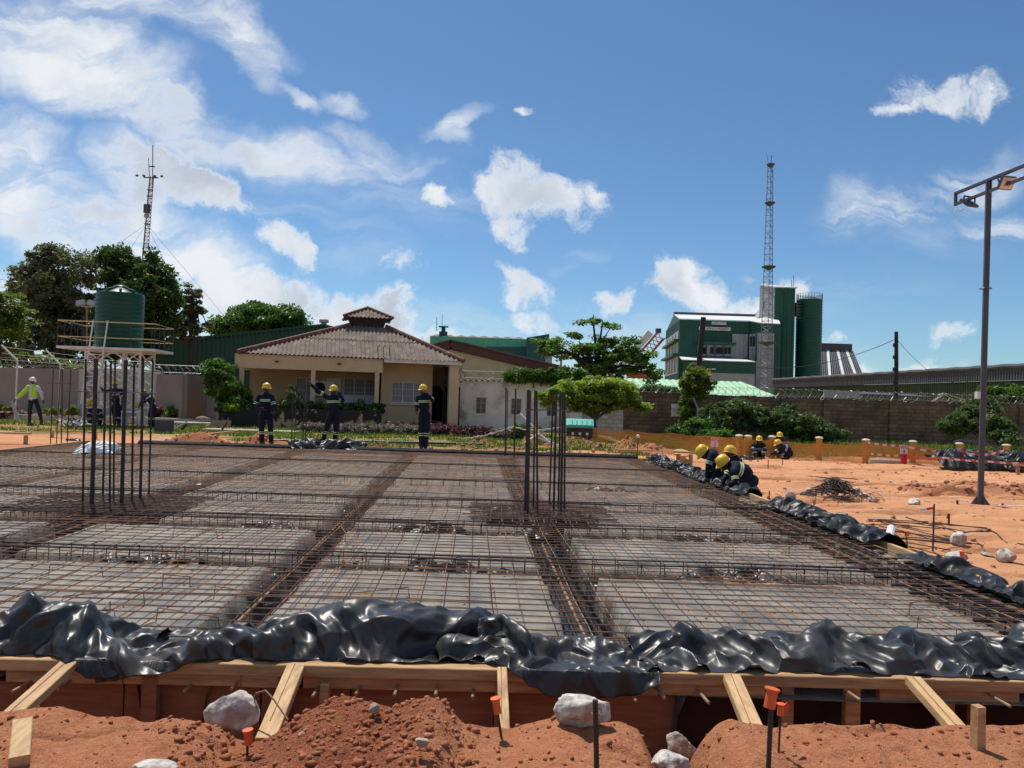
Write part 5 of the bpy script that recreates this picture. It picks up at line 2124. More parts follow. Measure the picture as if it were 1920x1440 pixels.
def text(s, size, mat, parent, loc, rot=(PI / 2, 0, 0), name='lettering', ext=.004, align='CENTER', sx=1.0):
    cu = bpy.data.curves.new('t', 'FONT')
    cu.body = s
    cu.size = size
    cu.align_x = align
    cu.align_y = 'CENTER'
    cu.extrude = ext
    cu.space_line = .85
    o = bpy.data.objects.new('t', cu)
    COL.objects.link(o)
    bpy.context.view_layer.update()
    me = bpy.data.meshes.new_from_object(o.evaluated_get(bpy.context.evaluated_depsgraph_get()))
    bpy.data.objects.remove(o)
    me.materials.clear()
    me.materials.append(mat)
    q_ = bpy.data.objects.new(name, me)
    COL.objects.link(q_)
    q_.parent = parent
    q_.location = loc
    q_.rotation_euler = rot
    q_.scale = (sx, 1, 1)
    return q_


M_ink = pm('grey_ink', (.16, .17, .19), (.12, .13, .14), 4, .7)
M_redink = pm('red_ink', (.55, .02, .10), (.50, .02, .08), 4, .6)
M_blueink = pm('violet_ink', (.10, .03, .20), (.09, .03, .18), 4, .6)
text('DO NOT\nLITTER', .14, M_ink, t, (0, -.02, .0))

# ---- razor wire coils
M_razor = pm('razor_wire_steel', (.34, .35, .35), (.24, .25, .25), 6, .45, metal=.4)


def razor(label, a, b, r=.26, pitch=.36, wr_=.011):
    a, b = Vector(a), Vector(b)
    d = b - a
    L = d.length
    n = int(L / pitch)
    s = Vector((-d.y, d.x, 0)).normalized()
    pts = []
    K = 12
    for i in range(n * K):
        t_ = i / (n * K)
        an = 2 * PI * i / K
        rr = r * (1 + .12 * math.sin(i * .37))
        pts.append(a + d * t_ + s * rr * math.cos(an) + Vector((0, 0, rr * math.sin(an) + r * .9)) + d.normalized() * .11 * math.sin(an * 2 + 1))
    m = MB().tube(pts, wr_, 3, cap=False)
    for k in (0, 1):
        m.tube([a + Vector((0, 0, .1 + .35 * k)), b + Vector((0, 0, .1 + .35 * k))], .006, 3)
    return solo('razor_wire', m, M_razor, label, 'razor wire', a)


a, b = P2(1400, Yw), P2(1990, 41.7)
razor('coils of razor wire along the right half of the dark block wall', (a.x, a.y, z1_ + .02), (b.x, b.y, z1_ + .02))
a, b = P2(1169, Yw), P2(1398, Yw + .4)
razor('coils of razor wire on the dark block wall below the light green roof', (a.x, a.y, z1_ + .02), (b.x, b.y, z1_ + .02))
a, b = P2(866, Yo + .1), P2(1085, Yo + .1)
razor('coils of razor wire over the white outhouse', (a.x, a.y, zat(960, 714, Yo)), (b.x, b.y, zat(960, 714, Yo)), .22)

# ---- boundary wall at the left
m = MB()
WL_ = [P2(-120, 36), P2(153, 35), P2(282, 35.5), P2(346, 33.5), P2(386, 36), P2(440, 38)]
t = thing('boundary_wall', 'taupe rendered boundary wall with pale pilasters behind the water tank', 'wall', (WL_[1].x, 36, 0))
HW = zat(80, 691, 35.5)
HW2 = zat(320, 702, 34)
for i in range(5):
    a, b = WL_[i], WL_[i + 1]
    h = HW if i < 2 else HW2
    MB().beam((a.x, a.y, h / 2 - .1), (b.x, b.y, h / 2 - .1), .22, h + .2).build('wall_panel', M_wallp if i not in (1,) else M_wallw, t)
for px, Y, w_ in [(158, 34.8, .38), (290, 35.1, .5), (398, 36.0, .6)]:
    p = P2(px, Y)
    MB().box((p.x, p.y, HW / 2 - .08), (w_, .34, HW + .2)).build('pilaster', M_wallw, t)
for i, (a, b, lab) in enumerate([(WL_[0], WL_[1], 'coils of razor wire on the boundary wall behind the vested worker'), (WL_[1], WL_[2], 'coils of razor wire on the boundary wall behind the tank stand'), (WL_[2], WL_[4], 'coils of razor wire on the boundary wall between tank and bungalow')]):
    razor(lab, (a.x, a.y, (HW if i < 2 else HW2) + .02), (b.x, b.y, (HW if i < 2 else HW2) + .02), .22, .3)
# low kerb of the flower bed
a, b = P2(-100, 34.3), P2(385, 33.0)
solo('kerb', MB().beam((a.x, a.y, .1), (b.x, b.y, .1), .18, .26), M_concrete, 'low concrete kerb of the flower bed in front of the boundary wall', 'kerb')
# angled white fence posts
for i, (px, pb, py0, py1, ax, ay, Y, lab) in enumerate([(33, 28, 782, 676, 3, 647, 31.5, 'white steel fence post with a bent top at the far left edge'), (114, 109, 784, 684, 86, 656, 32.2, 'white steel fence post with a bent top right of the vested worker')]):
    b = at(pb, 782, Y)
    b.z = gz(b.x, b.y) - .1
    t = thing('fence_post', lab, 'post', b, 0, 'bent fence posts at left')
    k = at(px, py0 if i == 9 else py1, Y)
    MB().tube([b, k], .035, 8).build('post', M_white, t)
    MB().tube([k, at(ax, ay, Y)], .035, 8).build('angled_arm', M_white, t)
a, b = at(3, 647, 31.5), at(300, 690, 33)
for k in range(3):
    m = MB()
    P = [at(3, 650 + 12 * k, 31.5), at(86, 660 + 10 * k, 32.2), at(180, 672 + 8 * k, 32.6), at(300, 690 + 5 * k, 33)]
    m.tube(P, .007, 4)
    solo('barbed_wire', m, M_razor, 'strand of barbed wire strung between the bent fence posts', 'wire', P[0], 'barbed wire strands')

# ---- light green roofed shed
Ys = 50
t = thing('open_shed', 'long low shed with a pale green sheet roof beyond the dark block wall', 'shed', P2(1310, Ys))
e0, e1 = at(1150, 741, Ys), at(1462, 742, Ys)
r0, r1 = at(1150, 709, Ys + 5), at(1392, 716, Ys + 5)
e1.z = e0.z = zat(1300, 741, Ys)
r0.z = r1.z = zat(1300, 713, Ys + 5)
vs, fs = corr(e0, e1, r0, r1, lam=.45, amp=.022, seg=6)
m = MB().add(vs, fs)
b0, b1 = Vector((e0.x, Ys + 10, e0.z)), Vector((e1.x, Ys + 10, e1.z))
vs, fs = corr(b0, b1, r0, r1, lam=.5, amp=.05, seg=6)
m.add(vs, fs)
m.add([e1, b1, r1], [(0, 1, 2)])
m.build('roof', M_liteg, t, fix=False)
MB().beam(e0 + Vector((0, -.05, -.12)), e1 + Vector((0, -.05, -.12)), .08, .26).build('gutter', M_grey, t)
for k in range(8):
    p = e0.lerp(e1, k / 7)
    MB().box((p.x, p.y + .3, e0.z / 2 - .2), (.15, .15, e0.z)).build('post', M_grey, t)
MB().box(((e0.x + e1.x) / 2, Ys + 9.5, e0.z / 2 - .1), (e1.x - e0.x, .1, e0.z)).build('back_wall', M_grey, t)

# ---- long grey-green shed at right
t = thing('long_shed', 'very long shed with dark grey upper cladding over mossy green sheets at right', 'shed', P2(1700, 85))
A, Bp = P2(1448, 112), P2(2060, 52)
zt = 5.35
zm = zt - 1.1
m = MB()
clad(m, A, Bp, zm, zt, .33, .05)
m.build('upper_cladding', M_greyD, t)
n_ = (Bp - A).normalized()
off = Vector((n_.y, -n_.x, 0)) * -.25
if off.dot(-A) > 0:
    off = -off
m = MB()
clad(m, A + off, Bp + off, -.5, zm, .33, .05)
m.build('lower_cladding', pm('mossy_green_sheet', (.060, .085, .030), (.035, .055, .022), .6, .8, stretch=(1, 1, .1)), t)
m = MB()
P = [A.lerp(Bp, k / 60) + Vector((0, 0, zt + .05 + .03 * math.sin(k * 1.9))) for k in range(61)]
m.tube(P, .22, 8)
m.build('eave_cap', M_greyD, t, 'auto')
MB().prism([(A.x, A.y, zt), (Bp.x, Bp.y, zt), (Bp.x, Bp.y, zt - .2), (A.x, A.y, zt - .2)], (off.x * 60, -off.y * 60 if False else abs(off.y) * 60, 1.5)).build('roof', M_greyD, t)
# pale sheet lean-to and small gabled roof behind the block wall
q0, q1 = at(1545, 731, 50), at(1612, 734, 50)
solo('sheet_screen', MB().prism([q0, q1, (q1.x, 50, 0), (q0.x, 50, 0)], (0, .1, 0)), M_grey, 'pale metal sheet screen behind the block wall below the long shed', 'screen')
q0, q1 = at(1615, 738, 52), at(1750, 744, 52)
solo('roof_canopy', MB().prism([q0, q1, q1 - Vector((0, 0, .12)), q0 - Vector((0, 0, .12))], (0, 3, .2)), M_greyD, 'thin dark sagging canopy roof behind the block wall', 'canopy')
t = thing('small_building', 'small building with a pale green gabled roof peeping over the block wall', 'building', P2(1800, 52))
g0, g1, g2 = at(1745, 757, 52), at(1768, 739, 52), at(1795, 757, 52)
MB().prism([(g0.x, 52, -.2), (g2.x, 52, -.2), (g2.x, 52, g2.z), (g1.x, 52, g1.z - .1), (g0.x, 52, g0.z)], (2.5, 5, 0)).build('wall', M_asb, t)
q3 = at(1835, 757, 52)
MB().prism([g1, g2 + Vector((.1, 0, 0)), g2 + Vector((2.6, 5, 0)), g1 + Vector((2.5, 5, 0))], (0, 0, .06)).build('roof', M_liteg, t)
MB().prism([g1 + Vector((0, -.02, .04)), Vector((q3.x, 52, g2.z)), Vector((q3.x + 2, 56, g2.z)), g1 + Vector((2.5, 5, .04))], (0, 0, .05)).build('roof', M_liteg, t)

# ---- refinery
D = 150.0
SH = Vector((2.6, 26, 0))
t = thing('refinery', 'tall green and grey refinery hall with lettered boards, lift tower and pale side bays', 'factory', P2(1340, D))


def F(px, py, d=0.0):
    return at(px, py, D + d)


gz0 = -1.0


def dn(p, z=gz0):
    return Vector((p.x, p.y, z))


TZ = F(1275, 599).z
p0, p1, p2, p3 = F(1275, 599), F(1405, 602), F(1418, 607), F(1453, 609)
p0.z = p1.z = TZ
p2 = Vector((p2.x, D - 3, TZ - .7))
p3 = Vector((p3.x, D - 3, TZ - .7))
m = MB()
clad(m, dn(p0), dn(p1), gz0, TZ, .9, .08)
clad(m, dn(p1), dn(p2), gz0, (TZ, p2.z), .9, .08)
clad(m, dn(p2), dn(p3), gz0, p2.z, .9, .08)
q0 = p0 + SH
clad(m, dn(p0), dn(q0), gz0, TZ, .9, .08)
m.build('green_cladding', M_green, t)
# gable triangle of the left end
mid = p0 + SH * .42 + Vector((0, 0, 2.2))
MB().prism([p0, mid, q0], (.2, 0, 0)).build('gable', M_green, t)
rf = MB()
rf.prism([p0 + Vector((-.2, -.4, 0)), p1 + Vector((0, -.4, 0)), p1 + SH * .42 + Vector((6, 0, 2.2)), mid], (0, 0, .15))
rf.prism([p1 + Vector((0, -.4, 0)), p2 + Vector((0, -.3, 0)), p3, p3 + SH * .42 + Vector((2, 0, 3.0)), p1 + SH * .42 + Vector((6, 0, 2.2))], (0, 0, .15))
rfo = rf.build('roof', M_white, t)
MB().beam(mid + Vector((0, 0, .3)), p1 + SH * .42 + Vector((4.5, 0, 2.5)), 1.2, .5).build('ridge_vent', M_greyD, rfo)


def panel(pts, dd, name, mat, th=.12, par=None):
    """outlined panel standing dd in front of the main facade"""
    return MB().prism([at(a, b, D - dd) for a, b in pts], (0, th, 0)).build(name, mat, par or t)


def gpanel(px0, px1, y0a, y0b, y1a, y1b, d0, name, mat, rib=.9):
    m_ = MB()
    a_, b_ = at(px0, y0a, D - d0), at(px1, y0b, D - d0)
    c_, e_ = at(px0, y1a, D - d0), at(px1, y1b, D - d0)
    clad(m_, a_, b_, (c_.z, e_.z), (a_.z, b_.z), rib, .07)
    return m_.build(name, mat, t)


gpanel(1373, 1403, 626, 627, 671, 672, .35, 'grey_cladding', M_grey, .7)
gpanel(1405.5, 1417, 627, 625, 673, 679, 1.9, 'grey_cladding', M_grey, .7)
gpanel(1419, 1452, 624, 625, 790, 790, 3.4, 'grey_cladding', M_grey, .8)
gpanel(1308, 1373, 646, 647, 667, 668, .35, 'loading_bay', M_grey, 2.2)
gpanel(1308, 1373, 667, 668, 671, 672, .30, 'loading_sill', M_greyD, 2.2)
MB().beam(at(1307, 643.5, D - 1.2), at(1378, 645, D - 1.2), 2.0, .5).build('canopy', M_green, t)
for px in (1318, 1321, 1335, 1345.5, 1351.5, 1360.5, 1367.5):
    a_ = at(px, 657.5, D - .5)
    MB().box(a_, (.62, .1, 1.3)).build('window', M_dark, t)
for px in (1324.5, 1340.5, 1356.5):
    a_, b_ = at(px, 646, D - .48), at(px, 671, D - .48)
    MB().beam(a_, b_, .22, .12, up=(0, 1, 0)).build('bay_post', M_greyD, t)
for px in (1404.5, 1418):
    a_, b_ = at(px, 626, D - (.6 if px < 1410 else 3.6)), at(px, 676, D - (.6 if px < 1410 else 3.6))
    MB().beam(a_, b_, .3, .2, up=(0, 1, 0)).build('corner_trim', M_green, t)
for px in (1408, 1413.5):
    MB().box(at(px, 640, D - 2.3), (.35, .1, 2.0)).build('window', M_dark, t)
# front lean-to with pale roof
a_, b_ = at(1281, 679, D - 9), at(1416, 682, D - 9)
rz_ = TZ - 7.6
z_ = (at(1281, 675, D - 9).z + at(1416, 680, D - 9).z) / 2
m = MB()
clad(m, dn(a_), dn(b_), at(1281, 697, D - 9).z, z_, .9, .08)
m.build('annexe_cladding', M_green, t)
m = MB()
clad(m, dn(a_) + Vector((0, .1, 0)), dn(b_) + Vector((0, .1, 0)), gz0, at(1281, 697, D - 9).z, .7, .06)
m.build('annexe_base', M_grey, t)
MB().prism([(a_.x - .3, a_.y - .3, z_), (b_.x, b_.y - .3, z_), (b_.x, D, z_ + 1.1), (at(1274, 670, D).x, D, z_ + 1.1)], (0, 0, .14)).build('annexe_roof', M_white, t)
for px in (1329, 1338):
    MB().box(at(px, 692, D - 9.3), (.75, .1, .22)).build('strip_light', M_white, t)
# bands on the left end
e = (SH).normalized()
nrm = Vector((e.y, -e.x, 0)) * -1
for (za0, za1, mat, nm, o_) in [(625, 640, M_grey, 'end_wall_sheet', .15), (646, 668, M_grey, 'end_wall_sheet', .15), (673, 705, M_grey, 'end_wall_sheet', .15), (641, 645, M_green, 'end_canopy', 1.0), (668, 672, M_green, 'end_canopy', 1.2)]:
    h1, h0 = F(1275, za0 - 6).z, F(1275, za1 - 6).z
    c = p0 + SH * .5
    c.z = (h0 + h1) / 2
    c += nrm * o_ * .5
    MB().box(c, (SH.length * .93, o_, h1 - h0), rz=math.atan2(e.y, e.x)).build(nm, mat, t)
for s_ in (.2, .4, .6, .8):
    c = p0 + SH * s_ + nrm * .2
    c.z = TZ - 6.5
    MB().box(c, (.14, .1, 8), rz=math.atan2(e.y, e.x)).build('end_wall_post', M_greyD, t)
# lettered boards
for (px0, px1, py0, py1, s_, nm, ink) in [(1310.5, 1369.5, 613, 619.5, 'NAKAMBALA REFINERY', 'sign_board', M_ink), (1334.5, 1361.5, 603.5, 608.5, 'ZAMBIA SUGAR', 'sign_board', M_grey)]:
    a_, b_ = at(px0, py0, D - .4), at(px1, py1, D - .4)
    c = (a_ + b_) / 2
    w_ = b_.x - a_.x
    h_ = .66 if s_[0] == 'N' else .60
    bo = MB().box(c, (w_, .12, h_)).build(nm, M_white, t)
    tx_ = text(s_, h_ * .95, ink, bo, c + Vector((0, -.09, 0)) - t.location, ext=.02)
    tx_.location = (c - t.location) + Vector((0, -.09, 0))
    k_ = tx_.data
    wv = max(v.co.x for v in k_.vertices) - min(v.co.x for v in k_.vertices)
    tx_.scale = (w_ * .92 / wv, 1, 1)
# tower block
Dt = 152
t0, t1 = at(1453, 540, Dt), at(1491.5, 540, Dt)
t0.z = t1.z = at(1470, 540, Dt).z
m = MB()
clad(m, dn(t0), dn(t1), gz0, t0.z, .9, .1)
clad(m, dn(t1), dn(t1) + Vector((0, 14, 0)), gz0, t0.z, .9, .1)
tw = m.build('tower_cladding', M_green, t)
lw = at(1440, 535, Dt + 14)
m = MB()
m.prism([t0, Vector((t0.x - .1, Dt + 12, t0.z + 1.6)), Vector((t0.x - .1, Dt + 12, TZ)), Vector((t0.x, Dt, TZ - 1))], (-.0, 0, 0)) if False else None
# pale left flank with sloping shoulder
m.prism([Vector((t0.x - .05, Dt, gz0)), Vector((t0.x - 1.7, Dt + 4, gz0)), Vector((t0.x - 1.7, Dt + 4, t0.z + .9)), Vector((t0.x - .05, Dt, t0.z))], (.0, .2, 0))
m.build('tower_flank', M_grey, t)
sh0 = at(1418, 600, Dt + 5)
m = MB().prism([at(1440, 575, Dt + 4), at(1419, 598, Dt + 4), at(1440, 606, Dt + 4)], (0, 6, 0))
m.build('shoulder', M_grey, t)
MB().prism([t0 + Vector((-.3, -.3, 0)), t1 + Vector((.3, -.3, 0)), t1 + Vector((.3, 14, .9)), Vector((t0.x - 1.9, Dt + 4.5, t0.z + 1.2))], (0, 0, .2)).build('tower_roof', M_white, t)
for k in range(3):
    pp = at((1484, 1487.5, 1470)[k], 539, Dt + 4)
    MB().tube([pp, pp + Vector((0, 0, (1.6, 2.6, .8)[k]))], .05, 4).build('antenna', M_greyD, t)
m = MB()
for k in range(26):
    pp = at(1472 - k * .18, 548 + k * 6.1, Dt - .25)
    m.box(pp, (.30, .08, .42))
o = m.build('tower_window_strip', M_tealD, t)
MB().prism([at(1493, 567, Dt + 2), at(1497, 567, Dt + 2), at(1497, 592, Dt + 2), at(1493, 592, Dt + 2)], (0, 2, 0)).build('link_bridge', M_greyD, t)
# silo
sc_, sr = at(1516, 640, 156), (at(1541, 640, 156).x - at(1493, 640, 156).x) / 2 * .95
zt_ = at(1517, 563, 156).z
t = thing('silo', 'dark green ribbed cylindrical silo with a railing on top beside the refinery tower', 'silo', (sc_.x, sc_.y, gz0))
prof = []
k = 0
z = 0
H = zt_ - gz0
while z < H:
    prof += [(sr, z), (sr, z + .22), (sr + .06, z + .26), (sr + .06, z + .40), (sr, z + .44)]
    z += .62
prof += [(sr, H), (sr * .5, H + .6), (.01, H + .7)]
MB().lathe(prof, (0, 0, 0), 56).build('shell', M_green, t, world=False)
m = MB()
for k in range(28):
    a = 2 * PI * k / 28
    m.tube([(sr * math.cos(a), sr * math.sin(a), H), (sr * math.cos(a), sr * math.sin(a), H + 1.25)], .05, 4)
for zz in (.6, 1.25):
    m.tube([(sr * math.cos(2 * PI * k / 32), sr * math.sin(2 * PI * k / 32), H + zz) for k in range(32)], .05, 4, closed=True)
m.build('railing', M_grey, t, world=False)
# conveyor shed roof beyond
t = thing('storage_shed', 'steep dark storage shed roof striped with skylights right of the silo', 'shed', P2(1575, 175))
D2 = 175
a0, a1, b0_, b1_ = at(1535, 662, D2), at(1598, 664, D2), at(1530, 708, D2 - 12), at(1622, 706, D2 - 12)
a0.z = a1.z = at(1570, 661, D2).z
b0_.z = b1_.z = at(1570, 716, D2 - 12).z
MB().prism([a0, a1, b1_, b0_], (0, 0, .3)).build('roof', M_greyD, t)
for k in (.26, .55, .82):
    p, q = a0.lerp(a1, k), b0_.lerp(b1_, k + .02)
    MB().beam(p + Vector((0, -.2, .45)), q + Vector((0, -.2, .45)), .55, .1).build('skylight_strip', M_white, t)
m = MB()
for k in range(14):
    p, q = a0.lerp(b0_, (k + .5) / 14), a1.lerp(b1_, (k + .5) / 14)
    m.beam(p + Vector((0, -.15, .4)), q + Vector((0, -.15, .4)), .14, .12)
for k in range(24):
    p, q = a0.lerp(a1, k / 23), b0_.lerp(b1_, k / 23)
    m.beam(p + Vector((0, -.15, .42)), q + Vector((0, -.15, .42)), .16, .12)
m.build('roof_ribs', pm('grey_ribs', (.16, .16, .165), (.12, .12, .125), 1, .7), t)
a_, b_ = at(1532, 643, D2), at(1598, 645, D2)
b_.z = a_.z
MB().prism([a_, b_, Vector((b_.x, D2, a0.z + .3)), Vector((a_.x, D2, a0.z + .3))], (0, 8, 0)).build('ridge_box', M_greyD, t)
MB().prism([a0 + Vector((0, .5, -.1)), a1 + Vector((0, .5, -.1)), Vector((b1_.x, D2, gz0)), Vector((b0_.x, D2, gz0))], (0, 8, 0)).build('wall', M_greyD, t)
MB().box(((b0_.x + b1_.x) / 2, D2 - 11.5, b0_.z / 2), (b1_.x - b0_.x, .3, b0_.z)).build('wall', M_greyD, t)


# ---- lattice masts
def mast(label, px0, py0, px1, py1, Y, w0, w1, npan, mat, plats=(), r=.05, legs=3, name='lattice_mast', rr=None):
    top = at(px1, py1, Y)
    base = at(px0, py0, Y)
    d = (top - base)
    base = base - d * ((base.z + 1) / d.z)
    t = thing(name, label, 'mast', base)
    L = (top - base).length
    axis = (top - base).normalized()
    m = MB()

    def cor(k, f):
        w = w0 + (w1 - w0) * f
        a = 2 * PI * k / legs + .35
        return base.lerp(top, f) + Vector((math.cos(a), math.sin(a), 0)) * w * .58
    for k in range(legs):
        MB().tube([cor(k, 0), cor(k, 1)], r, 5).build('leg', mat, t)
    m = MB()
    rb = rr or r * .5
    for i in range(npan):
        f0, f1 = i / npan, (i + 1) / npan
        for k in range(legs):
            k2 = (k + 1) % legs
            m.tube([cor(k, f0), cor(k2, f0)], rb, 4, cap=False)
            if i % 2:
                m.tube([cor(k, f0), cor(k2, f1)], rb, 4, cap=False)
            else:
                m.tube([cor(k2, f0), cor(k, f1)], rb, 4, cap=False)
    m.build('bracing', mat, t)
    return t, base, top, cor


M_mastg = pm('dull_mast_steel', (.20, .21, .23), (.14, .15, .17), 3, .6, metal=.3)
t, b_, tp, cor = mast('tall slim lattice mast with four small platforms in front of the refinery', 1437, 720, 1445, 310, 118, 2.1, .75, 46, M_mastg, r=.055)
for py in (309, 381, 501, 643):
    f = (at(1440, py, 118).z - b_.z) / (tp.z - b_.z)
    w = 2.1 + (.75 - 2.1) * f
    c = b_.lerp(tp, f)
    MB().lathe([(.1, -.5), (w * .85, 0), (w * .85, .12), (.1, .12)], c, 12).build('platform', M_greyD, t)
MB().tube([tp, tp + Vector((.1, 0, 1.6))], .06, 5).build('antenna', M_greyD, t)
MB().tube([tp + Vector((-.3, 0, 0)), tp + Vector((-.75, 0, 2.0))], .03, 4).build('antenna', M_greyD, t)
MB().box(at(1431, 572, 118), (.35, .35, 1.2)).build('dish_box', M_grey, t)

t, b_, tp, cor = mast('guyed radio mast with crossed antennas behind the trees at left', 271, 478, 283.5, 330, 120, 1.25, .62, 60, M_mastg, r=.06, rr=.035)
for (py, w) in [(333, 2.6), (312, 1.0), (356, 1.0), (368, 1.0), (420, 1.0)]:
    f = (at(280, py, 120).z - b_.z) / (tp.z - b_.z)
    c = b_.lerp(tp, f)
    MB().box(c, (w * .9, .3, .12)).build('cross_arm', M_greyD, t)
for dx in (-2.0, -.9, .9, 2.0):
    c = at(280, 331, 120) + Vector((dx, 0, .1))
    MB().box(c, (.34, .3, .26)).build('floodlight', M_greyD, t)
top2 = at(286.5, 272, 120)
MB().tube([tp + Vector((.3, 0, -2)), top2], .07, 5).build('antenna', M_greyD, t)
MB().tube([tp + Vector((-.3, 0, 0)), at(278.5, 296, 120)], .05, 5).build('antenna', M_greyD, t)
for (a_, b2_) in [((273, 391), (.5, 1.4)), ((279, 391), (.35, 1.4))]:
    MB().box(at(a_[0], a_[1], 120), (b2_[0], .4, b2_[1])).build('antenna_panel', M_greyD, t)
MB().lathe([(.1, 0), (.42, .1), (.45, .2)], at(276, 405, 119.5), 12, Matrix.Rotation(R(90), 3, 'X')).build('dish', M_grey, t)
anch = at(275, 420, 120)
for i, (px, py) in enumerate([(190, 480), (236, 480), (335, 545), (418, 590)]):
    e_ = at(px, py, 120)
    d_ = (e_ - anch)
    e2 = anch + d_ * ((anch.z + .5) / -d_.z)
    MB().tube([anch, e2], .022, 4).build('guy_wire', M_mastg, t)

# ---- crane boom seen beyond the tree
t = thing('crane', 'red and white lattice boom of a crane behind the flat-topped tree', 'crane', P2(1205, 120))
Mred = pm('crane_red', (.45, .09, .03), (.35, .07, .03), 2, .6)
a_, b_ = at(1150, 730, 120), at(1239, 629, 120)
dd = (b_ - a_).normalized()
s_ = Vector((0, 1, 0))
u_ = dd.cross(s_).normalized()
m1 = MB()
W_ = 1.4
cs2 = [u_ * W_ * .5 + s_ * .6, u_ * -W_ * .5 + s_ * .6, u_ * -W_ * .5 - s_ * .6, u_ * W_ * .5 - s_ * .6]
for c in cs2:
    MB().tube([a_ + c, b_ + c], .14, 6).build('chord', Mred, t)
n = 16
for i in range(n):
    for k in range(4):
        p, q = a_.lerp(b_, i / n) + cs2[k], a_.lerp(b_, (i + 1) / n) + cs2[(k + 1) % 4]
        m1.tube([p, q], .06, 4)
m1.build('lacing', Mred, t)
o_ = u_ * (W_ + .2)
sg = 1 if o_.x < 0 else -1
MB().beam(a_ + o_ * sg, b_ + o_ * sg - dd * .8, 1.1, 1.1).build('jib', M_white, t)
MB().box(b_ + o_ * sg * .5 + dd * .3, (.8, .8, .7)).build('boom_head', M_greyD, t)
c_, d_ = at(1140, 700, 121), at(1200, 690, 121)
MB().prism([at(1180, 700, 122), at(1225, 690, 122), at(1235, 720, 122), at(1180, 725, 122)], (0, 3, 0)).build('crane_body', Mred, t)

# ---- utility poles and wires
M_pole = pm('creosoted_pole', (.022, .019, .018), (.035, .03, .026), 5, .85, stretch=(6, 6, 1))
pa0, pa1 = at(1304, 760, 46), at(1319, 595, 46)
t = thing('utility_pole', 'leaning black utility pole overgrown with creeper in front of the refinery', 'pole', (pa0.x, 46, -.2))
d_ = pa1 - pa0
MB().tube([pa0 - d_ * ((pa0.z + .3) / d_.z), pa0, pa1], [.2, .19, .16], 10).build('pole', M_pole, t, 'auto')
t = thing('utility_pole', 'bare black utility pole standing above the block wall at right', 'pole', P2(1679, 47))
pb1, pb0 = at(1680.5, 622, 47), at(1679, 755, 47)
MB().tube([(pb0.x, 47, -.5), pb0, pb0.lerp(pb1, .5) + Vector((.03, 0, 0)), pb1], [.15, .14, .125, .11], 10).build('pole', M_pole, t, 'auto')
for k in range(4):
    q = pb0.lerp(pb1, .3 + .17 * k)
    MB().box(q + Vector((-.13, 0, 0)), (.10, .12, .22)).build('knot', M_pole, t)


def wire(a, b, sag, label, r=.018, n=14):
    m = MB()
    P = []
    for k in range(n + 1):
        t_ = k / n
        p = a.lerp(b, t_)
        p.z -= sag * 4 * t_ * (1 - t_)
        P.append(p)
    m.tube(P, r, 4)
    return solo('overhead_wire', m, M_black, label, 'wire', a)


wire(pb1 - Vector((0, 0, .45)), at(1835, 705, 80), 1.6, 'overhead wire running right from the bare pole to the long shed')
wire(pb1 - Vector((0, 0, .45)), pa1 - Vector((0, 0, 2.6)), 1.1, 'overhead wire sagging between the bare pole and the overgrown pole')
for k, (y0, y1) in enumerate([(505, 530), (514, 545), (521, 556)]):
    wire(at(-500, y0 - 90, 50), at(60, y1 + 4, 60), .2, ('uppermost', 'middle', 'lowest')[k] + ' of the three wires at the left edge over the yellowish tree', .02)

# ================================================================= VEGETATION
L_dark = leafmat('leaf_dark', (.022, .050, .014), (.075, .14, .036), .3)
L_grey = leafmat('leaf_greyish', (.045, .065, .032), (.20, .22, .14), .3)
L_mid = leafmat('leaf_mid', (.040, .095, .020), (.12, .22, .045), .34)
L_flat = leafmat('leaf_flat_tree', (.042, .09, .018), (.15, .26, .05), .42)
L_yel = leafmat('leaf_yellow_green', (.12, .19, .028), (.28, .36, .055), .42)
L_yel2 = leafmat('leaf_olive', (.07, .11, .022), (.20, .24, .05), .38)
L_bush = leafmat('leaf_bush', (.035, .070, .022), (.13, .19, .075), .3)
L_purp = leafmat('leaf_purple', (.05, .012, .022), (.14, .05, .07), .3)
L_lav = leafmat('leaf_lavender', (.10, .10, .08), (.22, .17, .20), .3)
L_grass = leafmat('grass_blade', (.05, .10, .015), (.15, .23, .045), .35)
M_bark = pm('bark', (.13, .10, .075), (.07, .055, .042), 5, .95, bump=.01, bscale=20, stretch=(3, 3, .6))
M_barkd = pm('dark_bark', (.06, .045, .035), (.035, .028, .022), 5, .95, bump=.01, bscale=20, stretch=(3, 3, .6))


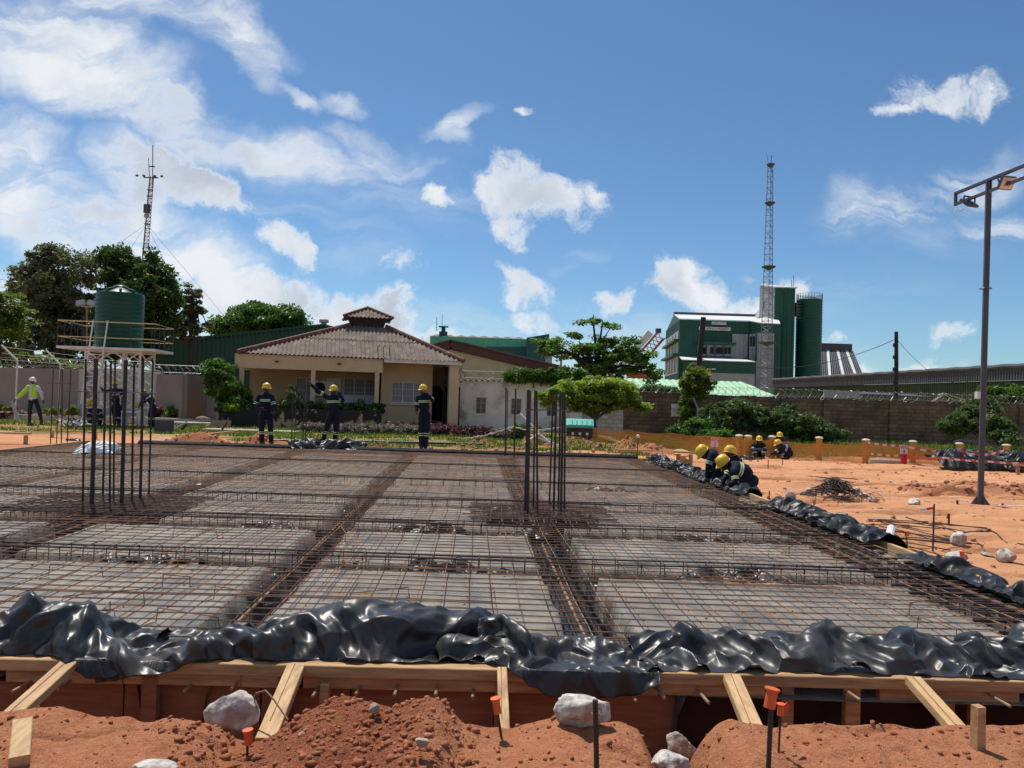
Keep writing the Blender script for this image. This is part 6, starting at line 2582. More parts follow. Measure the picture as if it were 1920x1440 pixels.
def leaves(centers, radii, counts, size, rs_, flat=0.0, aspect=2.0, tone_fn=None, droop=0.0):
    """leaf cards gathered round clump centres"""
    C = np.repeat(np.array(centers), counts, axis=0)
    Rr = np.repeat(np.array(radii), counts, axis=0)
    n = len(C)
    d = rs_.normal(0, 1, (n, 3))
    d /= np.linalg.norm(d, axis=1, keepdims=True) + 1e-9
    rr = rs_.rand(n, 1) ** .45
    P = C + d * rr * Rr
    up = rs_.normal(0, 1, (n, 3))
    up[:, 2] = up[:, 2] * (1 - flat) + (1.0 + flat)
    nrm = up / np.linalg.norm(up, axis=1, keepdims=True)
    t = rs_.normal(0, 1, (n, 3))
    t[:, 2] -= droop
    t = t - nrm * (t * nrm).sum(1, keepdims=True)
    t /= np.linalg.norm(t, axis=1, keepdims=True) + 1e-9
    b = np.cross(nrm, t)
    s = size * (.55 + .9 * rs_.rand(n, 1))
    L = t * s * aspect * .5
    W = b * s * .5
    V = np.stack([P - L, P + W - L * .1, P + L - nrm * s * .15, P - W - L * .1], 1)
    ctone = np.repeat(rs_.rand(len(centers)), counts)
    tone = np.clip(.55 * ctone + .45 * rs_.rand(n), 0, 1)
    if tone_fn is not None:
        tone = tone_fn(P, tone)
    return V.reshape(-1, 3), np.repeat(tone, 4)


def leafobj(name, V, tone, mat, parent, kind=None):
    n = len(V) // 4
    F = np.arange(n * 4).reshape(n, 4)
    o = np_mesh(name, V, F, mat, parent, False, {'tone': tone})
    return o


def tree(label, base, blobs, nclump, leaves_per, size, mat, bark=M_bark, trunk_h=2, trunk_r=.2, seed=1, clump_r=.5, group=None, name='tree', flat=0, aspect=2.0,
         limbs=10, trunk_to=None, extra_limbs=(), shell=.55, droop=0, vs=.7, cat='tree', lr=.3):
    """blobs: (x, y, z, rx, ry, rz) in world coordinates; clumps are strewn through them, mostly near the skin"""
    rs_ = np.random.RandomState(seed)
    base = Vector(base)
    t = thing(name, label, cat, base, 0, group)
    vols = np.array([b[3] * b[4] * b[5] for b in blobs]) ** .7
    pr = vols / vols.sum()
    cen = []
    for k in range(nclump):
        b = blobs[rs_.choice(len(blobs), p=pr)]
        d = rs_.normal(0, 1, 3)
        d /= np.linalg.norm(d)
        r = shell + (1.06 - shell) * rs_.rand() ** .6
        if rs_.rand() < .22:
            r *= rs_.rand()
        cen.append([b[0] + d[0] * b[3] * r, b[1] + d[1] * b[4] * r, b[2] + d[2] * b[5] * r])
    cen = np.array(cen)
    rad = clump_r * (.5 + .9 * rs_.rand(nclump, 1)) * np.array([[1, 1, vs]])
    cnt = (leaves_per * (.6 + .8 * rs_.rand(nclump))).astype(int)
    V, tone = leaves(cen, rad, cnt, size, rs_, flat, aspect, None, droop)
    V = V - np.array(base)[None, :]
    leafobj('crown', V, tone, mat, t)
    # trunk and limbs
    m = MB()
    tt = Vector(trunk_to) if trunk_to else Vector((base.x + rs_.normal() * .1, base.y, base.z + trunk_h))
    mid = base.lerp(tt, .5) + Vector((rs_.normal() * .06 * trunk_h, 0, 0))
    m.tube([base - Vector((0, 0, .2)), base + Vector((0, 0, .05)), mid, tt], [trunk_r * 1.35, trunk_r * 1.1, trunk_r * .9, trunk_r * .75], 9)
    idx = rs_.choice(nclump, min(limbs, nclump), replace=False)
    for i in idx:
        e = Vector(cen[i])
        k = tt.lerp(e, .5) + Vector((rs_.normal() * .15, rs_.normal() * .15, rs_.rand() * .25 * (e - tt).length * .5))
        st = tt if rs_.rand() < .6 else mid.lerp(tt, rs_.rand() * .8 + .2)
        m.tube([st, k, e], [trunk_r * lr * 1.6, trunk_r * lr, trunk_r * .08], 6)
    for seq, r0 in extra_limbs:
        m.tube([Vector(s) for s in seq], [r0 * (1 - .7 * i / (len(seq) - 1)) for i in range(len(seq))], 7)
    m.build('trunk', bark, t, 'auto')
    return t


def blob(px, py, Y, rpx, rpy, ry=None):
    """ellipsoid whose outline matches this ellipse of the photograph at depth Y"""
    p = at(px, py, Y)
    k = Y / FPX
    return (p.x, p.y, p.z, rpx * k, (ry if ry is not None else rpx * k), rpy * k)


# big greyish tree
Yt = 52
tree('large grey-green tree with a broad ragged crown behind the boundary wall at far left', P2(120, Yt),
     [blob(110, 540, Yt, 60, 50, 2.2), (blob(60, 540, Yt, 30, 42, 1.6)), blob(150, 500, Yt, 40, 30, 1.8), blob(85, 500, Yt, 28, 34, 1.5), blob(45, 520, Yt, 18, 22, 1.2), blob(110, 610, Yt, 66, 46, 2.5), blob(60, 600, Yt, 40, 34, 2), blob(100, 475, Yt, 16, 14, .8), blob(160, 600, Yt, 50, 50, 2.2), blob(110, 670, Yt, 80, 30, 2)],
     420, 110, .125, L_grey, M_barkd, 4.5, .45, 21, .62, limbs=26)
Yt = 50
tree('large dark green tree with a dense domed crown behind the tank', P2(262, Yt),
     [blob(262, 540, Yt, 62, 46, 2.2), blob(225, 495, Yt, 32, 30, 1.5), blob(275, 500, Yt, 34, 26, 1.5), blob(300, 560, Yt, 34, 28, 1.6), blob(250, 600, Yt, 72, 40, 2.2), blob(205, 475, Yt, 12, 14, .7), blob(285, 610, Yt, 34, 30, 1.5), blob(240, 650, Yt, 60, 30, 1.8)],
     380, 105, .15, L_dark, M_barkd, 4.0, .4, 22, .6, limbs=22)
Yt = 53
tree('thin feathery grey tree with drooping tiers right of the tank', P2(358, Yt),
     [blob(362, 545, Yt, 13, 16, .5), blob(352, 565, Yt, 22, 12, .7), blob(372, 580, Yt, 22, 9, .7), blob(345, 595, Yt, 30, 14, .9), blob(365, 612, Yt, 30, 12, .8), blob(395, 607, Yt, 12, 6, .3), blob(340, 625, Yt, 34, 16, 1)],
     120, 60, .12, L_grey, M_barkd, 3.2, .16, 23, .32, trunk_to=tuple(at(361, 560, Yt)), limbs=40, droop=1, vs=.45)
Yt = 82
tree('round mid-green tree rising over the dark green warehouse', P2(490, Yt),
     [blob(490, 605, Yt, 62, 34, 3.4), blob(470, 592, Yt, 34, 22, 2), blob(520, 595, Yt, 38, 20, 2), blob(550, 605, Yt, 24, 20, 1.6), blob(430, 615, Yt, 28, 16, 1.6), blob(548, 588, Yt, 10, 8, .6)],
     300, 100, .20, L_mid, M_bark, 4, .35, 24, .9, limbs=10)
Yt = 39
tree('yellow-green feathery tree reaching in from the left margin', P2(-20, Yt),
     [blob(10, 600, Yt, 50, 20, 1.2), blob(0, 560, Yt, 40, 16, 1.2), blob(25, 625, Yt, 40, 14, 1), blob(-10, 640, Yt, 50, 24, 1.2), blob(-40, 590, Yt, 50, 50, 1.5), blob(35, 580, Yt, 20, 10, .6)],
     190, 90, .085, L_yel2, M_bark, 2.4, .2, 25, .42, flat=.6, limbs=16, vs=.4)
tree('pale green shrub row behind the boundary wall at the left margin', P2(40, 41), [blob(10, 672, 41, 50, 14, .6), blob(75, 680, 41, 40, 12, .6), blob(130, 684, 41, 30, 8, .5)], 70, 60, .12, L_yel2, M_bark, 1, .06, 26, .35, limbs=6, name='shrub', cat='shrub')
# fig-like shrub between wall and house
Yt = 33.5
tree('bright-topped leafy shrub between the boundary wall and the porch', P2(412, Yt),
     [blob(410, 705, Yt, 26, 22, .7), blob(418, 735, Yt, 26, 28, .7), blob(400, 690, Yt, 16, 12, .5), blob(432, 760, Yt, 20, 20, .5), blob(445, 745, Yt, 18, 20, .5)],
     110, 60, .13, L_mid, M_bark, 1.2, .06, 27, .28, limbs=14, name='shrub', cat='shrub')
tree('small yellow-green shrub at the left end of the planter', P2(430, 32.8), [blob(434, 766, 32.8, 14, 9, .3)], 18, 50, .07, L_yel, M_bark, .5, .03, 28, .2, limbs=5, name='shrub', cat='shrub')
# hedges on the planters
for i, (x0, x1, lab) in enumerate([(-.2, 3.1, 'low dark hedge growing in the left planter of the porch'), (3.3, 6.4, 'low dark hedge growing in the right planter of the porch')]):
    bl = []
    for k in range(9):
        p = HM @ Vector((x0 + (x1 - x0) * k / 8, -1.0, .92 + .10 * math.sin(k * 2.3 + i)))
        bl.append((p.x, p.y, p.z, .3, .3, .20))
    if i == 0:
        p = HM @ Vector((2.5, -1.0, 1.35))
        bl.append((p.x, p.y, p.z, .35, .3, .5))
    p = HM @ Vector(((x0 + x1) / 2, -1.0, .7))
    tree(lab, p, bl, 110, 70, .07, L_dark if i else L_bush, M_bark, .1, .02, 31 + i, .2, limbs=12, name='hedge', cat='hedge')

# flat-topped tree
Yt = 47
tb = P2(1130, Yt)
top = at(1116, 640, Yt)
ex = []
for (px, py) in [(1010, 645), (1050, 660), (1085, 640), (1170, 650), (1215, 690), (1190, 630), (1130, 600), (1235, 705), (1095, 670)]:
    ex.append(([at(1120, 700, Yt), at((px + 1120) / 2, (py + 680) / 2, Yt), at(px, py, Yt)], .12))
ex.append(([at(1118, 690, Yt), at(1116, 640, Yt), at(1112, 600, Yt), at(1113, 590, Yt)], .10))
tree('flat-topped tree with layered spreading branches in the middle of the background', tb,
     [blob(1120, 603, Yt, 20, 6, .8), blob(1116, 592, Yt, 10, 4, .4), blob(1150, 612, Yt, 22, 5, .8), blob(1085, 606, Yt, 12, 4, .5), blob(1088, 632, Yt, 28, 7, 1.0), blob(1030, 643, Yt, 38, 11, 1.3), blob(1160, 640, Yt, 40, 11, 1.4), blob(1200, 632, Yt, 14, 7, .5),
      blob(1060, 660, Yt, 50, 14, 1.6), blob(1130, 662, Yt, 62, 18, 2), blob(1195, 665, Yt, 34, 14, 1.2), blob(1165, 685, Yt, 62, 18, 1.8), blob(1215, 695, Yt, 30, 14, 1), blob(1120, 695, Yt, 60, 16, 1.6), blob(1035, 668, Yt, 20, 6, .8), blob(1230, 712, Yt, 18, 9, .6)],
     250, 80, .10, L_flat, M_barkd, 3, .22, 35, .40, trunk_to=tuple(at(1120, 690, Yt)), extra_limbs=ex, limbs=26, flat=.6, vs=.5, shell=.5)
# nearer feathery tree
Yt = 33
tb = at(1117, 800, Yt)
tb.z = gz(tb.x, tb.y)
ex = []
for (px, py) in [(1040, 745), (1070, 725), (1100, 712), (1130, 715), (1165, 735), (1195, 760), (1060, 770), (1150, 770)]:
    ex.append(([at(1115, 785, Yt), at((px * .45 + 1110 * .55), py * .4 + 775 * .6 - 4, Yt), at(px, py, Yt)], .055))
tree('small feathery light green tree with a low umbrella crown in front of the white wall', tb,
     [blob(1115, 722, Yt, 62, 14, 1.3), blob(1060, 738, Yt, 44, 14, 1), blob(1160, 745, Yt, 48, 16, 1), blob(1095, 745, Yt, 60, 16, 1.2), blob(1195, 762, Yt, 22, 8, .5), blob(1030, 750, Yt, 22, 10, .5), blob(1018, 740, Yt, 20, 5, .4), blob(1120, 764, Yt, 56, 9, .9), blob(1080, 762, Yt, 24, 8, .6), blob(1150, 722, Yt, 40, 10, .8)],
     300, 95, .062, L_yel, M_bark, 1.0, .10, 36, .30, trunk_to=tuple(at(1112, 776, Yt)), extra_limbs=ex, limbs=26, flat=.7, vs=.5, shell=.45, aspect=2.6)
# creeper on the white outhouse wall
tree('creeper spilling over the right end of the white outhouse roof', at(1000, 720, 38.2), [blob(1000, 704, 38.2, 46, 11, .5), blob(1060, 702, 38.2, 40, 12, .5), blob(960, 708, 38.2, 14, 7, .3), blob(1040, 712, 38.2, 50, 7, .4)],
     130, 60, .10, L_mid, M_bark, .2, .03, 37, .25, limbs=8, name='creeper', cat='climbing plant')
# bare climber on the house corner
m = MB()
for k in range(12):
    a = at(845 + rnd.uniform(-5, 5), 725, 37.0)
    P = [a]
    for j in range(6):
        a = a + Vector((rnd.uniform(-.22, .22), rnd.uniform(-.1, .1), rnd.uniform(.10, .34)))
        P.append(a)
    m.tube(P, [.028, .024, .02, .017, .014, .01, .006], 5)
m.tube([at(850, 800, 37), at(848, 760, 37), at(846, 725, 37)], .035, 6)
solo('bare_creeper', m, M_barkd, 'leafless dark creeper clinging to the right corner of the bungalow', 'climbing plant', at(850, 800, 37))
# climbing plant on the leaning pole
tree('creeper-covered bush climbing the leaning black pole', P2(1300, 39.2), [blob(1308, 705, 39, 18, 18, .6), blob(1300, 735, 39, 24, 24, .7), blob(1330, 722, 39, 14, 10, .4), blob(1295, 690, 39, 10, 10, .3), blob(1290, 770, 39, 16, 26, .5), blob(1322, 700, 39, 8, 12, .3), blob(1285, 720, 39, 12, 10, .3)],
     130, 60, .085, L_yel2, M_barkd, 2.2, .06, 38, .24, limbs=30, name='creeper', cat='climbing plant')
solo('support_stake', MB().tube([at(1308, 800, 38.5), at(1308, 765, 38.5), at(1300, 746, 38.5)], .05, 6), M_grey, 'bent pale stake in front of the creeper-covered bush', 'stake')
# bushes along the block wall
for i, (lab, bl, n, mt) in enumerate([
    ('largest dark bush against the block wall, left half', [blob(1355, 790, 36.5, 44, 28, 1.2), blob(1400, 775, 36.5, 40, 26, 1.2), blob(1365, 765, 36.8, 28, 14, .7), blob(1330, 808, 36, 40, 16, .9)], 210, L_bush),
    ('wide dark bush against the block wall, right of the largest one', [blob(1460, 790, 36.5, 46, 24, 1.2), blob(1500, 800, 36, 46, 20, 1.1), blob(1480, 768, 36.8, 22, 12, .6), blob(1545, 812, 36, 38, 14, .8)], 200, L_bush),
    ('low light green bush at the left foot of the wall bushes', [blob(1275, 812, 35, 20, 9, .5), blob(1310, 800, 35.5, 24, 12, .5), blob(1340, 818, 34.5, 30, 9, .5)], 80, L_mid),
    ('leafy bush against the block wall behind the lamp post', [blob(1840, 775, 36, 34, 24, .9), blob(1800, 795, 35.5, 26, 18, .7), blob(1860, 800, 35, 34, 18, .8), blob(1780, 800, 35.5, 16, 12, .5), blob(1885, 820, 34, 28, 10, .6)], 170, L_bush),
    ('light green bush rising behind the block wall at the right margin', [blob(1880, 742, 46, 34, 13, 1), blob(1850, 735, 46, 14, 12, .6), blob(1905, 735, 46, 20, 14, .8), blob(1940, 745, 46, 30, 14, 1)], 110, L_mid)]):
    b0 = bl[0]
    base = Vector((b0[0], b0[1], -.25))
    tree(lab, base, bl, n, 75, .105, mt, M_barkd, .8, .05, 50 + i, .27, limbs=14, name='bush', cat='bush')
# trees far beyond to close gaps over the walls
tree('green shrubbery showing between the light green roof and the block wall', P2(1215, 44), [blob(1200, 745, 44, 34, 8, .8), blob(1260, 738, 44, 26, 7, .6), blob(1230, 730, 44, 40, 5, .6)], 90, 60, .11, L_mid, M_bark, .8, .05, 58, .25, limbs=6, name='shrub', cat='shrub')

# purple and silvery bedding plants
for i, (px0, px1, py, Y, mt, lab, h) in enumerate([(708, 795, 797, 31.5, L_lav, 'greyish lavender plants in the bed left of the third standing worker', .16), (715, 860, 790, 33.5, L_purp, 'purple-leaved bedding plants under the bungalow window', .20),
                                                  (800, 925, 797, 31.0, L_purp, 'purple-leaved bedding plants right of the third standing worker', .20), (560, 700, 800, 30.5, L_lav, 'greyish bushy plants in front of the black planters', .17), (925, 1000, 800, 30, L_lav, 'faded purple plants under the white outhouse', .18)]):
    n = 90
    a, b = at(px0, py, Y), at(px1, py, Y)
    cen = np.array([[a.x + (b.x - a.x) * rs.rand(), Y + rs.normal() * .3, .12 + h * rs.rand()] for _ in range(n)])
    V, tone = leaves(cen, np.full((n, 3), .16), np.full(n, 45), .06, np.random.RandomState(80 + i), 0, 2.2)
    base = np.array([(a.x + b.x) / 2, Y, .0])
    o = leafobj('bedding_plants', V - base, tone, mt, None, None)
    o.location = base
    tag(o, lab, 'flower bed', kind='stuff')
for i, (px, py, Y, mt, r, lab) in enumerate([(318, 772, 33.8, L_yel2, .34, 'small tufted plant at the wall right of the tank stand'), (295, 770, 33.8, L_purp, .28, 'small purple plant between the tank stand and the tufted plant'), (330, 776, 33.8, L_purp, .2, 'tiny purple plant right of the tufted plant'), (8, 768, 33.8, L_purp, .45, 'purple shrub at the left margin by the boundary wall'),
                                             (100, 772, 33.8, L_yel2, .25, 'tufted plant behind the thin far-left starter bars'), (135, 772, 33.8, L_yel2, .3, 'tufted plant left of the pale pilaster'), (20, 768, 33.4, L_yel2, .22, 'tufted plant beside the purple shrub'), (1080, 800, 30, L_mid, .25, 'leafy weed beside the teal-lidded bin'), (975, 808, 29.5, L_mid, .3, 'bright leafy weed behind the earth heap')]):
    p = at(px, py, Y)
    cen = np.random.RandomState(i).normal(0, r * .45, (14, 3)) * np.array([1, 1, .6]) + np.array([p.x, p.y, p.z])
    V, tone = leaves(cen, np.full((14, 3), r * .5), np.full(14, 50), .055, np.random.RandomState(90 + i), 0, 3)
    base = np.array([p.x, p.y, gz(p.x, p.y)])
    V[:, 2] = np.maximum(V[:, 2], base[2])
    o = leafobj('garden_plant', V - base, tone, mt, None)
    o.location = base
    tag(o, lab, 'plant')

# grass blades
n = 30000
gxs = rs.uniform(-22, 4.5, n)
gys = 23 + 12 * rs.rand(n) ** 1.3
keep = (VNA.fbm(gxs * .8, gys * .8, 3) > -.12) & ((gys > 26) | (gxs > -8.6))
gxs, gys = gxs[keep], gys[keep]
g2x, g2y = rs.uniform(5, 30, 16000), 27.6 + 10 * rs.rand(16000) ** 1.2
X_, Y_ = np.concatenate([gxs, g2x]), np.concatenate([gys, g2y])
tall = np.concatenate([.06 + .07 * rs.rand(len(gxs)), .10 + .25 * rs.rand(len(g2x)) * np.clip((g2y - 27) / 5, .2, 1)])
Z_ = ground_z(X_, Y_)
a = rs.rand(len(X_)) * 6.28
w_ = .018 + .03 * tall
le = rs.normal(0, .35, (len(X_), 2)) * tall[:, None]
V = np.stack([np.stack([X_ - np.cos(a) * w_, Y_ - np.sin(a) * w_, Z_], 1), np.stack([X_ + np.cos(a) * w_, Y_ + np.sin(a) * w_, Z_], 1),
              np.stack([X_ + np.cos(a) * w_ * .2 + le[:, 0], Y_ + np.sin(a) * w_ * .2 + le[:, 1], Z_ + tall], 1), np.stack([X_ - np.cos(a) * w_ * .2 + le[:, 0], Y_ - np.sin(a) * w_ * .2 + le[:, 1], Z_ + tall], 1)], 1).reshape(-1, 3)
o = leafobj('grass', V, np.repeat(rs.rand(len(X_)), 4), L_grass, None)
tag(o, 'grass of the lawn by the bungalow and along the foot of the block wall', 'grass', kind='stuff')

# ================================================================= WATER TANK ON ITS STAND
Yk = 31.5
tc_ = at(241, 655, Yk)
zp = tc_.z
ts = thing('tank_stand', 'white steel lattice stand with a railed octagonal deck carrying the green tank', 'tank stand', (tc_.x - .3, Yk, 0), R(8))
W2 = 2.05
zpl = zp
MB().box((-.15, 0, zpl - .05), (3.75, 2.5, .10)).build('deck', M_white, ts, world=False)
hx, hy = 1.05, .88
for sx in (-1, 1):
    for sy in (-1, 1):
        MB().tube([(sx * hx, sy * hy, 0), (sx * hx, sy * hy, zpl - .1)], .05, 8).build('leg', M_white, ts, world=False)
MB().tube([(.28, -.4, 0), (.28, -.4, zpl - .1)], .10, 10).build('down_pipe', M_white, ts, world=False)
m = MB()
lv = [.75, 1.65, 2.35, zpl - .15]
for i, z in enumerate(lv):
    for s in (-1, 1):
        m.beam((-hx, s * hy, z), (hx, s * hy, z), .05, .05)
        m.beam((s * hx, -hy, z), (s * hx, hy, z), .05, .05)
for z0, z1 in [(.75, 1.65), (1.65, 2.35), (2.35, zpl - .15)]:
    for s in (-1, 1):
        for (a, b) in ((-hx, 0), (0, hx)):
            m.beam((a, s * hy, z0), (b, s * hy, z1), .045, .045)
            m.beam((b, s * hy, z0), (a, s * hy, z1), .045, .045)
        m.beam((s * hx, -hy, z0), (s * hx, hy, z1), .045, .045)
        m.beam((s * hx, hy, z0), (s * hx, -hy, z1), .045, .045)
for s in (-1, 1):
    m.beam((-hx, s * hy, .1), (-hx + .7, s * hy, .75), .045, .045)
    m.beam((hx, s * hy, .1), (hx - .7, s * hy, .75), .045, .045)
m.build('bracing', M_white, ts, world=False)
M_yrail = pm('cream_yellow_rail', (.60, .50, .24), (.55, .46, .25), 3, .6)
m = MB()
cr_ = [(-2.0, -1.23), (1.7, -1.23), (1.7, 1.23), (-2.0, 1.23)]
for zz, rr in ((.38, .022), (1.02, .026)):
    m.tube([(x, y, zpl + zz) for x, y in cr_], rr, 6, closed=True)
m.build('rail', M_yrail, ts, world=False)
for k in range(4):
    a, b = cr_[k], cr_[(k + 1) % 4]
    for f in (0, .25, .5, .75):
        x, y = a[0] + (b[0] - a[0]) * f, a[1] + (b[1] - a[1]) * f
        MB().tube([(x, y, zpl), (x, y, zpl + 1.02)], .02, 5).build('rail_post', M_black, ts, world=False)
ld = MB()
for x in (-.72, -.17):
    ld.tube([(x - .09, -1.75, .9), (x, -1.36, zpl + .1), (x + .06, -1.26, zpl + 1.08)], .03, 6)
for k in range(8):
    z = 1.1 + .3 * k
    ld.tube([(-.80 + .01 * k, -1.72 + .05 * k, z), (-.25 + .01 * k, -1.72 + .05 * k, z)], .018, 5)
ld.build('ladder', M_white, ts, world=False)

tk = thing('water_tank', 'dark green ribbed plastic water tank on the railed stand', 'water tank', (tc_.x - .42, Yk, zp), 0)
R_ = 41 / FPX * Yk
H = 2.28
prof = [(R_ * .98, 0), (R_, .03)]
z = .1
while z < H - .12:
    prof += [(R_, z), (R_ + .018, z + .02), (R_ + .018, z + .045), (R_, z + .065)]
    z += .185
prof += [(R_, H), (R_ * .97, H + .05), (R_ * .55, H + .20), (R_ * .28, H + .30), (.25, H + .31), (.25, H + .30)]
M_tank = pm('green_tank_plastic', (.004, .065, .036), (.003, .050, .027), 1.5, .38, spec=.35)
MB().lathe(prof, (0, 0, 0), 48).build('shell', M_tank, tk, 'auto', world=False)
m = MB()
for k in range(10):
    a = 2 * PI * k / 10 + .15
    d = Vector((math.cos(a), math.sin(a), 0))
    m.beam(d * R_ * .3 + Vector((0, 0, H + .28)), d * R_ * .93 + Vector((0, 0, H + .12)), .10, .10)
m.lathe([(.26, H + .27), (.30, H + .29), (.30, H + .36), (.24, H + .40), (.001, H + .42)], (0, 0, 0), 20)
m.build('lid', M_tank, tk, 'auto', world=False)
MB().lathe([(R_ * .92, H - .06), (R_ * 1.0, H - .02), (R_ * 1.02, H + .06), (R_ * .99, H + .13), (R_ * .9, H + .14)], (-.06, .2, .10), 40).build('collar', M_tank, tk, 'auto', world=False) if False else None
MB().box((.25, -R_ - .05, .06), (.12, .12, .12)).build('outlet', M_dark, tk, world=False)
# floodlight mast by the tank
fb = at(163, 790, 34)
fb.z = 0
t = thing('floodlight_pole', 'thin rusty pole with two pale floodlights left of the green tank', 'floodlight', fb)
ft = at(163, 575, 34)
MB().tube([fb, ft], .04, 6).build('pole', M_rust, t)
MB().beam(ft + Vector((-.25, 0, 0)), ft + Vector((.25, 0, 0)), .05, .05).build('cross_arm', M_grey, t)
for s in (-1, 1):
    MB().box(ft + Vector((s * .25, -.08, .16)), (.36, .12, .24), rot=Matrix.Rotation(R(-25), 3, 'X') @ Matrix.Rotation(R(s * 14), 3, 'Y')).build('floodlight', M_grey, t)

# ================================================================= LAMP POST
lb = GG(1838, 946)
Yl = lb.y
lt = at(1854, 338, Yl)
t = thing('lamp_post', 'tall dark steel lamp post with two floodlights on an open frame head', 'lamp post', lb)
M_post = pm('dark_grey_painted_steel', (.075, .082, .092), (.055, .06, .068), 2, .45, metal=.2, c3=(.10, .095, .09), c3scale=2.5, c3lo=.62, c3hi=.8)
d_ = Vector((lt.x - lb.x, 0, lt.z - lb.z))
lt = Vector((lt.x, Yl, lt.z))
MB().beam(lb, lt, .088, .088, up=(.3, 1, 0), bev=.006).build('pole', M_post, t)
MB().box(lb + Vector((0, 0, .008)), (.42, .36, .016)).build('base_plate', M_post, t)
for s, a_ in ((-1, 0), (1, 0)):
    MB().prism([lb + Vector((s * .05, 0, .02)), lb + Vector((s * .19, 0, .02)), lb + Vector((s * .055, 0, .20))], (0, .012, 0)).build('gusset', M_post, t)
MB().prism([lb + Vector((0, -.05, .02)), lb + Vector((0, -.19, .02)), lb + Vector((0, -.055, .2))], (.012, 0, 0)).build('gusset', M_post, t)
a_, b_ = at(1792, 362, Yl * 1.066), at(1925, 308, Yl * .932)
a_.z = b_.z = lt.z
dd = (b_ - a_).normalized()
M_arm = pm('navy_painted_steel', (.05, .065, .11), (.035, .045, .08), 2, .45)
MB().beam(a_, b_, .07, .045).build('top_bar', M_arm, t)
lo_ = Vector((0, 0, -.215))
MB().beam(a_ + lo_, b_ + lo_, .06, .045).build('bottom_bar', M_post, t)
for e_ in (a_, b_):
    MB().beam(e_ + Vector((0, 0, .02)), e_ + lo_ * 1.15, .05, .04, up=tuple(dd)).build('end_post', M_post, t)
MB().tube([a_.lerp(b_, .45) + lo_ + Vector((0, -.05, -.03)), a_.lerp(b_, .75) + lo_ + Vector((0, -.05, 0))], .014, 6).build('stay', M_steel, t)
# floodlights
M_lens = pm('floodlight_lens', (.60, .60, .58), (.66, .66, .64), 6, .3, spec=.6)
for (px, py, Yq, rz_, tilt, lab) in [(1887, 343, Yl * .965, R(8), R(12), 'r'), (1817, 381, Yl * 1.04, R(200), R(30), 'l')]:
    c = at(px, py, Yq)
    M = Matrix.Rotation(rz_, 3, 'Z') @ Matrix.Rotation(tilt + R(20), 3, 'X')
    f = MB().box(c, (.27, .05, .24), rot=M).build('floodlight', M_post, t)
    MB().box(c + M @ Vector((0, -.028, 0)), (.235, .012, .205), rot=M).build('lens', M_lens, f)
    MB().box(c + M @ Vector((0, -.036, 0)), (.10, .006, .09), rot=M).build('emitter', pm('lens_centre', (.25, .19, .13), (.3, .23, .16), 5, .4), f)
    m = MB()
    for s in (-1, 1):
        m.beam(c + M @ Vector((s * .145, 0, 0)), c + M @ Vector((s * .145, .10, .07)), .012, .03)
    m.beam(c + M @ Vector((-.145, .10, .07)), c + M @ Vector((.145, .10, .07)), .012, .03)
    m.build('bracket', M_post, f)
c = at(1796, 386, Yl * 1.06)
MB().tube([c, c + Vector((-.05, 0, -.1)), c + Vector((0, 0, -.14)), c + Vector((.12, -.03, -.06))], .008, 5).build('cable_loop', M_white, t)
c = at(1838, 741, Yl - .08)
MB().box(c + Vector((-.05, 0, 0)), (.06, .08, .13)).build('junction_box', M_white, t)
c = at(1848, 541, Yl)
MB().tube([c + Vector((.1 * math.cos(k), .1 * math.sin(k), 0)) for k in np.linspace(0, 5.8, 14)], .008, 5, closed=True).build('clamp_ring', M_post, t)
solo('concrete_pad', MB().box(lb + Vector((0, 0, .0)), (1.5, 1.1, .02)), M_clodp, 'thin cast pad under the foot of the lamp post', 'concrete pad', lb)

# ================================================================= BOLLARDS, NETTING, SIGNS
M_bol = pm('ochre_bollard_paint', (.56, .30, .045), (.48, .25, .04), 3, .65, c3=(.30, .17, .05), c3scale=2.2, c3lo=.6, c3hi=.8)
M_bolY = pm('bright_yellow_paint', (.70, .44, .02), (.62, .38, .02), 3, .55)
M_cap = pm('cream_bollard_cap', (.62, .58, .42), (.54, .5, .36), 3, .7)
labs = ['ochre bollard with a cream cap, leftmost of the row by the netting', 'bright yellow bollard standing next to the first bollard', 'ochre bollard between the seated workers', 'ochre bollard right of the seated workers', 'ochre bollard with tape tied to it, left of the WG 4 sign',
        'ochre bollard just right of the WG 4 sign', 'ochre bollard behind the large tarpaulin pile', 'ochre bollard at the right margin behind the second tarpaulin pile']
BOL = []
for i, (px, py0, py1) in enumerate([(1385, 815, 858), (1402, 816, 858), (1447, 817, 859), (1535, 819, 862), (1623, 823, 865), (1711, 826, 868), (1798, 830, 870), (1886, 833, 873)]):
    g = GG(px, py1, -.2)
    Yb = 26.4
    x = at(px, py1, Yb).x
    z0 = gz(x, Yb)
    ztop = at(px, py0, Yb).z
    BOL.append((x, Yb, z0, ztop))
    t = thing('bollard', labs[i], 'bollard', (x, Yb, z0), 0 if i == 1 else R(-35), 'bollards along the netting')
    h = ztop - z0
    pr = [(.125, -.1), (.125, h - .07)]
    MB().lathe([(.128, -.1), (.128, h - .06)], (0, 0, 0), 4 if i != 1 else 12, Matrix.Rotation(R(45), 3, 'Z')).build('shaft', M_bolY if i == 1 else M_bol, t, 'auto' if i == 1 else False, world=False)
    MB().lathe([(.132, h - .06), (.138, h - .03), (.11, h - .005), (.05, h + .01), (.001, h + .012)], (0, 0, 0), 16).build('cap', M_cap, t, 'auto', world=False)


